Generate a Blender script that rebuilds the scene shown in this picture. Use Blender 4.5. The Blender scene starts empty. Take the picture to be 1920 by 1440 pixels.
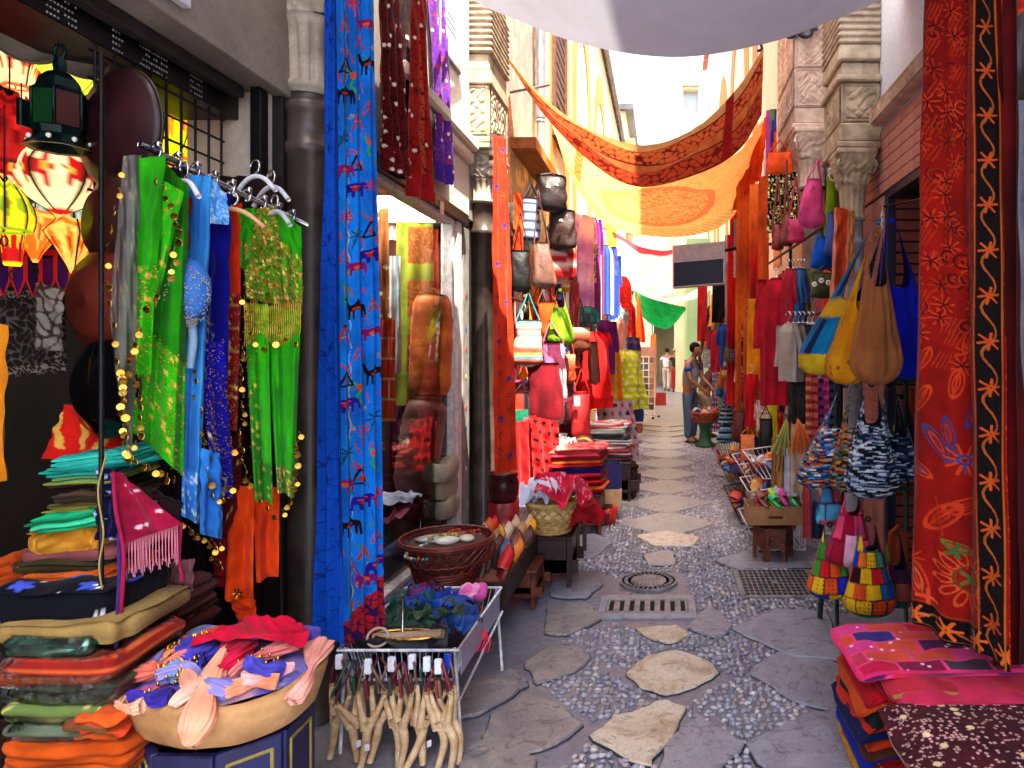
import bpy, math, random
import numpy as np
random.seed(5); np.random.seed(5)
PI = math.pi
SC = bpy.context.scene
COL = SC.collection
# ------------------------------------------------------------------ camera, sky, sun, exposure
cam_d = bpy.data.cameras.new('camera'); cam = bpy.data.objects.new('camera', cam_d); COL.objects.link(cam)
SC.camera = cam
cam.location = (0, 0, 1.6); cam.rotation_euler = (PI/2, 0, 0)
cam_d.sensor_width = 36.0; cam_d.lens = 24.0
cam_d.shift_x = -285/1920; cam_d.shift_y = -60/1920
cam_d.clip_start = 0.05; cam_d.clip_end = 600
SUN = np.array([0.17, -0.30, 0.80]); SUN /= np.linalg.norm(SUN)
SUN_EL = math.asin(SUN[2]); SUN_AZ = math.atan2(SUN[0], SUN[1])
w = bpy.data.worlds.new('World'); SC.world = w; w.use_nodes = True
nt = w.node_tree; nt.nodes.clear()
sky = nt.nodes.new('ShaderNodeTexSky'); sky.sky_type = 'NISHITA'; sky.sun_disc = False
sky.sun_elevation = SUN_EL; sky.sun_rotation = SUN_AZ; sky.air_density = .8; sky.dust_density = 4.0; sky.ozone_density = 1.0
bg = nt.nodes.new('ShaderNodeBackground'); bg.inputs['Strength'].default_value = 0.15
wo = nt.nodes.new('ShaderNodeOutputWorld')
nt.links.new(sky.outputs[0], bg.inputs[0]); nt.links.new(bg.outputs[0], wo.inputs[0])
sl = bpy.data.lights.new('sun', 'SUN'); sl.energy = 4.5; sl.angle = math.radians(0.5); sl.color = (1.0, 0.90, 0.74)
so = bpy.data.objects.new('sun', sl); COL.objects.link(so)
from mathutils import Vector
so.rotation_euler = Vector(SUN.tolist()).to_track_quat('Z', 'Y').to_euler(); so.location = (3, -6, 20)
SC.view_settings.view_transform = 'Standard'; SC.view_settings.look = 'None'
SC.view_settings.exposure = 2.95; SC.view_settings.gamma = 1.0; SC.view_settings.use_curve_mapping = False
SC.render.engine = 'CYCLES'
SC.cycles.max_bounces = 10; SC.cycles.diffuse_bounces = 6; SC.cycles.glossy_bounces = 4
SC.cycles.transmission_bounces = 6; SC.cycles.transparent_max_bounces = 12
SC.cycles.sample_clamp_indirect = 6.0; SC.cycles.caustics_reflective = False; SC.cycles.caustics_refractive = False

# ------------------------------------------------------------------ pixel of the photograph + real distance -> point of the place
FX, CX, CY, EYE = 1280.0, 1245.0, 660.0, 1.6
def at(px, py, Y): return np.array([(px-CX)/FX*Y, Y, EYE-(py-CY)/FX*Y])
def gnd(px, py, z=0.0):
    Y = (EYE-z)*FX/(py-CY); return np.array([(px-CX)/FX*Y, Y, z])
def hx(s):
    if not isinstance(s, str): return np.array(s, float)
    v = np.array([int(s[i:i+2], 16) for i in (0, 2, 4)])/255.0
    return np.where(v <= .04045, v/12.92, ((v+.055)/1.055)**2.4)

# ------------------------------------------------------------------ objects
WL = {}
def _props(o, label=None, cat=None, group=None, kind=None):
    if label: o['label'] = label
    if cat: o['category'] = cat
    if group: o['group'] = group
    if kind: o['kind'] = kind
def thing(name, label, cat, loc=(0, 0, 0), group=None, kind=None):
    o = bpy.data.objects.new(name, None); COL.objects.link(o); o.empty_display_size = .1
    o.location = [float(c) for c in loc]; WL[o.name] = np.array(loc, float); _props(o, label, cat, group, kind)
    return o
class M:
    """vertices, quads, triangles and one colour per vertex"""
    def __init__(s, V=None, Q=None, T=None, C=None):
        s.V = np.zeros((0, 3)) if V is None else np.asarray(V, float).reshape(-1, 3)
        s.Q = np.zeros((0, 4), int) if Q is None else np.asarray(Q, int).reshape(-1, 4)
        s.T = np.zeros((0, 3), int) if T is None else np.asarray(T, int).reshape(-1, 3)
        s.C = C
    def col(s, c):
        s.C = np.tile(hx(c), (len(s.V), 1)); return s
    def __add__(a, b):
        n = len(a.V); C = None
        if a.C is not None or b.C is not None:
            ca = a.C if a.C is not None else np.full((n, 3), .5); cb = b.C if b.C is not None else np.full((len(b.V), 3), .5)
            C = np.vstack([ca, cb]) if n else cb
        return M(np.vstack([a.V, b.V]), np.vstack([a.Q, b.Q+n]), np.vstack([a.T, b.T+n]), C)
    def move(s, d): s.V = s.V+np.asarray(d); return s
    def rz(s, a, c=(0, 0, 0)):
        c = np.asarray(c, float); k, q = math.cos(a), math.sin(a); v = s.V-c
        s.V = np.stack([v[:, 0]*k-v[:, 1]*q, v[:, 0]*q+v[:, 1]*k, v[:, 2]], 1)+c; return s
    def ax(s, A):
        s.V = s.V@np.asarray(A, float).T; return s
    def copy(s): return M(s.V.copy(), s.Q.copy(), s.T.copy(), None if s.C is None else s.C.copy())
def rotm(x=0, y=0, z=0):
    cx, sx, cy, sy, cz, sz = math.cos(x), math.sin(x), math.cos(y), math.sin(y), math.cos(z), math.sin(z)
    return np.array([[cz, -sz, 0], [sz, cz, 0], [0, 0, 1]])@np.array([[cy, 0, sy], [0, 1, 0], [-sy, 0, cy]])@np.array([[1, 0, 0], [0, cx, -sx], [0, sx, cx]])
def msum(l):
    V, Q, T, C, n = [], [], [], [], 0
    hc = any(m.C is not None for m in l)
    for m in l:
        V.append(m.V); Q.append(m.Q+n); T.append(m.T+n); n += len(m.V)
        if hc: C.append(m.C if m.C is not None else np.full((len(m.V), 3), .5))
    return M(np.vstack(V), np.vstack(Q), np.vstack(T), np.vstack(C) if hc else None)
def mk(name, m, mat, parent=None, smooth=True, label=None, cat=None, group=None, kind=None, origin=None):
    me = bpy.data.meshes.new(name)
    V = m.V
    if parent is not None: org = WL[parent.name]
    elif origin is not None: org = np.asarray(origin, float)
    else:
        lo, hi = V.min(0), V.max(0); org = np.array([(lo[0]+hi[0])/2, (lo[1]+hi[1])/2, lo[2]])
    nq, n3 = len(m.Q), len(m.T)
    me.vertices.add(len(V)); me.vertices.foreach_set('co', (V-org).astype(np.float32).ravel())
    me.loops.add(nq*4+n3*3); me.loops.foreach_set('vertex_index', np.concatenate([m.Q.ravel(), m.T.ravel()]).astype(np.int32))
    me.polygons.add(nq+n3)
    me.polygons.foreach_set('loop_start', np.concatenate([np.arange(nq)*4, nq*4+np.arange(n3)*3]).astype(np.int32))
    if smooth is True: me.polygons.foreach_set('use_smooth', np.ones(nq+n3, bool))
    else: me.polygons.foreach_set('use_smooth', np.zeros(nq+n3, bool))
    me.update(calc_edges=True); me.validate()
    if m.C is not None:
        a = me.color_attributes.new('col', 'FLOAT_COLOR', 'POINT')
        a.data.foreach_set('color', np.hstack([np.clip(m.C, 0, 1), np.ones((len(V), 1))]).astype(np.float32).ravel())
    me.materials.append(mat)
    o = bpy.data.objects.new(name, me); COL.objects.link(o)
    if parent is not None: o.parent = parent; WL[o.name] = org
    else: o.location = org.tolist(); WL[o.name] = org
    _props(o, label, cat, group, kind)
    return o
def dup(o, loc=None, rz=None, label=None, group=None, parent=None, world=None):
    """copy of a thing with copies of its parts and sub-parts"""
    c = o.copy(); COL.objects.link(c)
    if parent is not None: c.parent = parent
    if loc is not None: c.location = [float(v) for v in loc]
    if rz is not None: c.rotation_euler = (0, 0, rz)
    if label: c['label'] = label
    if group: c['group'] = group
    for ch in list(o.children): dup(ch, parent=c)
    WL[c.name] = np.array(c.location)
    return c

# ------------------------------------------------------------------ shapes
def bx(x0, x1, y0, y1, z0, z1, c=0.004):
    c = min(c, (x1-x0)*.3, (y1-y0)*.3, (z1-z0)*.3)
    V, idx = [], {}
    L = ((x0, x1), (y0, y1), (z0, z1))
    for i in (0, 1):
        for j in (0, 1):
            for k in (0, 1):
                p = [L[0][i], L[1][j], L[2][k]]; s = [1-2*i, 1-2*j, 1-2*k]
                for a in range(3):      # vertex on the face whose normal is axis a
                    q = [p[b]+(0 if b == a else s[b]*c) for b in range(3)]
                    idx[(i, j, k, a)] = len(V); V.append(q)
    Q, T = [], []
    for i in (0, 1):
        Q.append([idx[(i, j, k, 0)] for j, k in ((0, 0), (1, 0), (1, 1), (0, 1))][::1 if i else -1])
        Q.append([idx[(j, i, k, 1)] for j, k in ((0, 0), (0, 1), (1, 1), (1, 0))][::1 if i else -1])
        Q.append([idx[(j, k, i, 2)] for j, k in ((0, 0), (1, 0), (1, 1), (0, 1))][::1 if i else -1])
    for a in range(3):
        b, d = (a+1) % 3, (a+2) % 3
        for s in (0, 1):
            for t in (0, 1):
                def key(va, ax):
                    k = [0, 0, 0]; k[a] = va; k[b] = s; k[d] = t; return idx[(k[0], k[1], k[2], ax)]
                f = [key(0, b), key(1, b), key(1, d), key(0, d)]
                Q.append(f if (s != t) else f[::-1])
    for i in (0, 1):
        for j in (0, 1):
            for k in (0, 1):
                f = [idx[(i, j, k, a)] for a in range(3)]
                T.append(f if (i+j+k) % 2 else f[::-1])
    return M(V, Q, T)
def gridm(P, C=None, flip=False, closed=False):
    nu, nv = P.shape[:2]
    I = np.arange(nu*nv).reshape(nu, nv)
    if closed: I = np.vstack([I, I[:1]])
    Q = np.stack([I[:-1, :-1], I[1:, :-1], I[1:, 1:], I[:-1, 1:]], -1).reshape(-1, 4)
    if flip: Q = Q[:, ::-1]
    return M(P.reshape(-1, 3), Q, None, None if C is None else C.reshape(-1, 3))
def loftm(P, caps=(True, True), C=None):
    """P[ring, around, 3]; rings are closed loops"""
    nr, na = P.shape[:2]
    m = gridm(np.swapaxes(P, 0, 1), None if C is None else np.swapaxes(C, 0, 1), closed=True)
    for e, r in ((0, 0), (1, nr-1)):
        if caps[e]:
            n = len(m.V); m.V = np.vstack([m.V, P[r].mean(0)[None]])
            if m.C is not None: m.C = np.vstack([m.C, C[r].mean(0)[None]])
            ids = np.arange(na)*nr+r; nx = np.roll(ids, -1)
            t = np.stack([ids, nx, np.full(na, n)], 1)
            m.T = np.vstack([m.T, t[:, ::-1] if e else t])
    return m
def tube(pts, r, n=6, closed=False, caps=True):
    P = np.asarray(pts, float); k = len(P); r = np.broadcast_to(np.asarray(r, float), (k,))
    if closed: t = np.roll(P, -1, 0)-np.roll(P, 1, 0)
    else: t = np.gradient(P, axis=0)
    t /= np.linalg.norm(t, axis=1)[:, None]+1e-9
    up = np.array([0, 0, 1.0]) if abs(t[0, 2]) < .9 else np.array([1.0, 0, 0])
    N = np.zeros_like(P); b = np.cross(t[0], up); b /= np.linalg.norm(b); N[0] = b
    for i in range(1, k):
        v = N[i-1]-t[i]*np.dot(N[i-1], t[i]); N[i] = v/(np.linalg.norm(v)+1e-9)
    B = np.cross(t, N); a = np.linspace(0, 2*PI, n, endpoint=False)
    R = P[:, None]+r[:, None, None]*(np.cos(a)[None, :, None]*N[:, None]+np.sin(a)[None, :, None]*B[:, None])
    if closed: R = np.concatenate([R, R[:1]]); return loftm(R, (False, False))
    return loftm(R, (caps, caps))
def line(a, b, n=2): return np.linspace(np.asarray(a, float), np.asarray(b, float), n)
def catmull(pts, n=8):
    P = np.asarray(pts, float); P = np.vstack([2*P[0]-P[1], P, 2*P[-1]-P[-2]]); out = []
    for i in range(1, len(P)-2):
        for s in np.linspace(0, 1, n, endpoint=False):
            a, b, c, d = P[i-1:i+3]
            out.append(.5*((2*b)+(c-a)*s+(2*a-5*b+4*c-d)*s*s+(3*b-a-3*c+d)*s**3))
    out.append(P[-2]); return np.array(out)
def lathe(prof, n=24, c=(0, 0, 0), C=None, caps=(True, True), wob=0):
    p = np.asarray(prof, float); a = np.linspace(0, 2*PI, n, endpoint=False)
    R = np.stack([p[:, 0:1]*np.cos(a)[None], p[:, 0:1]*np.sin(a)[None], np.repeat(p[:, 1:2], n, 1)], -1)+np.asarray(c, float)
    return loftm(R, caps, C)
def ball(c, r, n=10, m=8, sc=(1, 1, 1)):
    t = np.linspace(-PI/2, PI/2, m); p = [(max(1e-4, r*math.cos(x)), r*math.sin(x)) for x in t]
    k = lathe(p, n); k.V = k.V*np.asarray(sc)+np.asarray(c); return k
def octa(c, r):
    c = np.asarray(c, float); V = c+r*np.array([[1, 0, 0], [-1, 0, 0], [0, 1, 0], [0, -1, 0], [0, 0, 1], [0, 0, -1]])
    return M(V, None, [[0, 2, 4], [2, 1, 4], [1, 3, 4], [3, 0, 4], [2, 0, 5], [1, 2, 5], [3, 1, 5], [0, 3, 5]])
def prism(poly, z0, z1, c=.004, jit=None):
    """flat stone: outline in x,y with a small chamfer on the top edge"""
    P = np.asarray(poly, float)[:, :2]; ctr = P.mean(0)
    d = P-ctr; s = 1-c/np.linalg.norm(d, axis=1).mean()
    z = lambda v: np.full((len(P), 1), v)
    R = np.stack([np.hstack([P, z(z0)]), np.hstack([P, z(z1-c)]), np.hstack([ctr+d*s, z(z1)])])
    return loftm(R, (False, True))

# ------------------------------------------------------------------ cheap noise
def wav(seed, n=7, lo=1, hi=4):
    r = np.random.RandomState(seed); k = r.uniform(lo, hi, n); a = r.uniform(0, 2*PI, n); p = r.uniform(0, 2*PI, n)
    def f(x, y=0):
        s = 0
        for i in range(n): s = s+np.sin(k[i]*(np.cos(a[i])*x+np.sin(a[i])*y)*2*PI+p[i])
        return s/math.sqrt(n)
    return f
def hash2(i, j, s=0):
    h = np.sin(i*127.1+j*311.7+s*74.7)*43758.5453; return h-np.floor(h)
# ------------------------------------------------------------------ materials (all node based)
MC = {}
def _new(name):
    m = bpy.data.materials.new(name); m.use_nodes = True; t = m.node_tree; t.nodes.clear()
    o = t.nodes.new('ShaderNodeOutputMaterial'); return m, t, o
def _n(t, k, **kw):
    n = t.nodes.new(k)
    for a, b in kw.items(): setattr(n, a, b)
    return n
def _noise(t, scale, detail=3, rough=.55, src='Object', dist=0):
    tc = _n(t, 'ShaderNodeTexCoord'); n = _n(t, 'ShaderNodeTexNoise')
    n.inputs['Scale'].default_value = scale; n.inputs['Detail'].default_value = detail; n.inputs['Roughness'].default_value = rough; n.inputs['Distortion'].default_value = dist
    t.links.new(tc.outputs[src], n.inputs['Vector']); return n
def _ramp(t, src, stops):
    r = _n(t, 'ShaderNodeValToRGB'); e = r.color_ramp.elements
    while len(e) < len(stops): e.new(.5)
    for k, (p, c) in zip(e, stops):
        k.position = p; c = hx(c) if isinstance(c, str) else ([c]*3 if np.isscalar(c) else c); k.color = (*[float(v) for v in c], 1)
    t.links.new(src, r.inputs[0]); return r.outputs[0]
def _mul(t, a, b, mode='MULTIPLY', f=1.0):
    m = _n(t, 'ShaderNodeMixRGB', blend_type=mode); m.inputs[0].default_value = f
    t.links.new(a, m.inputs[1])
    if hasattr(b, 'is_linked'): t.links.new(b, m.inputs[2])
    else: m.inputs[2].default_value = (*[float(v) for v in b], 1)
    return m.outputs[0]
def _bump(t, h, strength, dist=.01, nrm=None):
    b = _n(t, 'ShaderNodeBump'); b.inputs['Strength'].default_value = strength; b.inputs['Distance'].default_value = dist
    t.links.new(h, b.inputs['Height'])
    if nrm is not None: t.links.new(nrm, b.inputs['Normal'])
    return b.outputs[0]
def surf(name, c, c2=None, scale=6, rough=.7, metal=0, bump=.15, bscale=60, spec=.4, amt=(.35, .65), detail=5, coat=0, dist=.004, rvar=.12):
    """two-tone worn solid"""
    if name in MC: return MC[name]
    m, t, o = _new(name); p = _n(t, 'ShaderNodeBsdfPrincipled')
    c = hx(c); c2 = hx(c2) if c2 is not None else c*.7
    n = _noise(t, scale, detail); base = _ramp(t, n.outputs[0], [(amt[0], c2), (amt[1], c)])
    n2 = _noise(t, bscale, 3)
    base = _mul(t, base, _ramp(t, n2.outputs[0], [(.3, .86), (.7, 1.08)]))
    t.links.new(base, p.inputs['Base Color'])
    rr = _n(t, 'ShaderNodeMapRange'); rr.inputs['To Min'].default_value = max(.02, rough-rvar); rr.inputs['To Max'].default_value = min(1, rough+rvar)
    t.links.new(n.outputs[0], rr.inputs['Value']); t.links.new(rr.outputs[0], p.inputs['Roughness'])
    p.inputs['Metallic'].default_value = metal; p.inputs['Specular IOR Level'].default_value = spec; p.inputs['Coat Weight'].default_value = coat
    if bump: t.links.new(_bump(t, n2.outputs[0], bump, dist), p.inputs['Normal'])
    t.links.new(p.outputs[0], o.inputs[0]); MC[name] = m; return m
def tint(name, rough=.85, sheen=.0, bump=.25, bscale=420, spec=.25, metal=0, transl=0, emit=0, var=(.8, 1.12), vscale=14, weave=True, alpha=1):
    """colour of the piece itself comes with its mesh; the nodes add weave, fibre and wear"""
    m, t, o = _new(name); p = _n(t, 'ShaderNodeBsdfPrincipled')
    a = _n(t, 'ShaderNodeAttribute', attribute_name='col')
    n = _noise(t, vscale, 4); base = _mul(t, a.outputs['Color'], _ramp(t, n.outputs[0], [(.3, var[0]), (.7, var[1])]))
    f = _noise(t, bscale, 2); base = _mul(t, base, _ramp(t, f.outputs[0], [(.3, .88), (.7, 1.1)]))
    t.links.new(base, p.inputs['Base Color']); p.inputs['Roughness'].default_value = rough; p.inputs['Metallic'].default_value = metal
    p.inputs['Specular IOR Level'].default_value = spec
    if sheen: p.inputs['Sheen Weight'].default_value = sheen; p.inputs['Sheen Roughness'].default_value = .4
    big = _noise(t, 38, 3)
    nb = _bump(t, big.outputs[0], bump*.9, .012)
    t.links.new(_bump(t, f.outputs[0], bump, .003, nb), p.inputs['Normal'])
    last = p.outputs[0]
    if transl:
        tr = _n(t, 'ShaderNodeBsdfTranslucent'); t.links.new(base, tr.inputs['Color'])
        mx = _n(t, 'ShaderNodeMixShader'); mx.inputs[0].default_value = transl
        t.links.new(last, mx.inputs[1]); t.links.new(tr.outputs[0], mx.inputs[2]); last = mx.outputs[0]
    if emit:
        e = _n(t, 'ShaderNodeEmission'); e.inputs['Strength'].default_value = emit; t.links.new(base, e.inputs['Color'])
        ad = _n(t, 'ShaderNodeAddShader'); t.links.new(last, ad.inputs[0]); t.links.new(e.outputs[0], ad.inputs[1]); last = ad.outputs[0]
    if alpha < 1:
        tp = _n(t, 'ShaderNodeBsdfTransparent'); mx = _n(t, 'ShaderNodeMixShader'); mx.inputs[0].default_value = alpha
        t.links.new(tp.outputs[0], mx.inputs[1]); t.links.new(last, mx.inputs[2]); last = mx.outputs[0]
    t.links.new(last, o.inputs[0]); return m
CLOTH = tint('woven_cloth', .9, .06, .35, spec=.12)
THIN = tint('thin_cloth', .85, .15, .25, transl=.5)
AWN = tint('awning_cloth', .9, 0, .2, transl=.62)
SHEER = tint('sheer_voile', .7, .1, .2, transl=.45, alpha=.8)
SATIN = tint('satin', .55, .08, .25, spec=.3)
LEATH = tint('leather', .5, 0, .35, bscale=160, spec=.45)
PLAS = tint('moulded_plastic', .35, 0, .05, bscale=80, spec=.5)
PAINTW = tint('painted_wood', .6, 0, .2, bscale=90)
CARD = tint('cardboard', .85, 0, .2, bscale=200)
LAMPS = tint('lit_lamp_skin', .6, 0, .1, bscale=60, transl=.3, emit=.17)
SKIN = tint('skin', .55, 0, .1, bscale=200, spec=.35, var=(.92, 1.05))
GOLD = surf('gold_metal', 'e0b050', 'b07820', 40, .28, 1, .1)
SILVER = surf('silver_metal', 'c8c8c8', '9a9a9a', 40, .3, 1, .1)
CHROME = surf('chrome', 'd8d8da', 'a0a0a4', 30, .18, 1, .05)
BRASS = surf('aged_copper', 'a06a42', '5a3420', 12, .35, 1, .2)
IRON = surf('black_iron', '17151a', '0c0b0d', 30, .5, .4, .2)
WIREW = surf('white_wire_coating', 'e4e4ea', 'c0c0c8', 30, .4, 0, .05)
WIREK = surf('black_wire_coating', '1c1a1e', '0e0d0f', 30, .45, 0, .05)
WOODR = surf('red_brown_carved_wood', '7a3c24', '4a2214', 18, .5, 0, .3, 90)
WOODD = surf('dark_walnut_wood', '3a2018', '201010', 14, .45, 0, .25, 70)
WOODP = surf('pale_whittled_wood', 'dcc098', 'b89060', 22, .6, 0, .2, 120)
WICKR = surf('red_brown_wicker', '7c2a18', '4c1610', 30, .42, 0, .3, 160)
WICKS = surf('straw_wicker', 'd4ac68', 'a67a3c', 30, .6, 0, .3, 160)
CLAY = surf('terracotta', '9a5a44', '744030', 9, .7, 0, .2, 80)
def _lit(c, e):
    m, t, o = _new('lit_panel'); k = _n(t, 'ShaderNodeEmission'); k.inputs['Strength'].default_value = e; n = _noise(t, 3); t.links.new(_ramp(t, n.outputs[0], [(.3, c), (.7, 'ffffff')]), k.inputs['Color']); t.links.new(k.outputs[0], o.inputs[0]); return m
LITP = _lit('fff0d8', 3.2)
# ================================================================== GROUND
def ground_mat():
    m, t, o = _new('worn_cement'); p = _n(t, 'ShaderNodeBsdfPrincipled')
    n1 = _noise(t, 1.3, 6, .6, dist=.6); n2 = _noise(t, 26, 5); n3 = _noise(t, 160, 3)
    b = _ramp(t, n1.outputs[0], [(.3, '6a6a76'), (.52, '80818e'), (.68, '948a84')])
    b = _mul(t, b, _ramp(t, n2.outputs[0], [(.3, .72), (.7, 1.1)])); b = _mul(t, b, _ramp(t, n3.outputs[0], [(.25, .8), (.75, 1.12)]))
    t.links.new(b, p.inputs['Base Color'])
    t.links.new(_ramp(t, n1.outputs[0], [(.3, .26), (.7, .5)]), p.inputs['Roughness'])
    nb = _bump(t, n2.outputs[0], .5, .012); t.links.new(_bump(t, n3.outputs[0], .4, .004, nb), p.inputs['Normal'])
    t.links.new(p.outputs[0], o.inputs[0]); return m
def slab_mat(name, stops, rough=(.3, .6), dark='50484a'):
    m, t, o = _new(name); p = _n(t, 'ShaderNodeBsdfPrincipled')
    n1 = _noise(t, 5, 6, .6, dist=1.2); n2 = _noise(t, 70, 4); n3 = _noise(t, 9, 3, dist=2.5)
    b = _mul(t, _ramp(t, n1.outputs[0], stops), _ramp(t, n2.outputs[0], [(.3, .82), (.7, 1.1)]))
    b = _mul(t, b, _ramp(t, n3.outputs[0], [(.36, .62), (.44, 1.0)]))
    t.links.new(b, p.inputs['Base Color']); t.links.new(_ramp(t, n1.outputs[0], [(.3, rough[0]), (.7, rough[1])]), p.inputs['Roughness'])
    nb = _bump(t, n1.outputs[0], .5, .02); t.links.new(_bump(t, n2.outputs[0], .35, .004, nb), p.inputs['Normal'])
    t.links.new(p.outputs[0], o.inputs[0]); return m
G_M = ground_mat()
SL_CREAM = slab_mat('cream_marble', [(.3, 'a08c74'), (.5, 'ccbea8'), (.7, 'd8cfc0')])
SL_GREY = slab_mat('grey_granite', [(.3, '80808c'), (.5, '8e8f9a'), (.7, '9a9ba4')], (.32, .55))
SL_BROWN = slab_mat('brown_worn_marble', [(.3, '74707a'), (.5, '8c8888'), (.72, 'a89c90')], (.25, .5))
SL_WARM = slab_mat('warm_limestone', [(.3, '8a8684'), (.5, '9c9894'), (.7, 'a8a49c')], (.34, .58))
k = 46; gx = np.concatenate([[-100, -20, -5], np.linspace(-2.2, 2.2, 45), [5, 20, 100]]); gy = np.concatenate([[-100, -20, -3], np.linspace(0, 14, 100), [20, 40, 100, 250]])
GX, GY = np.meshgrid(gx, gy, indexing='ij'); wv = wav(3, 8, .2, 1.3)
GZ = .005*wv(GX, GY)*(np.abs(GX) < 2)*(GY > 0)*(GY < 14)-.004
ground = mk('ground', gridm(np.stack([GX, GY, GZ], -1)), G_M, kind='structure', origin=(0, 0, 0), label='cobbled alley ground of grey cement')
slabs = []; JOINT = surf('dirty_joint', '4a484e', '343238', 30, .8, 0, .4)
def inside(poly, x, y):
    P = np.asarray(poly)[:, :2]; r = np.zeros(np.shape(x), bool); j = len(P)-1
    for i in range(len(P)):
        c = ((P[i, 1] > y) != (P[j, 1] > y)) & (x < (P[j, 0]-P[i, 0])*(y-P[i, 1])/(P[j, 1]-P[i, 1]+1e-12)+P[i, 0]); r ^= c; j = i
    return r
def rough_outline(P, seed, amp=.012, n=5):
    P = np.asarray(P)[:, :2]; r = np.random.RandomState(seed); out = []
    for i in range(len(P)):
        a, b = P[i], P[(i+1) % len(P)]
        for s in np.linspace(0, 1, n, endpoint=False):
            q = a+(b-a)*s; out.append(q+r.normal(0, amp, 2)*(.4 if s == 0 else 1)*min(1, np.linalg.norm(b-a)/.3))
    return np.array(out)
def slab(P, mat, z=.012, seed=1, amp=.010):
    Q = rough_outline(P, seed, amp); Q = .1*np.roll(Q, 1, 0)+.8*Q+.1*np.roll(Q, -1, 0); g_ = 1.10 if P[0][1] < 5.5 else 1.0; Q = Q.mean(0)+(Q-Q.mean(0))*g_
    if np.sum(Q[:, 0]*np.roll(Q[:, 1], -1)-np.roll(Q[:, 0], -1)*Q[:, 1]) < 0: Q = Q[::-1]
    slabs.append(Q); mk('mortar_joint', prism(Q.mean(0)+(Q-Q.mean(0))*1.025, -.02, .002+.00015*len(slabs), .001), JOINT, parent=ground, smooth=False) if z < .03 and P[0][1] < 5.5 else None; return mk('flagstone', prism(Q, -.02, z, .006), mat, parent=ground, smooth=False)
NEAR = [
 (SL_CREAM, [(1180,1262),(1215,1234),(1265,1224),(1322,1240),(1342,1262),(1300,1288),(1250,1302),(1205,1288)]),
 (SL_CREAM, [(1113,1378),(1165,1345),(1245,1318),(1282,1330),(1262,1372),(1222,1434),(1180,1422)]),
 (SL_BROWN, [(925,1345),(985,1302),(1050,1330),(1085,1362),(1040,1395),(960,1420),(915,1390)]),
 (SL_BROWN, [(985,1245),(1062,1206),(1104,1235),(1085,1255),(1010,1282)]),
 (SL_GREY, [(1378,1180),(1455,1146),(1545,1152),(1565,1200),(1465,1220)]),
 (SL_GREY, [(1408,1264),(1472,1224),(1570,1250),(1570,1338),(1485,1310)]),
 (SL_GREY, [(1256,1392),(1312,1348),(1392,1398),(1330,1465),(1238,1455)]),
 (SL_GREY, [(1408,1400),(1520,1342),(1620,1345),(1620,1480),(1480,1480)]),
 (SL_CREAM, [(1192,1182),(1268,1176),(1290,1194),(1256,1208),(1222,1200)]),
 (SL_GREY, [(1036,1078),(1098,1074),(1126,1098),(1096,1122),(1036,1118)]),
 (SL_GREY, [(1060,1016),(1112,1002),(1150,1018),(1122,1044),(1052,1062)]),
 (SL_GREY, [(1350,1052),(1400,1036),(1540,1042),(1540,1064),(1380,1066)]),
 (SL_BROWN, [(1030,1134),(1105,1138),(1124,1164),(1062,1192),(1024,1188)]),
 (SL_CREAM, [(1190,1006),(1250,998),(1312,1010),(1302,1024),(1230,1027)]),
 (SL_WARM, [(1208,1042),(1258,1036),(1262,1060),(1215,1062)]),
 (SL_BROWN, [(860,1290),(960,1262),(985,1290),(900,1340),(850,1350)]),
 (SL_GREY, [(1290,1180),(1330,1140),(1372,1176),(1345,1200)]),
 (SL_GREY, [(1470,1226),(1570,1206),(1580,1242),(1490,1234)]),
 (SL_BROWN, [(868,1420),(905,1395),(1000,1432),(985,1490),(870,1490)]),
]
for i, (mt, pp) in enumerate(NEAR): slab([gnd(*q) for q in pp], mt, .009+.0006*i, i+11)
# the harlequin pattern up the lane: a diamond of stone on the axis, half diamonds along both edges
yy = 6.35; i = 0; lat = []
while yy < 15:
    s = .86; hw, hd = .47+.03*math.sin(i*2.1), s*.48
    lat.append([(0.02-hw, yy), (0.02-.06, yy-hd), (0.02+.08, yy-hd), (0.02+hw, yy), (.08, yy+hd), (-.04, yy+hd)])
    for sx in (-1, 1):
        x0 = .02+sx*.98
        lat.append([(x0-sx*.42, yy+.03), (x0-sx*.06, yy-hd), (x0+sx*.5, yy-hd), (x0+sx*.5, yy+hd), (x0-sx*.03, yy+hd)])
    yy += s; i += 1
for i, P in enumerate(lat): slab(P, [SL_WARM, SL_GREY, SL_GREY][i % 3], .012, 60+i, .012)
# iron covers
SL_IRON = surf('cast_iron_cover', '9a9696', '6c6a6c', 14, .5, .12, .3, 70)
def ngon(c, rx, ry, n, a0=0): return [(c[0]+rx*math.cos(a0+2*PI*i/n), c[1]+ry*math.sin(a0+2*PI*i/n)) for i in range(n)]
covers = []
c = gnd(1216, 1092); man = thing('manhole_cover', 'round cast iron manhole cover with ribbed centre set in the cobbles', 'manhole cover', (c[0], c[1], 0))
R_ = .20
mk('frame', lathe([(R_, -.01), (R_, .018), (R_*.93, .018), (R_*.93, .012)], 40, (c[0], c[1], 0), caps=(False, False)), SL_IRON, man, False)
mk('plate', lathe([(R_*.92, .013), (R_*.62, .013), (R_*.60, .017), (.03, .017)], 40, (c[0], c[1], 0)), SL_IRON, man, False)
mk('rib', msum([bx(c[0]-q, c[0]+q, c[1]+t-.006, c[1]+t+.006, .017, .023) .rz(PI/2, c) for t in np.linspace(-.1, .1, 9) for q in [math.sqrt(.0132-t*t)]]), SL_IRON, man, False)
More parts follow.
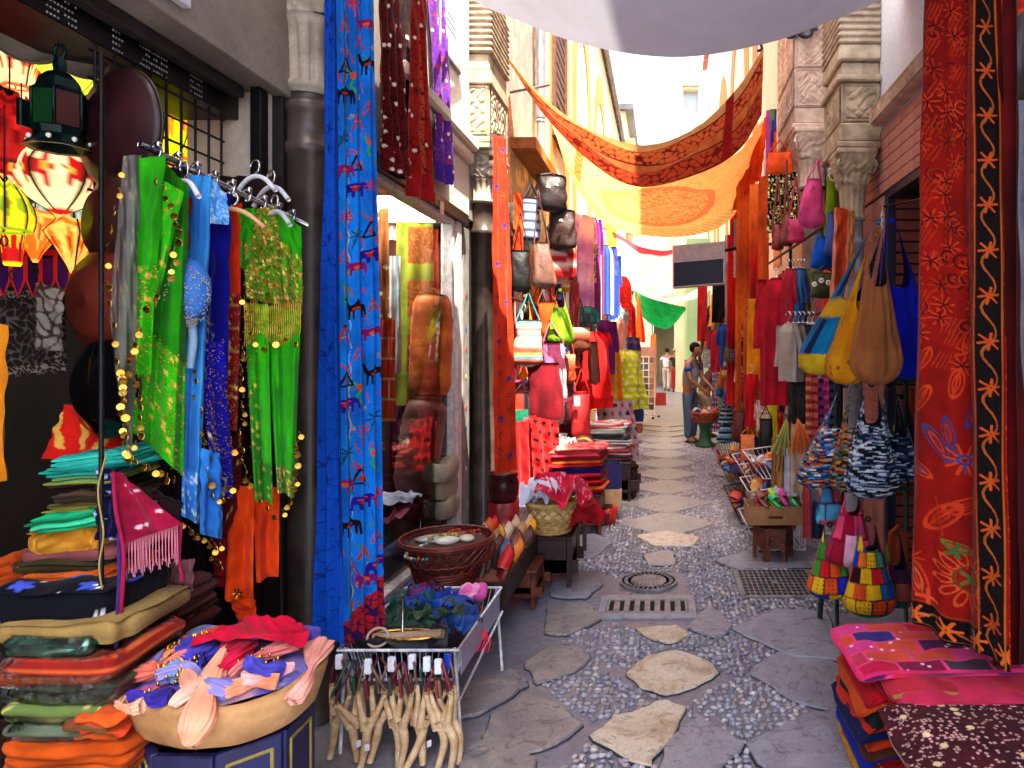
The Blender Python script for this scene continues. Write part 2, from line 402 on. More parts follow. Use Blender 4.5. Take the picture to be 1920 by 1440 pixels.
mk('raised_lettering', msum([bx(c[0]-.008, c[0]+.008, c[1]+R_*.72, c[1]+R_*.86, .013, .019).rz(a, c) for a in np.linspace(0, 2*PI, 30, endpoint=False)]), SL_IRON, man, False)
covers.append((c[0], c[1], .23, .23))
a, b = gnd(1136, 1122), gnd(1298, 1160); dr = thing('drain_grate', 'slotted cast iron drain grate across the alley', 'drain grate', ((a[0]+b[0])/2, (a[1]+b[1])/2, 0))
x0, x1, y0, y1 = a[0], b[0], b[1], a[1]; DK = surf('drain_shade_black', '0a0a0c', '050506', 9, .8)
fx0, fx1, fy0, fy1 = x0+.02, x1-.02, y0+.06, y1-.05
mk('surround', msum([bx(x0-.03, x1+.03, y0-.02, fy0, -.01, .014), bx(x0-.03, x1+.03, fy1, y1+.03, -.01, .014), bx(x0-.03, fx0, fy0, fy1, -.01, .014), bx(fx1, x1+.03, fy0, fy1, -.01, .014)]), SL_GREY, dr, False)
mk('pit_shade', bx(fx0, fx1, fy0, fy1, -.01, .0035), DK, dr, False)  # black sheet paints the shade of the pit under the bars
nb = 8; st = (fx1-fx0)/nb
for q in range(nb+1): mk('bar', bx(max(fx0, fx0+q*st-st*.3), min(fx1, fx0+q*st+st*.3), fy0, fy1, .003, .018), SL_IRON, dr, False)
mk('rim', msum([bx(fx0, fx1, fy0-.004, fy0+.018, .003, .0185), bx(fx0, fx1, fy1-.018, fy1+.004, .003, .0185)]), SL_IRON, dr, False)
covers.append(((x0+x1)/2, (y0+y1)/2, (x1-x0)/2+.05, (y1-y0)/2+.05))
a, b = gnd(1378, 1070), gnd(1536, 1122); x0, x1, y0, y1 = a[0]-.02, b[0]+.05, b[1], a[1]
hc = thing('access_cover', 'large rectangular cast iron cover with rows of square studs', 'access cover', ((x0+x1)/2, (y0+y1)/2, 0))
mk('plate', bx(x0, x1, y0, y1, -.01, .012), SL_IRON, hc, False)
STD = mk('stud', bx(-.013, .013, -.016, .016, 0, .006, .002).move((x0+.05, y0+.05, .0115)), surf('dark_iron_stud', '4c4a4a', '2c2b2c', 20, .5, .5), hc, False)
for q in range(14):
    for r in range(9):
        if q+r and not (q == 6 and r == 4):
            d = dup(STD, parent=hc); d.location = (q*(x1-x0-.1)/13, r*(y1-y0-.1)/8, 0)
covers.append(((x0+x1)/2, (y0+y1)/2, (x1-x0)/2+.01, (y1-y0)/2+.01))
c = gnd(1297, 1068); ang = np.linspace(0, 2*PI, 24, endpoint=False)
mk('iron_ring', tube(np.stack([c[0]+.085*np.cos(ang), c[1]+.07*np.sin(ang), np.full(24, .012)], 1), .007, 6, True), SL_IRON, label='thin iron ring lying on cobbles beside the round manhole cover', cat='ring')
# pebbles
rs = np.random.RandomState(4)
PEB = surf('river_pebble', 'cfc6c0', '8d8a92', 1.2, .38, 0, .15, 90, amt=(.3, .7))
PEBZ = [[gnd(*q) for q in pp] for pp in [
 [(1058,1196),(1160,1172),(1245,1218),(1175,1252),(1095,1242)], [(1025,1282),(1120,1254),(1200,1298),(1245,1318),(1108,1348)],
 [(1272,1212),(1380,1182),(1462,1222),(1404,1264),(1345,1256)], [(1285,1328),(1400,1268),(1490,1312),(1520,1338),(1400,1396)],
 [(1200,1500),(1240,1440),(1290,1470),(1340,1410),(1400,1404),(1480,1480),(1480,1500)], [(1000,1500),(1115,1388),(1180,1430),(1230,1450),(1220,1500)],
 [(1290,1128),(1570,1126),(1570,1150),(1450,1144),(1376,1176),(1310,1172)], [(1285,1062),(1374,1066),(1385,1126),(1300,1122)],
 [(1120,1062),(1206,1030),(1214,1066),(1160,1082)], [(1350,1175),(1380,1180),(1276,1206),(1290,1190)]]]
sp = .0335; pts = []
for X in np.arange(-.95, 1.2, sp):
    for Y in np.arange(2.3, 12.5, sp*1.0):
        pts.append((X, Y))
pts = np.array(pts); pts += rs.uniform(-.010, .010, pts.shape)
X, Y = pts[:, 0], pts[:, 1]
ok = (Y > 4.95) & (X > -.85+.02*(Y-5)) & (X < .9)
for z in PEBZ: ok |= inside(np.array(z).mean(0)+(np.array(z)-np.array(z).mean(0))*1.12, X, Y) & (Y < 5.4)
for s in slabs: ok &= ~inside(s.mean(0)+(s-s.mean(0))*1.04, X, Y)
for (a, b, c, d) in covers: ok &= ~((np.abs(X-a) < c) & (np.abs(Y-b) < d))
ok &= rs.rand(len(X)) < .93
pts = pts[ok]; pts = pts[np.argsort(pts[:, 1])]
tpl = []
for s in range(6):
    b = ball((0, 0, 0), 1, 8, 5); r = np.random.RandomState(s+20); b.V = b.V*(1+.10*np.sin(b.V[:, [1, 2, 0]]*2+r.uniform(0, 6, 3)))*np.array([.021, .0125, .011]); tpl.append(b)
PCOL = ['a4a0a8', 'bab6bc', '8e8c96', 'cac4c0', 'ac9e98', '82808c', 'a4949a', '9a9ca8']
PEBM = tint('river_pebbles', .36, 0, .15, bscale=120, spec=.5)
pm = []
meshes = []
for s in range(24):
    b = tpl[s % 6].copy(); b.col(PCOL[s % 8]); meshes.append(b)
single = []
for i, (x, y) in enumerate(pts):
    k = rs.randint(24); a = rs.uniform(0, PI) if y > 4 else rs.normal(.6, .7); sc = rs.uniform(.66, 1.08)
    z = .0005+.002*rs.rand()
    if i < 300: single.append((k, x, y, z, a, sc))
    else:
        b = meshes[k].copy(); b.V = b.V*sc; b.rz(a).move((x, y, z)); pm.append(b)
pob = {}
for (k, x, y, z, a, sc) in single:
    if k not in pob: o = mk('pebble', meshes[k].copy(), PEBM, parent=ground); pob[k] = o
    else: o = pob[k].copy(); COL.objects.link(o)
    o.location = (x, y, z); o.rotation_euler = (0, 0, a); o.scale = (sc, sc, sc)
mk('pebbles', msum(pm), PEBM, parent=ground, kind='stuff')

# ================================================================== LEFT SHOP BUILDING
PL_TAUPE = surf('taupe_plaster', '978a7e', '7c7066', 2.2, .85, 0, .2, 40)
PL_CREAM = surf('cream_plaster', 'dcd2c2', 'c6b8a4', 1.6, .85, 0, .2, 40)
PL_WHITE = surf('cool_white_plaster', 'e2e4ec', 'cfd2dc', 1.4, .85, 0, .12, 40)
PL_BARE = surf('peeling_bare_plaster', '8c8880', 'c6ae92', 3.5, .9, 0, .5, 30, amt=(.42, .5))
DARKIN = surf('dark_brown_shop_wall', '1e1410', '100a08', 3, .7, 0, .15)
MARBLED = surf('dark_brown_marble', '4c403a', '30261f', 7, .35, 0, .15, 50)
MARBLEW = surf('weathered_white_marble', 'a89c8c', '7c7062', 7, .5, 0, .3, 60)
STONEC = surf('carved_buff_stone', 'b8a68a', '8a7860', 9, .8, 0, .5, 110)
STONEP = surf('carved_pink_stone', 'ccb09a', 'a88c78', 9, .8, 0, .5, 110)
BLK = surf('black_painted_steel', '120f12', '0a090a', 20, .4, .2, .1)
WHF = surf('white_window_frame', 'd6d2d0', 'b0aaa8', 20, .45, 0, .05)
SLATE = surf('blue_slate_sill', '4a4a72', '34345a', 5, .4, 0, .1)
ls = thing('shop_building', 'taupe plastered shop building with carved columns and dark open shopfront', 'building', (-1.75, 3, 0))
mk('upper_wall', bx(-2.0, -1.6, -1.5, 6.4, 2.69, 9.4), PL_TAUPE, ls, False)
mk('pier', bx(-2.0, -1.62, 2.9, 3.72, 0, 2.69), DARKIN, ls, False)
mk('pier_face', bx(-2.0, -1.66, 2.86, 2.896, 0, 2.69), PL_CREAM, ls, False)
mk('post', bx(-1.70, -1.655, 2.80, 2.858, 0, 2.69), BLK, ls, False)
mk('plinth', bx(-2.0, -1.5, 3.72, 5.2, 0, .20), SLATE, ls, False)
mk('lintel', bx(-1.98, -1.55, 3.10, 5.42, 2.60, 2.688), BLK, ls, False)
mk('shutter_box', bx(-2.02, -1.78, -1.4, 2.86, 2.57, 2.686), BLK, ls, False)
mk('shutter_rail', bx(-1.77, -1.72, -1.4, 2.80, 2.64, 2.686), surf('dark_rail', '3a3432', '242020', 9, .5), ls, False)
HOLE = surf('painted_hole_light', 'cfd6d2', '8c9490', 60, .3, .8)  # pale beads paint the light in the shutter holes
ph = []
for (px0, px1, py) in ((95, 140, 8), (212, 232, 62), (262, 318, 100), (288, 302, 140), (352, 385, 150)):
    Yc = 1.78*FX/(CX-(px0+px1)/2); nn = max(3, int((px1-px0)/5))
    for i in range(nn):
        for j in range(5):
            if rs.rand() < .8: ph.append(ball((-1.777, Yc+(i-nn/2)*.012, 2.58+j*.02), .0042, 6, 4, (.5, 1, 1)))
if ph: mk('perforation', msum(ph), HOLE, ls, kind='stuff')
mk('wall_sensor', msum([bx(-1.60, -1.57, 2.15, 2.27, 2.74, 2.80)]), surf('white_plastic', 'dcdce0', 'b8b8be', 9, .4), ls, False)
pl_ = thing('ceiling_light', 'lit white ceiling panel seen through the top of the shop window', 'ceiling light', (-2.5, 4.9, 2.86)); mk('diffuser', bx(-2.6, -1.75, 4.35, 5.25, 2.60, 2.625), LITP, pl_, False); mk('frame', msum([bx(-2.63, -1.72, 4.32, 4.349, 2.595, 2.63), bx(-2.63, -1.72, 5.251, 5.28, 2.595, 2.63)]), WHF, pl_, False)
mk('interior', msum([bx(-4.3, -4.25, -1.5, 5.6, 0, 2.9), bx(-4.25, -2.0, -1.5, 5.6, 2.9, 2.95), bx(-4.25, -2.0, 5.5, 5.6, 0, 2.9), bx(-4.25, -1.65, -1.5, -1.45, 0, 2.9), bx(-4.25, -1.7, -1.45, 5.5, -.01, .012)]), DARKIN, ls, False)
# shop window
wf = mk('window_frame', msum([bx(-1.66, -1.58, 3.72, 3.76, .2, 2.6), bx(-1.66, -1.58, 5.10, 5.15, .2, 2.6), bx(-1.66, -1.56, 3.76, 5.10, .2, .235), bx(-1.66, -1.58, 3.76, 5.10, 2.56, 2.6)]), WHF, ls, False)
def glass():
    m, t, o = _new('shop_glass'); g = _n(t, 'ShaderNodeBsdfGlossy'); g.inputs['Roughness'].default_value = .02
    tp = _n(t, 'ShaderNodeBsdfTransparent'); tp.inputs['Color'].default_value = (.9, .93, .92, 1); f = _n(t, 'ShaderNodeFresnel'); f.inputs['IOR'].default_value = 1.2
    mx = _n(t, 'ShaderNodeMixShader'); t.links.new(f.outputs[0], mx.inputs[0]); t.links.new(tp.outputs[0], mx.inputs[1]); t.links.new(g.outputs[0], mx.inputs[2]); t.links.new(mx.outputs[0], o.inputs[0]); return m
GLASS = glass()
mk('pane', M([(-1.621, 3.76, .235), (-1.621, 5.10, .235), (-1.621, 5.10, 2.56), (-1.621, 3.76, 2.56)], [[0, 1, 2, 3]]), GLASS, wf, False)
mk('door_frame', msum([bx(-1.70, -1.57, 5.2, 5.30, .0, 2.6), bx(-1.70, -1.60, 5.32, 5.40, .0, 2.6)]), WHF, ls, False)
mk('door_gap', bx(-1.68, -1.61, 5.152, 5.198, 0, 2.6), BLK, ls, False)
mk('sticker_strip', msum([bx(-1.62, -1.598, 5.43, 5.60, .05, 2.6)]), surf('grey_board', '8c8a86', '6c6a66', 9, .6), ls, False)
mk('side_wall', bx(-2.0, -1.62, 5.61, 6.4, 0, 2.69), DARKIN, ls, False)
for i, (z, c) in enumerate([(2.05, '9a2020'), (1.78, '2040a0'), (1.62, 'a83020'), (1.4, 'c0b020'), (1.15, 'b02828'), (.98, '2848b0'), (.8, '902020'), (.66, 'd0d0d0')]):
    mk('sticker', lathe([(.02, -.001), (.02, .0015)], 10).ax(rotm(y=PI/2)).move((-1.597, 5.51, z)).col(c), PLAS, ls, False)
mk('sticker', bx(-1.5495, -1.546, 4.72, 4.80, 2.56, 2.65).col('d8b0a8'), PLAS, ls, False)
# engaged columns
def column(par, x, y, r, z0, z1, cap_h, mat, matcap, rings=(), base=True, nm='column'):
    prof = ([(r*1.35, z0), (r*1.35, z0+.05), (r*1.15, z0+.08), (r*1.22, z0+.11), (r, z0+.14)] if base else [(r, z0)])
    zs = sorted(rings); cur = []
    for zr in zs: cur += [(r, zr-.03), (r*1.13, zr-.018), (r*1.16, zr), (r*1.13, zr+.018), (r, zr+.03)]
    prof += cur+[(r*.98, z1)]
    s = mk(nm, lathe(prof, 28, (x, y, 0)), mat, par)
    return s
def capital(par, x, y, r, z, h, mat, flutes=12):
    n = 120; a = np.linspace(0, 2*PI, n, endpoint=False); rings = []
    for tt, rr, fl in ((0, 1.0, 0), (.02, 1.2, 0), (.06, 1.2, 0), (.08, 1.05, .16), (.25, 1.07, .16), (.42, 1.16, .16), (.46, 1.28, 0), (.5, 1.28, 0)):
        rad = r*rr*(1+fl*(np.abs(np.sin(a*flutes/2))**.5-.8)); rings.append(np.stack([x+rad*np.cos(a), y+rad*np.sin(a), np.full(n, z+h*tt)], 1))
    c = mk('capital', loftm(np.array(rings)), mat, par)
    # block with volutes
    nn = 20; U = np.linspace(-1, 1, nn); parts = []
    for f in range(4):
        A, B = np.meshgrid(U, np.linspace(0, 1, nn), indexing='ij')
        k = r*(1.15+.55*B); rel = .012*(np.sin(A*9+3*np.sin(B*6))*np.sin(B*11+2*np.sin(A*5)))
        P = np.stack([A*k, -(k+rel), h*(.5+.42*B)], -1); g = gridm(P); g.rz(f*PI/2).move((x, y, z)); parts.append(g)
    k = r*1.72; parts.append(bx(x-k*1.04, x+k*1.04, y-k*1.04, y+k*1.04, z+h*.92, z+h))
    for sx in (-1, 1):
        for sy in (-1, 1):
            th = np.linspace(0, 3.4*PI, 34); rr = .30*r+.26*r*(1-th/th[-1])*1.6
            P = np.stack([sx*(1.42*r+rr*np.cos(th)*.5), sy*(1.42*r+rr*np.cos(th)*.5), h*.74+rr*np.sin(th)], 1)+np.array([x, y, z]); parts.append(tube(P, r*.10, 6))
    mk('capital_block', msum(parts), mat, c)
    return c
column(ls, -1.57, 3.03, .108, 0, 2.72, 0, MARBLED, None, (2.48, 2.66)); capital(ls, -1.57, 3.03, .108, 2.72, .66, MARBLEW)
column(ls, -1.52, 5.75, .092, 0, 2.84, 0, MARBLED, None, (2.60,)); capital(ls, -1.52, 5.75, .09, 2.84, .42, MARBLEW)
def carved_panel(w, h, seed, amp=.010, step=.006, fr=1.0):
    """a relief of interlaced scrolls, w wide (x) and h high (z), facing -y"""
    nu, nv = max(8, int(w/step)), max(8, int(h/step)); U, V_ = np.meshgrid(np.linspace(0, w, nu), np.linspace(0, h, nv), indexing='ij')
    r = np.random.RandomState(seed); p = r.uniform(0, 6, 4); q = 34*fr
    a = np.sin(q*U+2.2*np.sin(q*.62*V_+p[0])+p[1]); b = np.sin(q*V_+2.2*np.sin(q*.62*U+p[2])+p[3])
    hgt = np.clip((np.abs(a*b)**.5-.35)*2.2, 0, 1)
    e = np.minimum(np.minimum(U, w-U), np.minimum(V_, h-V_)); hgt = np.where(e < .012, 1.0, hgt); hgt = np.where((e >= .012) & (e < .02), 0, hgt)
    return gridm(np.stack([U-w/2, -amp*hgt, V_], -1))
def pilaster(par, x0, x1, y0, y1, z, panels, mat, sx, seed=1, top=None):
    """carved impost: x0..x1, near face y0; panels = list of (height, inset, kind); sx=+1 the street lies at +x"""
    zc = z
    for i, (h, ins, kind) in enumerate(panels):
        a0, a1 = (x0, x1-ins) if sx > 0 else (x0+ins, x1)
        b = mk('impost', bx(a0, a1, y0+ins, y1, zc, zc+h-.003, .012 if kind == 'm' else .005), mat, par, False)
        if kind == 'c':
            g = carved_panel(a1-a0-.03, h-.03, seed+i); g.move(((a0+a1)/2, y0+ins-.001, zc+.015)); mk('carved_panel', g, mat, b)
            g = carved_panel(y1-y0-ins-.03, h-.03, seed+i+7); g.rz(PI/2 if sx > 0 else -PI/2).move(((a1+.001) if sx > 0 else (a0-.001), (y0+ins+y1)/2, zc+.015)); mk('carved_panel', g, mat, b)
        if kind == 'r':
            nr = max(2, int(h/.05))
            for q in range(nr): mk('moulding', bx(a0-(.02 if sx < 0 else -.002), a1+(.02 if sx > 0 else -.002), y0+ins-.02, y1, zc+q*h/nr+.004, zc+(q+.62)*h/nr, .01), mat, b, False)
        zc += h
pilaster(ls, -1.62, -1.40, 5.56, 6.2, 3.26, [(.05, 0, 'm'), (.06, .015, 'm'), (.42, .03, 'c'), (.12, .01, 'm'), (.14, .03, 'm'), (.5, .02, 'r'), (1.2, .03, 'c')], STONEC, 1, 3)
mk('cornice', msum([bx(-1.6, -1.50, 4.0, 5.55, 3.22, 3.32, .02), bx(-1.6, -1.54, 4.0, 5.55, 3.12, 3.218, .02)]), PL_CREAM, ls, False)
mk('upper_coat', bx(-1.6, -1.585, 4.4, 5.55, 2.70, 7.0, .002), PL_CREAM, ls, False)
# lane plaque
pq = thing('wall_plaque', 'white arched tile plaque in a dark frame high on the cream wall', 'plaque', (-1.57, 5.0, 3.75))
a_ = np.linspace(0, PI, 14); arch = [(-.24, 0), (.24, 0), (.24, .42)]+[(.17*math.cos(t), .47+.15*math.sin(t)) for t in a_]+[(-.24, .42)]
def extr(poly, d, mat_to=None):
    P = np.array(poly); V = np.vstack([np.column_stack([P[:, 0], np.zeros(len(P)), P[:, 1]]), np.column_stack([P[:, 0], np.full(len(P), d), P[:, 1]])])
    n = len(P); V = V.reshape(2, n, 3); return loftm(V, (True, True))
mk('frame', extr([(x*1.09, z*1.05-.015) for x, z in arch], .02).rz(PI/2).move((-1.565, 5.0, 3.75)), surf('grey_iron_frame', '5c5c60', '3c3c40', 9, .5), pq, False)
mk('tile', extr(arch, .02).rz(PI/2).move((-1.558, 5.0, 3.75)), surf('glazed_white_tile', 'e2e2e6', 'ccccd4', 3, .25), pq, False)
for q in range(3): mk('faded_line_of_writing', bx(-.13+.02*q, .13-.02*q, 0, .002, .2+q*.05, .212+q*.05, .0005).rz(PI/2).move((-1.556, 5.0, 3.75)), surf('faded_ink', '8c94a8', 'a0a8b8', 60, .5), pq, False)

# ================================================================== LEFT FAR BUILDING
OCHRE = surf('orange_ochre_paint', 'd98f48', 'c47830', 2, .8, 0, .15, 40)
IVORY = surf('ivory_limewash', 'eee2cc', 'e0cfb2', 1.2, .85, 0, .12, 40)
DKWOOD = surf('dark_carved_shutter', '5a3828', '3a2218', 12, .6, 0, .4, 60)
lf = thing('house', 'ivory house with ochre arches and zinc gutter behind the left stalls', 'house', (-1.9, 13, 0))
mk('wall', bx(-2.4, -1.62, 9.4, 27, 0, 9.4), IVORY, lf, False)
mk('bare_wall', bx(-2.4, -1.62, 6.4, 9.396, 0, 9.4), PL_BARE, lf, False)
def arch_band(par, X, y0, y1, z0, zs, wd, mat, d=.02, sgn=1):
    yc, R1 = (y0+y1)/2, (y1-y0)/2; a = np.linspace(0, PI, 18)
    out = [(y1, z0)]+[(yc+R1*math.cos(t), zs+R1*1.25*math.sin(t)) for t in a]+[(y0, z0)]
    inn = [(y1-wd, z0)]+[(yc+(R1-wd)*math.cos(t), zs+(R1-wd)*1.25*math.sin(t)) for t in a]+[(y0+wd, z0)]
    V = []
    for x in (X, X+sgn*d):
        V.append([(x, y, z) for y, z in out]); V.append([(x, y, z) for y, z in inn])
    V = np.array(V); n = len(out); Q = []
    for i in range(n-1):
        A, B, C_, D = 0*n, 1*n, 2*n, 3*n
        Q += [[C_+i, C_+i+1, D+i+1, D+i], [A+i, C_+i, C_+i+1, A+i+1], [B+i, B+i+1, D+i+1, D+i]]
    return mk('painted_arch', M(V.reshape(-1, 3), Q), mat, par, False)
for (y0, y1, zs) in ((9.6, 11.6, 6.2), (12.0, 15.0, 6.6), (15.6, 19.0, 6.4), (19.8, 23, 6.4)): arch_band(lf, -1.62, y0, y1, 2.8, zs, .55, OCHRE)
mk('painted_band', bx(-1.62, -1.605, 9.42, 27, 2.6, 2.78, .002), OCHRE, lf, False)
mk('gutter', tube(line((-1.50, 6.4, 9.42), (-1.50, 27, 9.42), 3), .075, 10), surf('zinc', '9a9da0', '7c8084', 4, .4, .6), lf)
mk('eave', bx(-2.4, -1.52, 6.4, 27, 9.5, 9.58), PL_BARE, lf, False)
wn = mk('window', msum([bx(-1.62, -1.55, 9.75, 10.95, 4.7, 4.8), bx(-1.62, -1.55, 9.75, 10.95, 6.6, 6.7), bx(-1.62, -1.55, 9.75, 9.85, 4.8, 6.6), bx(-1.62, -1.55, 10.85, 10.95, 4.8, 6.6)]), DKWOOD, lf, False)
for q in range(12): mk('shutter_slat', bx(-1.61, -1.57, 9.86, 10.84, 4.82+q*.148, 4.93+q*.148), DKWOOD, wn, False)
mk('beam', bx(-1.62, -1.35, 7.2, 9.0, 3.75, 3.87), surf('ochre_beam', 'b0723c', '805028', 9, .7), lf, False)
dp = thing('downpipe', 'grey metal downpipe with a bend on the peeling plaster wall', 'downpipe', (-1.5, 8.3, 3.2))
ZN = surf('grey_painted_pipe', '8c8e94', '70727a', 6, .4, .3)
mk('pipe', tube(catmull([(-1.5, 8.3, 9.3), (-1.5, 8.3, 5), (-1.5, 8.3, 3.75), (-1.5, 8.25, 3.6), (-1.52, 7.75, 3.25), (-1.53, 7.6, 3.0), (-1.53, 7.6, 1.0)], 6), .052, 12), ZN, dp)
for z in (4.4, 6.2): mk('bracket', lathe([(.06, z), (.06, z+.04)], 12, (-1.5, 8.3, 0)), ZN, dp)
cb = catmull([(-1.42, 6.0, 4.62), (-1.0, 5.9, 4.42), (-.6, 5.8, 4.36), (-.2, 5.6, 4.36), (.2, 5.4, 4.45)], 8)
mk('overhead_cable', msum([tube(cb, .016, 6), tube(cb+np.array([0, .03, .03]), .012, 6), tube(catmull([(-1.42, 6.1, 5.4), (-1.41, 6.05, 4.9), (-1.42, 6.0, 4.64)], 6), .012, 6)]), IRON, label='thick black cables sagging from the left wall under the white canopy', cat='cable')
mk('wall_rod', tube(line((-1.6, 7.1, 4.3), (-1.15, 6.9, 4.3)), .014, 8), ZN, label='thin grey metal rod sticking out of the peeling wall', cat='rod')
# ================================================================== far left block with scaffold of balconies, far houses, end of the lane
FARW = surf('far_ochre_wall', 'dcc498', 'c8a878', .8, .85, 0, .1)
fl = thing('apartment_building', 'far ochre block with dark eaves and pale balcony rails', 'building', (-2, 38, 0))
mk('wall', bx(-4.5, -1.7, 30, 46, 0, 12.2), FARW, fl, False)
mk('roof', bx(-4.5, -1.35, 29.8, 46.2, 12.2, 12.45), surf('slate_eave', '4c4a50', '36343a', 3, .7), fl, False)
for q in range(9):
    z = 3.4+q*.95
    mk('balcony_rail', msum([bx(-1.695, -1.30, 30.2, 45.8, z, z+.05)]+[bx(-1.36, -1.30, 30.4+u*1.7, 30.46+u*1.7, z-.93, z) for u in range(10)]), surf('pale_rail', 'e8d8b0', 'd0bc90', 3, .7), fl, False)
fe = thing('far_house', 'distant cream house closing the end of the lane with a rounded arch doorway', 'house', (0, 33, 0))
END = surf('haze_paled_wall', 'd8d8c4', 'c4c8b0', .9, .85)  # wall colour paled to stand in for far haze
mk('wall', msum([bx(-1.7, -.55, 31, 34, 0, 11), bx(-.55, .75, 31, 34, 3.0, 11), bx(.75, 2.6, 31, 34, 0, 11)]), END, fe, False)
mk('archway', bx(-.5, .7, 33.4, 33.9, 0, 3.0), surf('pale_arch_fill', 'd8cfae', 'b8b494', 1, .8), fe, False)  # solid pale slab closing the arch opening
for (x, z) in ((-1.2, 4.2), (-.2, 4.2), (.9, 4.2), (-1.2, 7), (-.2, 7), (.9, 7)):
    wq = mk('window', msum([bx(x-.32, x+.32, 30.94, 30.999, z-.06, z), bx(x-.32, x+.32, 30.94, 30.999, z+1.3, z+1.36), bx(x-.32, x-.26, 30.94, 30.999, z, z+1.3), bx(x+.26, x+.32, 30.94, 30.999, z, z+1.3)]), WHF, fe, False)
    mk('pane', bx(x-.26, x+.26, 30.97, 30.998, z, z+1.3), surf('dark_pane', '46605a', '304844', 2, .15), wq, False)
mk('parapet', bx(-.6, -.05, 30.9, 31.3, 11, 11.35), PL_BARE, fe, False)
# ================================================================== RIGHT BUILDINGS
TILE = surf('pink_brick_face', 'c88a7e', 'b4746a', 4, .55, 0, .12, 60)
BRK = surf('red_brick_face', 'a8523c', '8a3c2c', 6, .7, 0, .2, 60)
MORT = surf('dark_mortar', '3a2624', '281a18', 9, .9)
rb = thing('shop_building', 'white plastered shop building with pink brick header and carved right columns', 'building', (1.8, 4.5, 0))
mk('upper_wall', bx(1.6, 2.1, -1.5, 6.9, 3.36, 12.4), PL_WHITE, rb, False)
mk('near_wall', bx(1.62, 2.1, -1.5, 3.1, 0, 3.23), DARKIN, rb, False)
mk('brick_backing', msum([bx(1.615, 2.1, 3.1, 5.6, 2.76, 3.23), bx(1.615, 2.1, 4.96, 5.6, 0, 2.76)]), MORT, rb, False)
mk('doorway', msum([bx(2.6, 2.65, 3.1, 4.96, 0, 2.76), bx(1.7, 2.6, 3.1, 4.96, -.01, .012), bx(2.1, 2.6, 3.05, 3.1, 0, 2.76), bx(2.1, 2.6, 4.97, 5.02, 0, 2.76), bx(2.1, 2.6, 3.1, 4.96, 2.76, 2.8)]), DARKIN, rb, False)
mk('door_frame', msum([bx(1.60, 1.66, 4.885, 4.945, 0, 2.757), bx(1.60, 1.66, 3.1, 4.885, 2.70, 2.757)]), surf('navy_door_frame', '22243c', '14162a', 9, .4), rb, False)
bk = None
for r in range(6):
    for q in range(10):
        y = 3.12+q*.248
        if bk is None: bk = mk('brick', bx(1.597, 1.618, y, y+.243, 2.765+r*.078, 2.765+r*.078+.073, .003), TILE, rb, False); continue
        d = dup(bk, parent=rb); d.location = (rs.uniform(-.0015, .0015), q*.248, r*.078)
for r in range(36):
    for q in range(2): d = dup(bk, parent=rb); d.location = (rs.uniform(-.0015, .0015), (8+q)*.248-.12, -2.74+r*.0755)
b2 = None
for r in range(34):
    for q in range(2):
        if b2 is None: b2 = mk('brick', bx(1.668, 1.86, 4.935, 4.962, .02, .084, .003), BRK, rb, False); continue
        d = dup(b2, parent=rb); d.location = (q*.197, rs.uniform(-.002, .002), r*.0795)
mk('jamb', bx(1.667, 2.1, 4.955, 4.99, 0, 2.755), MORT, rb, False)
mk('cornice', msum([bx(1.50, 1.615, 2.9, 4.98, 3.24, 3.355, .015), bx(1.56, 1.615, 2.9, 4.98, 3.36, 3.42, .01)]), STONEP, rb, False)
g = carved_panel(2.0, .1, 9, .01, .008); g.rz(-PI/2).move((1.498, 3.95, 3.247)); mk('carved_band', g, STONEP, rb)
column(rb, 1.43, 5.15, .068, 0, 2.60, 0, surf('lavender_grey_marble', 'a4a4ae', '84848e', 6, .45, 0, .1), None, (2.2, 2.42)); capital(rb, 1.42, 5.15, .082, 2.58, .52, STONEC)
pilaster(rb, 1.27, 1.6, 5.0, 5.56, 3.10, [(.05, 0, 'm'), (.14, .02, 'm'), (.30, .04, 'c'), (.05, .0, 'm'), (.11, .05, 'm'), (.12, .02, 'm'), (.45, .03, 'r'), (.8, .03, 'c')], STONEC, -1, 13)
column(rb, 1.47, 6.75, .105, 0, 3.2, 0, surf('pale_pink_marble', 'b8a498', '988478', 6, .5, 0, .1), None, (2.9,)); capital(rb, 1.46, 6.75, .115, 3.2, .56, STONEP)
pilaster(rb, 1.24, 1.6, 6.6, 7.6, 3.76, [(.06, 0, 'm'), (.16, .03, 'm'), (.38, .03, 'c'), (.68, .03, 'c'), (1.2, .03, 'm')], STONEP, -1, 23)
mk('pale_pilaster', bx(1.34, 1.6, 7.62, 9.2, 3.2, 9), IVORY, rb, False)
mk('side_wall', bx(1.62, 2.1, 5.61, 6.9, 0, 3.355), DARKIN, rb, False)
rf = thing('house', 'tall ivory house with ochre arches and terracotta eave behind the right stalls', 'house', (1.9, 15, 0))
mk('wall', bx(1.62, 2.5, 6.91, 26, 0, 12.4), IVORY, rf, False)
for (y0, y1, zs) in ((9.4, 12.4, 6.6), (13, 16.6, 7.0), (17.2, 20.6, 7.0), (21.4, 25, 7)): arch_band(rf, 1.62, y0, y1, 2.8, zs, .6, OCHRE, .02, -1)
for q in range(16): mk('eave_board', bx(1.45, 1.62, 6.95+q*1.19, 8.12+q*1.19, 12.3, 12.42), surf('terracotta_eave', 'b06850', '904e3c', 4, .7), rf, False)
ft = thing('tower_house', 'cream far house with a tall framed upper window above the lane', 'house', (1.6, 28, 0))
mk('wall', msum([bx(.46, 2.6, 27, 30.9, 0, 8.2), bx(.46, .75, 27, 30.9, 8.2, 13), bx(1.35, 2.6, 27, 30.9, 8.2, 13), bx(.75, 1.35, 27, 30.9, 12, 13)]), surf('cream_far_wall', 'e8dcc0', 'd8c8a4', .8, .85), ft, False)
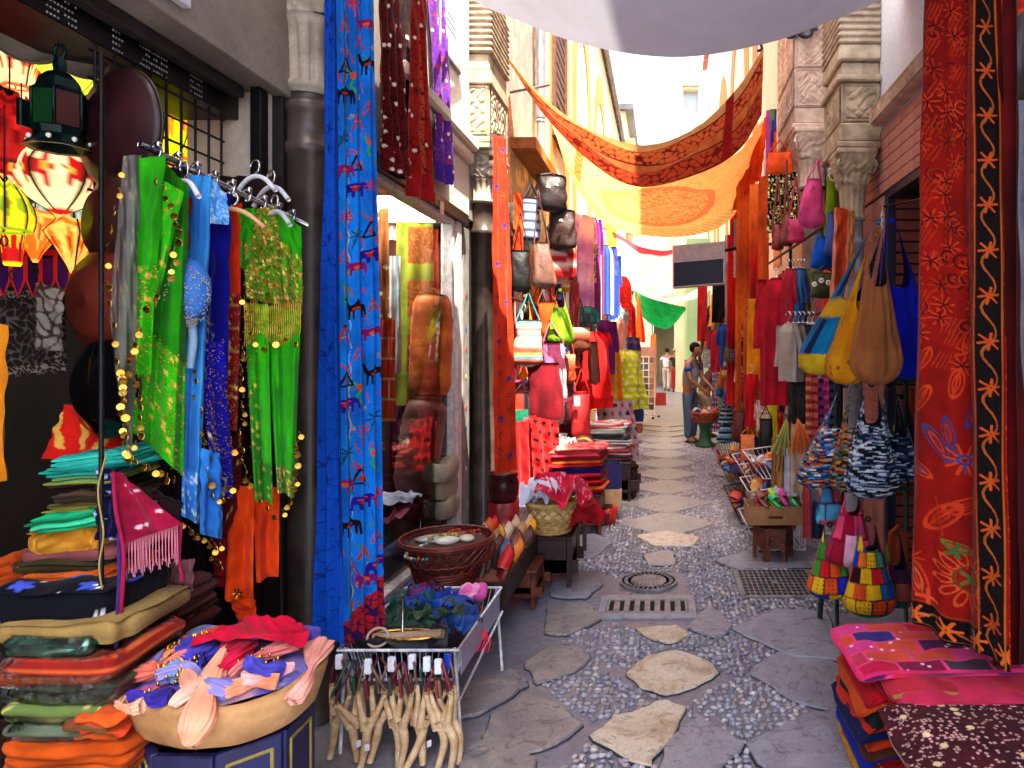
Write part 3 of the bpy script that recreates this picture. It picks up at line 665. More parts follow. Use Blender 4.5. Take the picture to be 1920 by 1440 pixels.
fw = mk('window', msum([bx(.66, .75, 26.9, 26.999, 8.2, 12.1), bx(1.35, 1.44, 26.9, 26.999, 8.2, 12.1), bx(.66, 1.44, 26.88, 26.998, 12.1, 12.25)]), STONEC, ft, False)
mk('pane', bx(.75, 1.35, 27.3, 27.35, 8.2, 12), surf('pale_sky_pane', 'b8c4cc', '98a8b4', 1, .1), fw, False)
mk('green_shutter_wall', bx(.8, 1.6, 24, 26.9, 0, 5.6), surf('green_render', '8eb48c', '7aa07c', 1, .8), ft, False)
# grey column at the right edge
ec = thing('marble_column', 'grey lavender marble column beside the red embroidered hanging', 'column', (1.455, 2.84, 0))
mk('shaft', lathe([(.075, 0), (.075, 2.0), (.083, 2.03), (.083, 2.05), (.075, 2.07), (.075, 2.16), (.083, 2.19), (.083, 2.21), (.075, 2.23), (.075, 2.5), (.09, 2.54), (.09, 2.58), (.075, 2.6), (.075, 2.62)], 26, (1.455, 2.84, 0)), surf('lavender_marble', '8e8c98', '70707c', 6, .4, 0, .1), ec)
mk('capital', lathe([(.075, 2.62), (.11, 2.8), (.16, 3.0), (.16, 3.2)], 26, (1.455, 2.84, 0)), MARBLED, ec)
# ================================================================== COLOUR OF TEXTILES (dyes and prints, metres across x and down y)
def K(*cs): return [hx(c) for c in cs]
def solid(c, c2=None, seed=0):
    a = hx(c); b = a*.8 if c2 is None else hx(c2); w_ = wav(seed+3, 6, .6, 3)
    def f(x, y, u, v):
        t = np.clip(.5+.4*w_(x*3, y*1.3), 0, 1)[..., None]; return a*t+b*(1-t)
    return f
def stripes(cs, wd, axis=1, wob=0, seed=0):
    cs = np.array(K(*cs)); w_ = wav(seed, 4, .5, 2)
    def f(x, y, u, v):
        q = (y if axis else x)+(wob*w_(x*2, y*2) if wob else 0); return cs[(np.floor(q/wd).astype(int)) % len(cs)]
    return f
def plaid(cs, wd):
    cs = np.array(K(*cs)); n = len(cs)
    def f(x, y, u, v):
        i = np.floor(x/wd).astype(int) % n; j = np.floor(y/wd).astype(int) % n; return .5*(cs[i]+cs[j])
    return f
def dots(bg, fg, r, s, seed=0, fgs=None):
    bg = hx(bg); F_ = np.array(K(*(fgs or [fg])))
    def f(x, y, u, v):
        row = np.floor(y/s); xx = x+(row % 2)*s*.5; i = np.floor(xx/s)
        d = np.hypot(xx/s-i-.5, y/s-row-.5)*s; k = ((i*7+row*13).astype(int)) % len(F_)
        return np.where((d < r)[..., None], F_[k], bg)
    return f
def patch(cs, wx, wy, seed=0, seam='3a1830', sw=.004, fleck=None):
    cs = np.array(K(*cs)); se = hx(seam); fl = None if fleck is None else hx(fleck)
    def f(x, y, u, v):
        yy = y/wy; j = np.floor(yy); xx = x/wx+.5*(j % 2)+.2*hash2(j, 0, seed); i = np.floor(xx)
        k = (hash2(i, j, seed)*len(cs)).astype(int) % len(cs); c = cs[k]
        if fl is not None:
            a = x/.012; b = y/.02; m = (np.hypot(a-np.floor(a)-.5, (b-np.floor(b)-.5)*.6) < .13) & (hash2(i, j, seed+5) < .45); c = np.where(m[..., None], fl, c)
        e = np.minimum(np.minimum(xx-i, i+1-xx)*wx, np.minimum(yy-j, j+1-yy)*wy); return np.where((e < sw)[..., None], se, c)
    return f
def spacedye(cs, sy=.008, sx=.07, seed=0):
    cs = np.array(K(*cs))
    def f(x, y, u, v):
        j = np.floor(y/sy+.25*np.sin(x*30)); i = np.floor(x/sx+hash2(j, 1, seed)*9); return cs[(hash2(i, j, seed)*len(cs)).astype(int) % len(cs)]
    return f
def scroll(bg, fg, s=.06, wd=.22, seed=0, fg2=None):
    """curly embroidered lines"""
    bg, fg = hx(bg), hx(fg); f2 = fg if fg2 is None else hx(fg2); r = np.random.RandomState(seed); p = r.uniform(0, 6, 6)
    def f(x, y, u, v):
        X, Y = x/s*2*PI, y/s*2*PI
        g = np.sin(X+1.6*np.sin(.6*Y+p[0])+p[1])+np.sin(Y+1.6*np.sin(.7*X+p[2])+p[3]); h = np.sin(.31*X+p[4])*np.sin(.27*Y+p[5])
        m = np.abs(g) < wd; c = np.where((h > 0)[..., None], fg, f2); return np.where(m[..., None], c, bg)
    return f
def specks(base, c, dens=.1, s=.012, seed=0):
    c = hx(c)
    def f(x, y, u, v):
        b = base(x, y, u, v); i, j = np.floor(x/s), np.floor(y/s)
        m = (hash2(i, j, seed) < dens) & (np.hypot(x/s-i-.5, y/s-j-.5) < .42); return np.where(m[..., None], c, b)
    return f
def grad(cs, axis='v'):
    cs = np.array(K(*cs)); n = len(cs)
    def f(x, y, u, v):
        t = np.clip((v if axis == 'v' else u), 0, 1)*(n-1); i = np.minimum(t.astype(int), n-2); k = (t-i)[..., None]; return cs[i]*(1-k)+cs[i+1]*k
    return f
def border(base, c, top=0, bot=0, side=0):
    c = hx(c) if isinstance(c, str) else c
    def f(x, y, u, v):
        b = base(x, y, u, v); m = (v < top) | (v > 1-bot) | (u < side) | (u > 1-side)
        cc = c(x, y, u, v) if callable(c) else c
        return np.where(m[..., None], cc, b)
    return f
class Paint:
    """embroidery worked thread by thread on a cloth: x across, y down, metres"""
    def __init__(s, X, Y, C): s.X, s.Y, s.C = X, Y, C; s.dx = X[1, 0]-X[0, 0]; s.dy = Y[0, 1]-Y[0, 0]
    def box(s, x0, x1, y0, y1):
        n, m = s.X.shape; i0 = max(0, int(x0/s.dx)); i1 = min(n, int(x1/s.dx)+2); j0 = max(0, int(y0/s.dy)); j1 = min(m, int(y1/s.dy)+2)
        return slice(i0, max(i0, i1)), slice(j0, max(j0, j1))
    def line(s, pts, w_, c, closed=False):
        P = np.asarray(pts, float); c = hx(c)
        if closed: P = np.vstack([P, P[:1]])
        for a, b in zip(P[:-1], P[1:]):
            sl_ = s.box(min(a[0], b[0])-w_, max(a[0], b[0])+w_, min(a[1], b[1])-w_, max(a[1], b[1])+w_); X, Y = s.X[sl_], s.Y[sl_]
            if X.size == 0: continue
            d = b-a; t = np.clip(((X-a[0])*d[0]+(Y-a[1])*d[1])/(d@d+1e-12), 0, 1); m = np.hypot(X-a[0]-t*d[0], Y-a[1]-t*d[1]) < w_
            s.C[sl_][m] = c
    def fill(s, pts, c):
        P = np.asarray(pts, float); sl_ = s.box(P[:, 0].min(), P[:, 0].max(), P[:, 1].min(), P[:, 1].max()); X, Y = s.X[sl_], s.Y[sl_]
        if X.size: s.C[sl_][inside(P, X, Y)] = hx(c)
    def ell(s, cx, cy, rx, ry, c, a=0, ring=0):
        r = max(rx, ry); sl_ = s.box(cx-r, cx+r, cy-r, cy+r); X, Y = s.X[sl_]-cx, s.Y[sl_]-cy
        if X.size == 0: return
        k, q = math.cos(a), math.sin(a); d = np.hypot((X*k+Y*q)/rx, (-X*q+Y*k)/ry); m = d < 1
        if ring: m &= d > 1-ring
        s.C[sl_][m] = hx(c)
    def flower(s, cx, cy, r, n, c, w_=.003, a0=0):
        for i in range(n):
            a = a0+2*PI*i/n; s.line([(cx+.2*r*math.cos(a), cy+.2*r*math.sin(a)), (cx+r*math.cos(a), cy+r*math.sin(a))], w_, c)
    def spiral(s, cx, cy, r, c, w_=.003, turns=1.6, a0=0):
        t = np.linspace(0, 1, 22); s.line(np.stack([cx+r*t*np.cos(a0+turns*2*PI*t), cy+r*t*np.sin(a0+turns*2*PI*t)], 1), w_, c)
    def sh(s, shape, cx, cy, k, c, flip=1): s.fill([(cx+flip*x*k, cy-y*k) for x, y in shape], c)
ELE = [(-1, 0), (-1, .9), (-.8, 1.25), (.5, 1.3), (.75, 1.35), (1.0, 1.1), (1.1, .3), (1.0, .25), (.9, .8), (.75, .7), (.75, 0), (.55, 0), (.5, .5), (-.1, .5), (-.15, 0), (-.4, 0), (-.45, .5), (-.75, .5), (-.8, 0)]
CAM = [(-.9, 0), (-.82, .9), (-.75, 1.15), (-.35, 1.25), (-.1, 1.7), (.1, 1.3), (.45, 1.2), (.6, 1.5), (.7, 1.9), (1.05, 1.85), (1.0, 1.7), (.85, 1.65), (.8, 1.2), (.6, .85), (.62, 0), (.5, 0), (.42, .75), (.3, .75), (.28, 0), (.16, 0), (.12, .75), (-.5, .75), (-.58, 0), (-.68, 0), (-.7, .7), (-.78, 0)]
# ================================================================== HANGING CLOTH
def drape_mesh(A, B, C, D, nu, nv, f=None, folds=((5, .02),), seed=0, grow=.35, hem=0, sag=0, bulge=0, gather=0, X=None, raw=None):
    """A,B top corners, C,D bottom corners under them; folds=(count, depth) lie across the cloth"""
    A, B, C, D = [np.asarray(q, float) for q in (A, B, C, D)]
    u, v = np.meshgrid(np.linspace(0, 1, nu), np.linspace(0, 1, nv), indexing='ij'); r = np.random.RandomState(seed)
    ug = u+gather*.0
    P = (1-v)[..., None]*((1-ug)[..., None]*A+ug[..., None]*B)+v[..., None]*((1-ug)[..., None]*C+ug[..., None]*D)
    ac = (B-A)+(D-C); dn = (C-A)+(D-B); n = np.cross(ac, dn); n /= np.linalg.norm(n)
    amp = grow+(1-grow)*v; d = 0
    for (k, a) in folds:
        p, q = r.uniform(0, 6, 2); d = d+a*np.sin(2*PI*k*u+p+.7*np.sin(1.7*v*PI*r.uniform(.4, 1)+q)+.25*np.sin(7*v+q))
    w_ = wav(seed+1, 6, .5, 2.2); d = d*amp+.006*w_(u*2, v*3)
    P = P+d[..., None]*n
    if bulge: P = P+(bulge*np.sin(PI*v)*(.6+.4*np.sin(PI*u)))[..., None]*n
    P[..., 2] -= sag*4*u*(1-u)*(1-v)
    if hem: P[..., 2] -= hem*v**2*wav(seed+9, 4, .5, 1.6)(u*1.3)
    W_ = np.linalg.norm(.5*ac); H_ = np.linalg.norm(.5*dn); x, y = u*W_, v*H_
    Cc = raw if raw is not None else (f(x, y, u, v) if f else None)
    return gridm(P, Cc), W_, H_
def drape(name, label, cat, A, B, C, D, nu, nv, f, mat=None, parent=None, group=None, **k):
    m, _, _ = drape_mesh(A, B, C, D, nu, nv, f, **k); return mk(name, m, mat or CLOTH, parent, True, label, cat, group)
def scarf(label, px, y0, y1, wpx, Y, f, name='hanging_scarf', cat='scarf', slant=0, mat=None, yaw=.5, folds=((4, .02),), seed=None, lean=0, group=None, nu=None, nv=None, **k):
    """cloth hanging at a distance: px centre, top and bottom rows, width in the photograph, depth Y; yaw turns it towards the lane"""
    a, b = at(px, y0, Y), at(px+lean, y1, Y); wd = wpx/FX*Y; d = np.array([wd/2, yaw*wd/2, 0]); s_ = np.array([0, 0, slant*wd/2])
    nu = nu or int(max(14, wpx*.8)); nv = nv or int(max(16, (y1-y0)*.32))
    return drape(name, label, cat, a-d-s_, a+d+s_, b-d*1.1-s_, b+d*1.1+s_, nu, nv, f, mat, group=group, folds=tuple((n, min(q, wd*.16)) for n, q in folds), seed=int(px*3+y0) if seed is None else seed, **k)
# ================================================================== BAGS
def ribbon(pts, wd, nrm, C=None, th=.004):
    """flat strap along pts, wd wide across nrm"""
    P = catmull(pts, 6) if len(pts) > 2 else line(pts[0], pts[1], 4); n = len(P); t = np.gradient(P, axis=0); t /= np.linalg.norm(t, axis=1)[:, None]+1e-9
    nr = np.broadcast_to(np.asarray(nrm, float), P.shape); b = np.cross(t, nr); b /= np.linalg.norm(b, axis=1)[:, None]+1e-9; s_ = np.cross(b, t)
    w2 = np.broadcast_to(np.asarray(wd, float)/2, (n,))[:, None]
    R = np.stack([P-s_*w2-b*th, P+s_*w2-b*th, P+s_*w2+b*th, P-s_*w2+b*th], 1); m = loftm(R)
    if C is not None: m.col(C)
    return m
def hobo_mesh(L, W, D, f, seed=0, rim=.52, w0=.03, p=7, folds=9, na=112, nr=80, bott=.10, belly=.82):
    """slouchy shoulder bag hanging from one point at the origin; wide along x, length L down"""
    th = np.linspace(0, 2*PI, na, endpoint=False); s = np.linspace(0, 1, nr); r = np.random.RandomState(seed); ph = r.uniform(0, 6, 3)
    cs, sn = np.cos(th), np.sin(th); rt = rim*(1-np.abs(cs)**p); t = rt[None]+(1-rt[None])*s[:, None]
    wt = w0+(W/2-w0)*np.clip(t/belly, 0, 1)**1.15; lo = np.clip((t-belly)/(1-belly), 0, 1); wt = wt*np.sqrt(np.clip(1-lo**2.4, 0, 1))+.001
    dt = .012+(D/2-.012)*np.clip((t-.08)/(belly-.1), 0, 1)**.9; dt = dt*np.sqrt(np.clip(1-lo**2.2, 0, 1))+.001
    g = 1+.10*np.sin(folds*th[None]+ph[0]+1.5*t)*np.clip(1.25-t, 0, 1)+.05*np.sin(5*th[None]+ph[1]+7*t)
    wv_ = wav(seed+2, 6, .5, 2.0); g = g-.05*np.abs(wav(seed+8, 7, 1.0, 2.6)(np.cos(th)[None]*1.1, np.sin(th)[None]*.6+t*1.5))*np.clip(t*1.4, 0, 1)+.04*wv_(np.cos(th)[None]*1.2+t, np.sin(th)[None]*1.2+t)
    P = np.stack([wt*cs[None]*(1+.3*(g-1)), dt*sn[None]*g, -L*(t-bott*.0)*np.ones_like(g)], -1)
    xx = th[None]/(2*PI)*2*(W+D)*np.ones_like(t); yy = t*L
    C = f(xx, yy, th[None]/(2*PI)*np.ones_like(t), t); return loftm(P, (False, True), C)
def hobo(label, px, y0, y1, wpx, Y, f, yaw=0, D=.16, name='shoulder_bag', cat='bag', mat=None, seed=0, group=None, inner='1a1218', **k):
    c = at(px, y0, Y); L = (y1-y0)/FX*Y; W = wpx/FX*Y/max(.35, abs(math.cos(yaw))); t = thing(name, label, cat, c, group)
    m = hobo_mesh(L, W, min(D, W*.7), f, seed, **k); m.rz(yaw); m.move(c); mk('body', m, mat or CLOTH, t)
    li = hobo_mesh(L*.97, W*.9, min(D, W*.7)*.85, solid(inner), seed, **{**k, 'na': 32, 'nr': 12}); li.rz(yaw); li.move(c+np.array([0, 0, -.012])); mk('lining', li, CLOTH, t)
    th = np.linspace(0, 2*PI, 12, endpoint=False); mk('loop', tube(np.stack([c[0]+.011*np.cos(th), np.full(12, c[1]), c[2]+.004+.011*np.sin(th)], 1), .006, 6, True).col(f(np.zeros((1, 1)), np.zeros((1, 1)), np.zeros((1, 1)), np.zeros((1, 1)))[0, 0]), mat or CLOTH, t)
    return t
def tote(label, px, y0, y1, ys, wpx, Y, f, yaw=0, D=.08, name='tote_bag', cat='bag', mat=None, taper=.85, strapw=.03, sc=None, flap=None, seed=0, group=None, lean=0, rnd=3.0):
    """bag with a strap: y0 hook, ys top of the body, y1 bottom"""
    c = at(px, y0, Y); top = at(px+lean*.5, ys, Y); bot = at(px+lean, y1, Y); W = wpx/FX*Y; t = thing(name, label, cat, c, group); H_ = top[2]-bot[2]
    na = 40; th = np.linspace(0, 2*PI, na, endpoint=False); zz = np.linspace(0, 1, 16); e = 2/rnd
    ca, sa = np.sign(np.cos(th))*np.abs(np.cos(th))**e, np.sign(np.sin(th))*np.abs(np.sin(th))**(2/2.2); wv_ = wav(seed+5, 6, .6, 2)
    wt = W/2*(taper+(1-taper)*np.clip(zz*1.3, 0, 1))*(1-.75*np.clip((zz-.9)/.1, 0, 1)**2.5); dt = D/2*(.35+.65*np.sin(PI*np.clip(zz*.75+.12, 0, 1)))*(1-.8*np.clip((zz-.88)/.12, 0, 1)**2.5)
    g = 1-.05*np.abs(wav(seed+8, 7, .8, 2.2)(ca[None], zz[:, None]*1.5))+.06*wv_(ca[None]*.8+seed, zz[:, None]*1.6+sa[None]*.5)
    P = np.stack([wt[:, None]*ca[None]*g, dt[:, None]*sa[None]*g*1.1, np.repeat(-H_*zz[:, None], na, 1)], -1)
    C = f(np.repeat(th[None]/(2*PI)*2*(W+D), 16, 0), np.repeat(zz[:, None]*H_, na, 1), np.repeat(th[None]/(2*PI), 16, 0), np.repeat(zz[:, None], na, 1))
    sh_ = (bot-top)*np.array([1, 1, 0]); m = loftm(P, (True, True), C); m.rz(yaw); tz = -m.V[:, 2]/H_; m.V[:, :2] += tz[:, None]*sh_[:2]; m.move(top); mk('body', m, mat or CLOTH, t)
    d = np.array([math.cos(yaw), math.sin(yaw), 0])*W/2*taper*.92; n = np.array([-math.sin(yaw), math.cos(yaw), 0])
    scol = sc if sc is not None else f(np.array([[.1]]), np.array([[.02]]), np.array([[.2]]), np.array([[.1]]))[0, 0]
    if c[2]-top[2] > .02:
        for s_ in (-1, 1): mk('strap', ribbon([top+s_*d-np.array([0, 0, .05]), top+s_*d, top*.45+c*.55+s_*d*.42, c], strapw, np.cross(d, n)*0+n, scol), mat or CLOTH, t)
    if flap:
        fm = gridm(np.stack([np.stack([np.linspace(-1, 1, 12)*W/2*taper*1.02*(1-.15*q), -(D*.30+D*.28*math.sin(PI*min(1, q*.8)))*np.ones(12)-.006, np.full(12, -H_*.55*q)], 1) for q in np.linspace(0, 1, 8)])); fm.col(flap); fm.rz(yaw).move(top+np.array([0, 0, .004])); mk('flap', fm, mat or CLOTH, t)
    return t
# ================================================================== CLOTHES
def hanger_mesh(c, W, yaw, drop=.11):
    d = np.array([math.cos(yaw), math.sin(yaw), 0])*W/2; th = np.linspace(-.4*PI, PI, 12)
    hk = np.stack([.022*np.cos(th), np.zeros(12), .022*np.sin(th)], 1)@rotm(z=yaw).T+c
    return tube(np.vstack([[c+np.array([0, 0, -drop*.6])], hk[:1]*.3+.7*(c-np.array([0, 0, .02])), hk]), .0035, 6), tube(catmull([c-d-np.array([0, 0, drop+.03]), c-d*.5-np.array([0, 0, drop*.8]), c-np.array([0, 0, drop*.55]), c+d*.5-np.array([0, 0, drop*.8]), c+d-np.array([0, 0, drop+.03])], 5), .008, 6)
def garment(label, px, y0, y1, wpx, Y, f, yaw=1.1, sleeve=0, D=.09, name='shirt', cat='garment', mat=None, flare=1.0, seed=0, ruffle=0, hanger='d8d0c0', group=None, neck=.34, waist=1.0, nrr=36, foldn=7, foldd=.10):
    """a garment on a hanger; wpx is its apparent width, yaw its turn towards the lane"""
    c = at(px, y0, Y); L = (y1-y0)/FX*Y; W = wpx/FX*Y/max(.3, abs(math.cos(yaw))); t = thing(name, label, cat, c, group)
    na = 56; th = np.linspace(0, 2*PI, na, endpoint=False); s = np.linspace(0, 1, nrr); r = np.random.RandomState(seed); ph = r.uniform(0, 6, 3)
    sh = np.clip(s/.09, 0, 1); wt = W/2*(neck+(1-neck)*sh**.8)*(1+(flare-1)*s)*(1-(1-waist)*np.exp(-((s-.38)/.12)**2)); dt = D/2*(.3+.7*np.clip(s/.14, 0, 1))*(1+(flare-1)*s)
    g = 1+foldd*np.sin(foldn*th[None]+ph[0]+1.2*s[:, None])*s[:, None]+.05*np.sin(5*th[None]+ph[1]+5*s[:, None])
    if ruffle: g = g*(1+.10*np.clip(np.sin(ruffle*PI*2*s[:, None]), 0, 1)*np.clip(s[:, None]-.25, 0, 1)+.05*np.sin(22*th[None])*np.clip((s[:, None]-.4)*2, 0, 1))
    z = -.07*np.minimum(1, L)*0-L*s; zz = np.repeat(z[:, None], na, 1)-.04*W*sh[:, None]*np.abs(np.cos(th))[None]
    P = np.stack([wt[:, None]*np.cos(th)[None]*(.6+.4*g), dt[:, None]*np.sin(th)[None]*(1+2.2*(g-1)), zz-.06], -1)
    xx = np.repeat(th[None]/(2*PI)*2*(W+D), nrr, 0); C = f(xx, np.repeat(s[:, None]*L, na, 1), np.repeat(th[None]/(2*PI), nrr, 0), np.repeat(s[:, None], na, 1))
    m = loftm(P, (True, False), C); m.rz(yaw).move(c); mk('body', m, mat or CLOTH, t)
    if sleeve:
        for s_ in (-1, 1):
            n2 = 20; q = np.linspace(0, 1, 16); r1 = (.075-.025*q)*min(1, W/.4); ax_ = np.stack([s_*(W/2*.9+.05*np.sin(q*1.7)), .01*np.sin(q*5+seed), -.075-sleeve*q], 1)
            a2 = np.linspace(0, 2*PI, n2, endpoint=False); wr = 1+.12*np.sin(q*21+seed)[:, None]*np.cos(a2*2)[None]
            PP = ax_[:, None]+np.stack([r1[:, None]*np.cos(a2)[None]*.8*wr, r1[:, None]*np.sin(a2)[None]*.62*wr, np.zeros((16, n2))], -1)
            CC = f(np.repeat(a2[None]*.05, 16, 0), np.repeat(q[:, None]*sleeve, n2, 1), np.repeat(a2[None]/(2*PI), 16, 0), np.repeat(q[:, None]*.6+.1, n2, 1))
            mk('sleeve', loftm(PP, (True, False), CC).rz(yaw).move(c), mat or CLOTH, t)
    if hanger:
        a, b = hanger_mesh(c, W*.9, yaw); mk('hanger_hook', a, CHROME, t); mk('hanger', b.col(hanger), PLAS, t)
    return t
# ================================================================== FOLDED AND CRUMPLED CLOTH
def fold_mesh(sx, sy, h, f, layers=3, seed=0, na=64, sq=8, dense=0):
    th = np.linspace(0, 2*PI, na, endpoint=False)+PI/4; e = 2/sq; cx, sy_ = np.sign(np.cos(th))*np.abs(np.cos(th))**e, np.sign(np.sin(th))*np.abs(np.sin(th))**e
    r = np.random.RandomState(seed); wv_ = wav(seed+1, 6, .4, 1.3); off = r.uniform(-.018, .018, (layers, 2)); rings = []; cc = []; nl = 4*layers
    for i in range(nl+1):
        q = i/nl; l = min(layers-1, int(q*layers)); k = (q*layers-l); b = -.013*(1-math.sqrt(max(0, 1-(2*k-1)**2)))-.004
        jig = .007*wav(seed+l, 5, .5, 2)(cx, sy_)
        rings.append(np.stack([(sx/2+b+jig)*cx+off[l, 0], (sy/2+b+jig)*sy_+off[l, 1], q*h+(.10*h*wv_(cx*.7, sy_*.7))*(q > 0)], 1)); cc.append((q, l))
    top = rings[-1]; ctr = top.mean(0)
    for s_ in () if dense else (.985, .95, .8, .6, .4, .2, .06):
        rg = ctr+(top-ctr)*s_; rg[:, 2] = top[:, 2]*s_**.5+ctr[2]*(1-s_**.5)+.004*(s_ < .99)+.004*wv_(rg[:, 0]*9, rg[:, 1]*9); rings.append(rg); cc.append((1, layers))
    P = np.array(rings); x, y = P[..., 0]+sx/2, P[..., 1]+sy/2; q = np.array([c[0] for c in cc])[:, None]*np.ones(na); l = np.array([c[1] for c in cc])[:, None]
    C = f(np.where(l == layers, x, np.arctan2(P[..., 1], P[..., 0])*(sx+sy)/3), np.where(l == layers, y, q*h+l*.31), x/sx, np.where(l == layers, np.clip(y/sy, 0, 1), .5)); m = loftm(P, (True, not dense), C)
    if dense:
        nx, ny = max(8, int(sx/dense)), max(8, int(sy/dense)); a, b = np.meshgrid(np.linspace(-1, 1, nx), np.linspace(-1, 1, ny), indexing='ij'); c = .3/sq*2
        X, Y = a*np.sqrt(1-c*b*b)*(sx/2-.004)+off[-1, 0], b*np.sqrt(1-c*a*a)*(sy/2-.004)+off[-1, 1]; e = np.maximum(np.abs(a), np.abs(b)); Z = h+.006-.006*e**10+.004*wv_(X*6, Y*6)*(1-e**8)+(.10*h*wv_(a*.7, b*.7))
        m = m+gridm(np.stack([X, Y, Z], -1), f(X+sx/2, Y+sy/2, (a+1)/2, (1-b)/2))
    return m
def fold(name, label, cat, c, sx, sy, h, f, rot=0, tilt=0, layers=3, seed=0, mat=None, group=None, dense=0):
    m = fold_mesh(sx, sy, h, f, layers, seed, dense=dense)
    if tilt: m.ax(rotm(y=tilt))
    m.rz(rot).move(c); return mk(name, m, mat or CLOTH, None, True, label, cat, group)
def crumple_mesh(c, sx, sy, rot, f, base=None, seed=0, amp=.03, lift=.0, n=40, twist=0, pinch=0):
    u, v = np.meshgrid(np.linspace(-1, 1, n), np.linspace(-1, 1, n), indexing='ij'); a = wav(seed, 8, .3, .9); b = wav(seed+50, 8, .8, 1.8); e = wav(seed+90, 6, .3, .8)
    x, y = u*np.sqrt(1-.3*v*v)*sx/2, v*np.sqrt(1-.3*u*u)*sy/2*(1-pinch*np.exp(-(u/.3)**2))
    x = x+.08*sx*e(u, v); y = y+.08*sy*wav(seed+91, 6, .3, .8)(u, v)
    z = amp*(1.15-np.abs(a(u, v))-.30*np.abs(b(u, v)))+lift
    k, q = math.cos(rot), math.sin(rot); X, Y = c[0]+x*k-y*q, c[1]+x*q+y*k
    Z = c[2]+z*(1 if base is None else 1)+(base(X, Y) if base else 0)
    return gridm(np.stack([X, Y, Z], -1), f(x+sx/2, y+sy/2, (u+1)/2, (v+1)/2))
# ================================================================== AWNINGS OVER THE LANE
def awning(name, label, e1, Y1, e2, Y2, f, cat='awning', mat=None, nu=70, nv=26, folds=2, amp=.03, seed=0):
    """e1/e2: photographed run of the two long edges, each at its own real distance"""
    a = catmull([at(px, py, Y1+(dy if len(q) > 2 else 0)) for q in e1 for px, py, *r in [q] for dy in [r[0] if r else 0]], 10)
    b = catmull([at(px, py, Y2+(r[0] if r else 0)) for q in e2 for px, py, *r in [q]], 10)
    def res(p):
        s = np.concatenate([[0], np.cumsum(np.linalg.norm(np.diff(p, axis=0), axis=1))]); s /= s[-1]; t = np.linspace(0, 1, nu); return np.stack([np.interp(t, s, p[:, i]) for i in range(3)], 1)
    a, b = res(a), res(b); v = np.linspace(0, 1, nv)[None, :, None]; P = a[:, None]*(1-v)+b[:, None]*v
    u = np.linspace(0, 1, nu)[:, None]; vv = np.linspace(0, 1, nv)[None]
    P[..., 2] += amp*np.sin(folds*2*PI*vv+2*np.sin(3*u*PI)+seed)*np.sin(PI*vv)**.5
    L = np.linalg.norm(np.diff(a, axis=0), axis=1).sum(); W_ = np.linalg.norm(a-b, axis=1).mean()
    return mk(name, gridm(P, f(u*L*np.ones_like(vv), vv*W_*np.ones_like(u), u*np.ones_like(vv), vv*np.ones_like(u))), mat or AWN, None, True, label, cat)
# white canopy over the near end of the lane
nu, nv = 60, 40
u, v = np.meshgrid(np.linspace(0, 1, nu), np.linspace(0, 1, nv), indexing='ij')
far = catmull([at(860, -40, 4.55), at(888, 5, 4.5), at(980, 45, 4.45), at(1100, 84, 4.4), at(1270, 103, 4.4), at(1440, 78, 4.4), at(1560, 40, 4.45), at(1645, 8, 4.5), at(1690, -30, 4.55)], 10)
tt = np.linspace(0, len(far)-1, nu); far = np.stack([np.interp(tt, np.arange(len(far)), far[:, i]) for i in range(3)], 1)
P = np.zeros((nu, nv, 3)); P[..., 0] = far[:, 0:1]*(1+.03*v); P[..., 1] = far[:, 1:2]*(1-v)+.1*v
P[..., 2] = far[:, 2:3]+.12*v-.16*np.sin(PI*np.clip(v*1.1, 0, 1))*np.sin(PI*u)+.015*np.sin(9*u+4*v)
WH = tint('white_awning_canvas', .9, 0, .1, transl=.10, var=(.93, 1.03), vscale=5)
mk('canopy', gridm(P, np.broadcast_to(hx('b8bac8'), P.shape)), WH, label='white canvas canopy sagging across the near end of the lane', cat='canopy')
def oran1(x, y, u, v):
    b = solid('b8683c', '9c5028', 1)(x, y, u, v); b = np.where((v < .16)[..., None], hx('b88450'), b)
    s = scroll('b8582c', '641810', .12, .36, 2)(x, y, u, v); b = np.where(((v > .16) & (v < .42))[..., None], s, b)
    s2 = scroll('a03c20', '641410', .15, .5, 4)(x, y, u, v); b = np.where(((v > .62) & (v < .97))[..., None], s2, b)
    for e in (.15, .43, .6, .98): b = np.where((np.abs(v-e) < .012)[..., None], hx('58100e'), b)
    b = np.where(((u > .80) & (u < .84))[..., None], hx('7a1410'), b); return b
awning('orange_awning', 'orange scarf awning with dark red scroll border slung between the facades', [(948, 102), (1000, 165), (1085, 232), (1200, 272), (1300, 242), (1380, 168), (1432, 88)], 6.5,
       [(962, 125, -.3), (1020, 215), (1105, 302), (1195, 350), (1310, 326), (1385, 282), (1428, 215)], 7.4, oran1, mat=tint('heavy_awning_cloth', .9, 0, .2, transl=.34), nu=240, nv=90)
def oran2(x, y, u, v):
    b = grad(['f0c878', 'ecb45c', 'e0a858', 'd89450'], 'u')(x, y, u, v); c = np.hypot((u-.52)/.20, (v-.45)/.30)
    s = scroll('e49850', 'c86838', .08, .38, 8)(x, y, u, v); b = np.where((c < .95)[..., None], s, b); b = np.where((np.abs(c-1) < .07)[..., None], hx('cc7440'), b)
    b = np.where(((u > .16) & (u < .21))[..., None], scroll('d87838', 'a84424', .08, .45, 3)(x, y, u, v), b)
    b = np.where((v > .80)[..., None], dots('cfa860', 'b48438', .02, .06)(x, y, u, v), b); return b
awning('yellow_awning', 'golden yellow scarf awning with an orange paisley medallion, hung behind the orange one', [(1028, 212), (1060, 250), (1120, 310), (1200, 340), (1300, 322), (1385, 285), (1430, 225)], 7.7,
       [(1040, 245, -.2), (1070, 330), (1130, 415), (1200, 440), (1300, 441), (1375, 405), (1420, 300)], 9.6, oran2, nu=220, nv=100, seed=2)
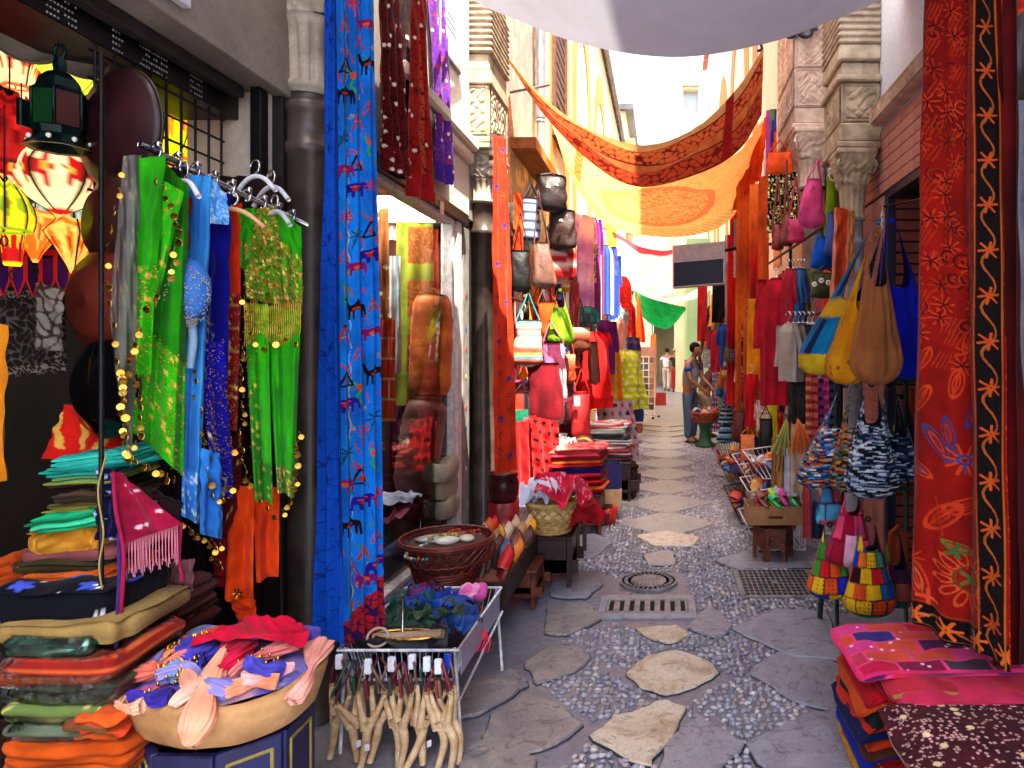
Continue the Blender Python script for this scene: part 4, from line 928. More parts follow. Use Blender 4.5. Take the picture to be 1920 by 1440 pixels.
WSH = lambda c: solid(c, c)
awning('white_awning', 'sunlit white cloth awning with a pink red edge above the middle of the lane', [(1128, 425), (1160, 440), (1200, 462), (1240, 470), (1262, 468)], 11.5,
       [(1140, 470), (1165, 505), (1205, 545), (1240, 556), (1300, 520)], 15, lambda x, y, u, v: np.where((v < .12)[..., None], hx('d0404c'), hx('e8e2dc')), nu=60, nv=40)
awning('cream_awning', 'pale grey cloth awning sagging beneath the white one', [(1160, 500), (1215, 548), (1262, 560), (1310, 540), (1330, 520)], 15.5,
       [(1180, 540), (1225, 560), (1270, 566), (1315, 556), (1335, 540)], 18, WSH('e6e2e0'), nu=50, nv=24)
awning('green_awning', 'bright green flag strung low across the far lane', [(1188, 545), (1215, 558), (1250, 568), (1285, 576)], 17.5,
       [(1200, 590), (1225, 610), (1255, 615), (1286, 582)], 18.5, lambda x, y, u, v: solid('18a050', '0c8840', 3)(x, y, u, v), nu=40, nv=24)
drape('pennant', 'orange and red striped pennant hanging by the left stalls at the far end', 'pennant', at(1196, 548, 15), at(1199, 548, 15.4), at(1190, 640, 15), at(1210, 642, 15.4), 14, 30, lambda x, y, u, v: np.where((u < .55)[..., None], hx('e89020'), hx('d82018')), THIN, folds=((2, .02),))
# blank sign box on the right
sg = thing('sign_box', 'blank sign box with grey upper panel and navy lower panel on a bracket', 'sign', at(1310, 540, 8.6))
def qbox(x0, y0, x1, y1, Y, dy, ins=0, dyo=0): a = at(x0, y0, Y); b = at(x1, y1, Y); return bx(a[0]+ins, b[0]-ins, Y+dyo, Y+dy, b[2]+ins, a[2]-ins)
sb = qbox(1262, 456, 1360, 536, 8.6, .16); nrm_c = sb.V.mean(0)
WP = tint('sign_paint', .45, 0, .03, bscale=60)
def rotsign(m): m.rz(-.12, nrm_c); m.V[:, 2] += (m.V[:, 0]-nrm_c[0])*.07; return m
mk('case', rotsign(sb).col('c0aeb0'), WP, sg, False)
mk('upper_panel', rotsign(qbox(1262, 456, 1360, 488, 8.6, .001, .018, -.008)).col('a89c9c'), WP, sg, False)
mk('lower_panel', rotsign(qbox(1262, 486, 1360, 536, 8.6, .001, .018, -.009)).col('0c0c24'), WP, sg, False)
mk('bracket', tube([at(1358, 470, 8.65), at(1400, 462, 8.7), (1.62, 8.7, 3.0)], .02, 8), IRON, sg)
# iron scroll lantern bracket, upper right
ib = thing('lantern_bracket', 'black wrought iron scroll bracket on the carved right pilaster', 'bracket', at(1500, 62, 6.6))
th = np.linspace(0, 3.2*PI, 40); c0 = at(1510, 60, 6.62)
for (dx, dz, r0, s) in ((0, 0, .10, 1), (-.16, -.02, .075, -1)): mk('scroll', tube(np.stack([c0[0]+dx+s*r0*(1-th/14)*np.cos(th), np.full(40, c0[1]-.04), c0[2]+dz+r0*(1-th/14)*np.sin(th)], 1), .018, 8), surf('blue_black_iron', '2a3448', '14181f', 20, .4, .5), ib)
mk('arm', tube(line(c0+np.array([-.28, -.04, .12]), c0+np.array([.25, -.04, .10])), .02, 8), IRON, ib)
mk('hook', tube(catmull([at(1412, 80, 6.9), at(1425, 82, 6.9), at(1428, 92, 6.9), at(1420, 96, 6.9)], 6), .015, 6), IRON, label='small black iron hook holding the right end of the orange awning', cat='hook')
# ================================================================== NEAR LEFT SHOP: lamps, discs, grid
def lampshade(label, px, py, wpx, hpx, Y, cs, kind=0, seed=0):
    """stretched skin lampshade on a wire frame, painted, lit from within"""
    c = at(px, py, Y); R, H_ = wpx/FX*Y*.68, hpx/FX*Y*1.3; t = thing('lampshade', label, 'lampshade', c, 'lit skin lampshades hanging in the left shop'); na, n6 = 48, [6, 5, 8, 4][kind % 4]
    a = np.linspace(0, 2*PI, na, endpoint=False); q = np.linspace(0, 1, 26)
    if kind == 0: pr = np.sin(PI*np.clip(q*.92+.06, 0, 1))**.8*(1-.25*q)
    elif kind == 1: pr = .35+.65*np.cos((q)*PI/2)**.7-.30*np.sin(PI*q)
    elif kind == 2: pr = .25+.75*np.sin(PI*q*.62+.2)
    else: pr = np.interp(q, [0, .25, .5, .8, 1], [.55, 1.0, .62, .25, .08])
    lob = 1-.16*np.abs(np.sin(a*n6/2+seed)); rad = R*pr[:, None]*lob[None]*(1+.0*q[:, None]); z = H_*(.5-q)[:, None]*np.ones(na)[None]-.10*H_*np.abs(np.cos(a*n6/2+seed))[None]*(1-q[:, None])
    P = np.stack([rad*np.cos(a), rad*np.sin(a), z], -1)+c
    col = np.array(K(*cs)); rib = np.abs(np.sin(a*n6/2+seed)); B = np.zeros((26, na, 3))+col[0]
    petal = (np.abs(rib[None]-.6)+np.abs(q[:, None]-.45)*1.1 < .35); B[petal] = col[1 % len(col)]
    B[(np.abs(rib[None]-.6)+np.abs(q[:, None]-.45)*1.1 < .16)] = col[2 % len(col)]
    B[(np.abs(q-.10) < .05)] = col[1 % len(col)]; B[:, rib < .10] = hx('2a1408'); B[(q > .93)] = col[1 % len(col)]
    mk('shade', loftm(P, (False, False), B), LAMPS, t)
    mk('wire_rib', msum([tube(P[::3, i], .0022, 4) for i in range(na) if rib[i] < .08] or [tube(P[::3, 0], .002, 4)]), IRON, t)
    th = np.linspace(0, 2*PI, 10, endpoint=False); b = P[-1].mean(0); mk('pull_ring', tube(np.stack([b[0]+.012*np.cos(th), np.full(10, b[1]), b[2]-.03+.016*np.sin(th)], 1), .0025, 5, True), IRON, t)
    mk('cord', tube(line(P[0].mean(0), P[0].mean(0)+np.array([0, 0, .25]), 3), .003, 4), IRON, t)
CR, RD, OR, YE, AM = 'f0d8a0', 'a81010', 'e06818', 'e8c818', 'f0b050'
for a_ in [('cream lit lampshade with red petals behind the dark lantern', 115, 330, 130, 110, 2.35, (CR, RD, 'e8a838'), 0), ('deep red lampshade at the left edge beside the lantern', 18, 245, 105, 110, 2.3, ('981010', '600808', 'c02010'), 2),
    ('orange tulip lampshade above the purple bunting', 66, 440, 78, 80, 2.4, (OR, AM, '8a3008'), 3), ('orange tulip lampshade with brown spots beside the middle brown disc', 138, 460, 66, 90, 2.4, (AM, OR, '702808'), 3),
    ('yellow green lampshade with a brown rim at the left edge', 8, 385, 66, 76, 2.2, (YE, '88a018', '706008'), 2), ('pale yellow lampshade with twig pattern above the lantern', 140, 110, 110, 110, 2.7, ('d8e048', '98b828', '585810'), 0),
    ('orange striped lampshade high behind the lantern', 62, 150, 80, 90, 2.75, ('f0d0a0', OR, RD), 1), ('small cream lampshade with orange dots under the cream one', 40, 318, 62, 60, 2.5, (AM, RD, CR), 0),
    ('red and gold star lampshade low on the left above the bunting', 24, 440, 52, 90, 2.3, ('b01010', YE, AM), 1), ('bright yellow lampshade seen through the black wire grid', 318, 235, 60, 120, 3.0, ('e8e818', 'f0a020', RD), 0),
    ('yellow lampshade with red flecks deep behind the grid', 372, 258, 62, 80, 3.2, (YE, OR, 'f0e8a0'), 2), ('cream lampshade half hidden by the lower brown disc', 205, 345, 64, 80, 2.6, ('f0e0b0', RD, AM), 0), ('pale teal lampshade behind the orange tulips', 105, 395, 70, 60, 2.7, ('a8c0a8', '709080', 'c8d8c0'), 2),
    ('red lampshade with cream frill at the top left corner', 30, 120, 80, 70, 2.6, (CR, 'd86030', RD), 1), ('small amber lampshade beside the pier', 412, 300, 40, 60, 3.3, (AM, OR, CR), 3)]:
    lampshade(*a_[:7], kind=a_[7], seed=a_[1]*.01)
for i, (px, py, wp, hp, Y, lab) in enumerate([(52, 55, 120, 110, 2.2, 'pale grey drum skin hanging at the top left corner of the shop'), (155, 100, 90, 80, 2.3, 'grey drum skin hanging beside the lantern top')]):
    c = at(px, py, Y); r = wp/FX*Y/2; m = lathe([(r, -.03), (r*1.02, 0), (r, .03), (r*.97, .03), (r*.95, .022)], 36); m.ax(rotm(x=PI/2+.25, z=.5)).move(c); mk('frame_drum', m, surf('drum_skin', '8c8474', '6c6456', 4, .7), None, True, lab, 'drum')
def platter(label, px, py, wp, hp, Y, c1, c2, rough=.3):
    px -= 16 if hp < 200 else 34; hp *= 1.1; wp *= 1.1; c = at(px, py, Y); r = hp/FX*Y/2; kk = c[0]/c[1]; ya = np.linspace(0, -1.3, 200); yaw = ya[np.argmin(np.abs(np.cos(ya)-kk*np.sin(ya)-wp/hp))]; t = thing('platter', label, 'platter', c-np.array([0, 0, r]), 'glazed round platters on the left grid')
    m = lathe([(.001, .022), (r*.60, .022), (r*.68, .028), (r*.93, .040), (r*.985, .046), (r, .05), (r*.985, .040), (r*.93, .030), (r*.70, .014), (r*.62, .004), (.001, .0)], 44); m.ax(rotm(x=-PI/2)); m.rz(yaw).move(c)
    mk('dish', m, surf('glaze_'+c1, c1, c2, 5, max(rough, .38 if rough > .2 else rough), 0, .04, 30, .3), t)
    mk('rim', tube(np.stack([r*np.cos(np.linspace(0, 2*PI, 40, endpoint=False)), np.full(40, .048), r*np.sin(np.linspace(0, 2*PI, 40, endpoint=False))], 1), .005, 6, True).rz(yaw).move(c), surf('glaze_rim', '2a2014', '181008', 6, .4), t)
platter('large plum brown platter behind the black wire grid', 228, 235, 140, 212, 2.05, '341418', '200c10')
platter('dark brown platter half hidden by the pole above the red brown one', 190, 415, 78, 168, 1.98, '38180f', '22100a')
platter('red brown glazed platter, third down beside the green shawl', 176, 562, 122, 176, 1.94, '602014', '40140c')
platter('glossy black platter, lowest of the four', 180, 728, 112, 174, 1.92, '08080a', '040405', .12)
mk('display_pole', tube([at(190, 100, 1.8), at(190, 700, 1.8), (at(190, 700, 1.8)[0], 1.8, 0)], .006, 8), IRON, label='slim black display pole standing in front of the round platters', cat='pole')
gr = thing('wire_grid', 'black wire display grid above the clothes rail', 'wire grid', (-1.8, 2.5, 2.05))
for i in range(9): mk('wire', tube(line((-1.8, 2.16+i*.077, 2.10), (-1.8, 2.16+i*.077, 2.57)), .005, 5), WIREK, gr)
for i in range(6): mk('wire', tube(line((-1.805, 2.14, 2.11+i*.088), (-1.805, 2.80, 2.11+i*.088)), .005, 5), WIREK, gr)
# lantern
LG = surf('dark_green_lantern', '12302c', '081412', 30, .35, .6, .15); lc = at(112, 200, 2.05)
ln = thing('lantern', 'dark green metal lantern with coloured glass and pierced lower skirt', 'lantern', lc-np.array([0, 0, .16]))
mk('cap', lathe([(.001, .155), (.012, .15), (.018, .125), (.016, .105), (.03, .098), (.05, .078), (.058, .05), (.066, .042), (.072, .036)], 6, lc), LG, ln, False)
mk('loop', tube(np.stack([lc[0]+.016*np.cos(np.linspace(0, 2*PI, 12, endpoint=False)), np.full(12, lc[1]), lc[2]+.165+.02*np.sin(np.linspace(0, 2*PI, 12, endpoint=False))], 1), .005, 6, True), LG, ln)
for i in range(6):
    a = i*PI/3; p = lc+np.array([.066*math.cos(a), .066*math.sin(a), 0]); mk('corner_post', tube(line(p+np.array([0, 0, .04]), p-np.array([0, 0, .07])), .005, 6), LG, ln)
    p2 = np.array([.056*math.cos(a+PI/6), .056*math.sin(a+PI/6), 0]); g = bx(-.028, .028, -.002, .002, -.066, .036, .001); g.rz(a+PI/6+PI/2).move(lc+p2); mk('glass_panel', g.col(['0c2450', '0c3818', '3c140a'][i % 3]), PLAS, ln, False)
    g = bx(-.022, .022, -.008, .008, -.05, .03, .003); g.rz(a+PI/2).move(lc+np.array([.105*math.cos(a), .105*math.sin(a), -.01])); mk('side_pane_box', g, LG, ln, False) if i in (2, 3) else None
mk('skirt', lathe([(.066, -.07), (.060, -.09), (.078, -.118), (.088, -.128), (.07, -.126), (.03, -.10)], 8, lc), LG, ln, False)
for i in range(8): a = (i+.5)*PI/4; mk('piercing', ball(lc+np.array([.075*math.cos(a), .075*math.sin(a), -.107]), .008, 6, 4), surf('painted_piercing_light', 'f0e8d0', 'd8d0b0', 5, .5), ln)  # pale beads paint light showing through the skirt
# bunting and hangings deep in the shop
pb = thing('bunting', 'purple and red pointed bunting under the lampshades', 'bunting', at(60, 470, 2.5)); cc = ['381050', '481060', '280c40', '501050']
mk('band', gridm(np.stack([np.stack([at(-8+i*14, 462+z*16+i*.8, 2.5) for z in (0, 1)]) for i in range(11)])).col('a81818'), CLOTH, pb)
for i in range(5):
    x = -6+i*28; P = np.array([at(x, 478, 2.5), at(x+24, 480, 2.5), at(x+24, 525, 2.5), at(x+12, 556, 2.5), at(x, 525, 2.5)]); c = P.mean(0); V = np.vstack([P, P+[0, .004, 0]])
    mk('flag', loftm(V.reshape(2, 5, 3)).col(cc[i % 4]), CLOTH, pb, False); mk('flag_edge', tube(np.vstack([P[1:], P[:1]]), .004, 5).col('d02818'), CLOTH, pb)
def orn(x, y, u, v):
    b = scroll('241a18', '5c5450', .05, .3, 4)(x, y, u, v); e = np.minimum(np.minimum(u, 1-u), np.minimum(v, 1-v)); return np.where(((e < .12) & (e > .03))[..., None], scroll('302624', '8c8478', .03, .5, 1)(x, y, u, v), b)
drape('wall_hanging', 'dark hanging with silver trim deep in the left shop', 'hanging', at(-30, 535, 2.6), at(124, 545, 2.6), at(-30, 712, 2.6), at(122, 698, 2.6), 80, 90, orn, folds=((1.5, .01),))
drape('wall_hanging', 'yellow wooden toned cloth strip at the left edge of the shop', 'hanging', at(-12, 600, 1.9), at(12, 612, 1.9), at(-14, 905, 1.9), at(9, 902, 1.9), 10, 30, solid('e09018', 'b86810', 2), folds=((1, .006),))
drape('cushion_cover', 'red cushion cover with yellow sun rays behind the black platter', 'cushion cover', at(118, 758, 2.1), at(235, 770, 2.1), at(82, 862, 2.05), at(240, 862, 2.05), 40, 40, lambda x, y, u, v: np.where((np.abs(np.sin(np.arctan2(v-1.4, u-.4)*9)) > .86)[..., None] & ((v > .15) & (v < .8))[..., None], hx('d8a040'), hx('c81810')), folds=((2, .012),))
drape('wall_hanging', 'pale stencilled cloth beside the red brown platter', 'hanging', at(66, 530, 2.45), at(118, 540, 2.45), at(68, 655, 2.45), at(116, 658, 2.45), 30, 50, scroll('8c8478', '3c302c', .07, .5, 12), folds=((1, .004),))
for i, (lab, x0, x1, y0, y1, c) in enumerate([('added brown sheet standing in for shade behind the rack', 408, 530, 330, 1240, '241618'), ('added plum sheet standing in for shade behind the light blue costume', 250, 420, 600, 1200, '1a1014')]):
    drape('shade_backdrop', lab, 'backdrop', at(x0, y0, 2.74), at(x1, y0, 2.74), at(x0, y1, 2.74), at(x1, y1, 2.74), 30, 30, solid(c), folds=((4, .03),))  # added dark sheets stand in for shade between the garments
# ================================================================== CLOTHES RAIL
ra, rbb = at(262, 270, 1.92), at(575, 422, 2.5); rl = thing('clothes_rail', 'chrome rail slanting out over the coin trimmed costumes', 'rail', ra)
mk('bar', tube(line(ra, rbb, 3), .009, 10), CHROME, rl)
for i in range(9):
    p = ra+(rbb-ra)*(.08+i*.1); th = np.linspace(-PI*.6, PI*.9, 12); mk('hook', tube(np.stack([p[0]+.016*np.cos(th)*.8, np.full(12, p[1]), p[2]+.004+.020*np.sin(th)], 1), .0045, 6), CHROME, rl); mk('ball_end', ball(p+np.array([.02, -.02, .016]), .010, 8, 6), CHROME, rl)
for i, (px, py, Y, yaw, cl, lab) in enumerate([(345, 318, 2.02, -.5, 'e0e0e4', 'white plastic hanger at the inner end of the chrome rail'), (432, 372, 2.2, .25, 'd8a070', 'pale wooden hanger with the orange red costume'), (478, 312, 2.3, -.4, 'e8e8ec', 'white plastic hanger above the green gold dress'), (508, 332, 2.36, -.5, 'e0e0e6', 'white plastic hanger at the outer end of the chrome rail'), (515, 378, 2.3, -.6, 'c8c8cc', 'pale grey hanger carrying the green and gold dress')]):
    t = thing('hanger', lab, 'hanger', at(px, py, Y)); a, b = hanger_mesh(at(px, py, Y), .20 if i else .16, yaw, .06); mk('hook', a, CHROME, t); mk('bar', b.col(cl), PLAS, t)
COIN = lathe([(.0001, -.001), (.0092, -.001), (.0100, 0), (.0092, .001), (.0001, .001)], 12); COIN.ax(rotm(x=PI/2))
coin_src = []
NC = [0]
def coins(par, pts, Y, n, jit=6, drop=0, s=1.0):
    """gold coins dangling along an edge"""
    p = catmull([np.array([*q, 0.]) for q in pts], 8)[:, :2]; s_ = np.concatenate([[0], np.cumsum(np.linalg.norm(np.diff(p, axis=0), axis=1))]); r = np.random.RandomState(int(pts[0][0]*7+pts[0][1]))
    cord = []
    for i in range(n):
        t = (i+.5)/n*s_[-1]; x, y = np.interp(t, s_, p[:, 0]), np.interp(t, s_, p[:, 1]); w_ = at(x, y, Y); q = at(x+r.uniform(-jit, jit), y+drop+10+r.uniform(-3, jit), Y-.012-r.uniform(0, .02))
        if not coin_src: o = mk('coin', COIN.copy().move(WL[par.name]), GOLD, par, False); coin_src.append(o)
        else: o = coin_src[0].copy(); COL.objects.link(o); o.parent = par
        o.location = (q-WL[par.name]).tolist(); o.rotation_euler = (r.uniform(-.3, .3), r.uniform(-.3, .3), r.uniform(-.9, .9)); k = s*r.uniform(.75, 1.1); o.scale = (k, k, k); cord.append(tube(line(w_+np.array([0, -.004, 0]), q+np.array([0, 0, .009])), .0012, 4))
    mk('coin_cord', msum(cord), surf('antique_gold_thread', '9a7c34', '6c5420', 60, .5, .4), par)
def beads(par, m_, n, seed, keep, r0=.0022, mat=None, off=.004):
    """small beads sewn on the face of a cloth mesh where keep(u,v) is true; m_=(grid points)"""
    nu, nv = m_.shape[:2]; r = np.random.RandomState(seed); L = []
    while n > 0:
        i, j = r.randint(nu), r.randint(nv); n -= 1
        if keep(i/(nu-1), j/(nv-1)): L.append(octa(m_[i, j]+np.array([r.normal(0, .003), -off, r.normal(0, .003)]), r0*r.uniform(.6, 1.5)))
    if L: mk('beadwork', msum(L), mat or GOLD, par, False, kind='stuff')
def costume(name, label, cat, panels, base):
    t = thing(name, label, cat, base)
    out = []
    for (A, B, C, D, Y, f, kw) in panels:
        kw = dict(kw); nu, nv = kw.pop('n', (50, 120)); nm = kw.pop('nm', 'panel'); mt = kw.pop('mat', CLOTH)
        Ys = Y if isinstance(Y, tuple) else (Y, Y)
        m, _, _ = drape_mesh(at(*A, Ys[0]), at(*B, Ys[1]), at(*C, Ys[0]), at(*D, Ys[1]), nu, nv, f, **kw); mk(nm, m, mt, t); out.append(m.V.reshape(nu, nv, 3))
    return t, out
GRN, GRN2 = '28a808', '1c7c06'
t, o = costume('sheer_shawl', 'grey sheer shawl with dull coin edging at the inner end of the rail', 'shawl', [((232, 292), (266, 290), (203, 600), (246, 880), (1.84, 1.88), specks(solid('8c8c88', '6a645c', 4), 'b8a070', .12, .02), dict(folds=((2, .012),), mat=SHEER))], at(240, 880, 1.86))
coins(t, [(236, 300), (212, 420), (203, 520), (212, 600), (226, 700), (240, 860)], 1.83, 16)
def gsh(x, y, u, v): return specks(scroll(GRN, '8c9420', .07, .07, 6), 'd8b040', .10, .016)(x, y, u, v)
t, o = costume('hip_shawl', 'bright green shawl hung with gold coins and curly embroidery', 'shawl', [((296, 292), (354, 350), (240, 800), (346, 896), (1.93, 2.0), lambda x, y, u, v: np.where(((v > .62) | (u < .2))[..., None], gsh(x, y, u, v), solid('1f8c06', '146004', 2)(x, y, u, v)), dict(folds=((1.6, .030), (4, .007)), n=(60, 130))),
    ((254, 298), (310, 291), (222, 690), (276, 705), (1.88, 1.9), lambda x, y, u, v: np.where(((v > .5))[..., None], gsh(x, y, u, v), solid(GRN, GRN2, 2)(x, y, u, v)), dict(folds=((1.6, .016),), n=(40, 110))),
    ((292, 330), (345, 360), (268, 560), (292, 580), (1.90, 1.93), gsh, dict(folds=((1.5, .01),), n=(34, 60), nm='overlap'))], at(290, 890, 1.92))
coins(t, [(288, 325), (318, 370), (332, 430), (322, 500), (300, 530), (275, 580)], 1.875, 16); coins(t, [(262, 600), (244, 660), (228, 700), (232, 780), (245, 850), (280, 870), (335, 895)], 1.86, 26); coins(t, [(232, 690), (258, 720), (262, 800), (250, 850)], 1.87, 10)
beads(t, o[0], 900, 3, lambda u, v: v > .6); beads(t, o[1], 500, 4, lambda u, v: v > .5)
t, o = costume('dark_red_scarf', 'dark red scarf squeezed between the green shawl and the light blue costume', 'scarf', [((338, 372), (358, 366), (333, 640), (345, 640), (2.04, 2.04), solid('8c0c1c', '5c0814'), dict(folds=((1, .008),), n=(16, 60)))], at(340, 640, 2.04))
LB = '2f86d8'
t, o = costume('dancer_costume', 'light blue dancing costume with silver beaded cup', 'costume', [((354, 328), (396, 330), (338, 965), (375, 985), (2.06, 2.1), lambda x, y, u, v: np.where((v > .86)[..., None], scroll(LB, 'c8d8e0', .05, .25, 3)(x, y, u, v), solid('3c98e0', '1c60b0', 1)(x, y, u, v)), dict(folds=((1.5, .016),), n=(40, 130))),
    ((378, 840), (412, 850), (372, 1000), (420, 1012), (2.07, 2.12), solid('2c80d0', '1a58a8', 2), dict(folds=((1.5, .012),), n=(30, 50), nm='skirt_tail')), ((384, 324), (425, 362), (388, 420), (430, 420), (2.1, 2.14), scroll('4c98d8', 'a8c0d0', .03, .3, 5), dict(folds=((1, .005),), n=(30, 30), nm='beaded_net'))], at(370, 1000, 2.07))
cup = at(352, 542, 2.03); m = ball(cup, .088, 40, 28, (.74, .5, 1.05)); d = (m.V-cup); m.V[:, 2] += -.55*np.abs(d[:, 0])*(d[:, 0] < 0); m.C = solid('2f7cd0', '2060b0')(d[:, 0], d[:, 2], d[:, 0], d[:, 2]); mk('beaded_cup', m, SATIN, t)
mk('beadwork', msum([octa(cup+np.array([.072*math.cos(a)*math.cos(b), -.050*abs(math.cos(b)*math.sin(a))-.004, .092*math.sin(b)-.02*abs(math.cos(a))]), .0028) for a, b in np.random.RandomState(2).uniform(-PI/2, PI/2, (700, 2))+np.array([-PI/2, 0])]), SILVER, t, False, kind='stuff')
coins(t, [(340, 975), (372, 1000), (395, 1015), (420, 1018)], 2.05, 8, s=.8)
mk('beaded_strap', tube(catmull([at(358, 600, 2.05), at(362, 640, 2.05), at(355, 690, 2.05)], 6), .012, 8).col('8cb0cc'), SATIN, t)
RB = '0c0c9c'
def rbl(x, y, u, v): return np.where(((v > .42) & (u < .30+.9*(v-.42)))[..., None], specks(scroll('0a0a80', '8c7c4c', .055, .16, 3), 'c8b070', .12, .014)(x, y, u, v), solid('1010b4', '080870', 3)(x, y, u, v))
t, o = costume('royal_blue_costume', 'royal blue costume with gold flower embroidery down its edge', 'costume', [((384, 376), (432, 362), (372, 700), (424, 760), (2.14, 2.2), rbl, dict(folds=((1.3, .016),), n=(46, 110))), ((368, 640), (420, 640), (400, 925), (438, 935), (2.13, 2.18), rbl, dict(folds=((1.3, .014),), n=(40, 80), nm='skirt_tail'))], at(405, 930, 2.15))
coins(t, [(362, 680), (372, 760), (385, 830), (398, 900), (412, 930), (440, 905)], 2.11, 18); beads(t, o[1], 500, 5, lambda u, v: True, .002)
RO = 'c02408'
t, o = costume('orange_red_costume', 'narrow orange red costume with beaded dark red panel', 'costume', [((422, 384), (454, 380), (412, 800), (446, 810), (2.22, 2.26), lambda x, y, u, v: np.where(((v > .4) & (u > .45))[..., None], specks(scroll('7c0c14', 'a88038', .06, .12, 2), 'd8b060', .08, .016)(x, y, u, v), solid('d83010', '981a08')(x, y, u, v)), dict(folds=((1.4, .014),), n=(36, 110)))], at(430, 820, 2.24))
coins(t, [(416, 690), (420, 780), (432, 830), (452, 845)], 2.2, 9); beads(t, o[0], 300, 6, lambda u, v: v > .45)
t, o = costume('maroon_skirt', 'maroon skirt edge showing between the blue costume and the green dress', 'skirt', [((418, 820), (456, 815), (400, 1045), (448, 960), (2.30, 2.32), specks(solid('580c10', '38080c'), 'b89040', .05, .02), dict(folds=((1.5, .01),), n=(26, 40)))], at(424, 1000, 2.3)); coins(t, [(404, 960), (396, 1000), (402, 1040), (418, 1060)], 2.27, 9)
BO = lambda x, y, u, v: specks(scroll('2c8c10', 'a88c28', .035, .34, 4), 'f0d070', .22, .010)(x, y, u, v)
t, o = costume('dancer_dress', 'bright green dress with gold beaded bodice and coin hem', 'dress', [((452, 398), (518, 385), (462, 560), (545, 575), (2.27, 2.33), BO, dict(folds=((1.6, .018),), n=(50, 60), nm='bodice')),
    ((448, 395), (478, 388), (450, 500), (466, 520), (2.25, 2.27), solid(GRN, GRN2), dict(folds=((1, .012),), n=(20, 40), nm='left_sleeve')), ((520, 392), (566, 425), (532, 560), (566, 590), (2.32, 2.36), lambda x, y, u, v: np.where((v > .35)[..., None], BO(x, y, u, v), solid(GRN, GRN2)(x, y, u, v)), dict(folds=((1, .014),), n=(26, 50), nm='right_sleeve')),
    ((456, 568), (502, 570), (478, 935), (512, 945), (2.25, 2.28), lambda x, y, u, v: np.where(((u < .45) | (v > .8))[..., None], specks(solid(GRN, GRN2), 'c8b040', .10, .014)(x, y, u, v), solid('34c410', '209008', 5)(x, y, u, v)), dict(folds=((1.2, .028), (3.5, .008)), n=(50, 110), nm='skirt_panel')),
    ((496, 572), (564, 580), (520, 920), (552, 935), (2.30, 2.34), lambda x, y, u, v: np.where((v > .86)[..., None], BO(x, y, u, v), solid('2cb40c', '1c8408', 6)(x, y, u, v)), dict(folds=((1.5, .028), (4, .008)), n=(50, 110), nm='skirt_panel'))], at(505, 945, 2.28))
beads(t, o[0], 1100, 8, lambda u, v: True, .0026); beads(t, o[2], 350, 9, lambda u, v: v > .35); beads(t, o[3], 350, 10, lambda u, v: u < .5)
fr = [tube([at(x, 566+abs(x-505)*-.15+8*math.sin(x*.3), 2.225), at(x+2, 600+20*abs(math.sin(x*.08)), 2.22), at(x, 622+28*abs(math.sin(x*.045)), 2.222)], .0016, 4) for x in range(458, 564, 4)]; mk('bead_fringe', msum(fr), GOLD, t, kind='stuff')
coins(t, [(456, 640), (452, 700), (455, 760), (452, 820), (462, 880), (480, 925), (512, 955), (545, 940), (556, 880), (562, 800)], 2.22, 30); coins(t, [(448, 545), (480, 632), (505, 645), (535, 625), (562, 640)], 2.2, 9, 3)
t, o = costume('orange_trousers', 'plain orange trousers with a small gold star hanging above the scarf tray', 'trousers', [((432, 905), (478, 915), (424, 1120), (478, 1135), (2.32, 2.34), solid('f04c0c', 'c83408'), dict(folds=((1.2, .02),), n=(36, 70), nm='leg', mat=CLOTH)), ((474, 910), (524, 915), (480, 1090), (522, 1080), (2.34, 2.38), solid('e84408', 'b42c06'), dict(folds=((1.2, .02),), n=(36, 60), nm='leg', mat=CLOTH)), ((424, 1115), (478, 1125), (452, 1175), (484, 1172), (2.32, 2.34), solid('e04008', 'b42c06'), dict(folds=((1, .008),), n=(24, 24), nm='cuff', mat=CLOTH))], at(470, 1170, 2.33))
sp_ = at(446, 1112, 2.27); mk('gold_star', msum([tube(line(sp_-.018*np.array([math.cos(a), 0, math.sin(a)]), sp_+.018*np.array([math.cos(a), 0, math.sin(a)])), .003, 5) for a in (0.2, 1.3, 2.3)]), GOLD, t)
# scarf hanger thing in front of the pile: pink bra, cords, tassels
t, o = costume('sequin_top', 'crimson sequin triangle top with fringe hanging on the black pole', 'top', [((204, 888), (226, 884), (228, 1022), (338, 985), (1.82, 1.84), specks(solid('a01038', '700a28'), 'e8b0c0', .08, .012), dict(folds=((1.5, .016),), n=(44, 50))), ((258, 905), (300, 930), (330, 945), (345, 985), (1.86, 1.88), solid('240a10', '12060a'), dict(folds=((1, .01),), n=(20, 20), nm='backing'))], at(270, 1020, 1.82))
mk('fringe', msum([tube(catmull([at(x, 1020-(x-228)*.33, 1.815), at(x+2*math.sin(x), 1055-(x-228)*.3, 1.81), at(x+1, 1082-(x-228)*.3+8*math.sin(x*1.7), 1.815)], 4), .0014, 4) for x in range(234, 334, 3)]).col('b86878'), CLOTH, t, kind='stuff')
mk('cord', msum([tube(catmull([at(212, 884, 1.80), at(218, 960, 1.795), at(232, 1040, 1.79), at(226, 1160, 1.79)], 6), .005, 5), tube(catmull([at(340, 985, 1.83), at(336, 1040, 1.83), at(342, 1090, 1.83)], 6), .004, 5)]).col('98103c'), CLOTH, t)
scarf('navy beaded scarf hanging behind the crimson sequin top', 205, 880, 1010, 46, 1.86, specks(solid('0a0c40', '060828'), 'a0a8d8', .12, .014), folds=((2, .01),), yaw=.1)
mk('tassel_cord', msum([tube(catmull([at(200, 850, 1.79), at(184, 920, 1.78), at(194, 1000, 1.78), at(186, 1060, 1.78), at(192, 1120, 1.78), at(180, 1165, 1.77)], 8), .0022, 6)]).col('a08848'), CLOTH, label='ochre cord dangling down the black pole', cat='cord')
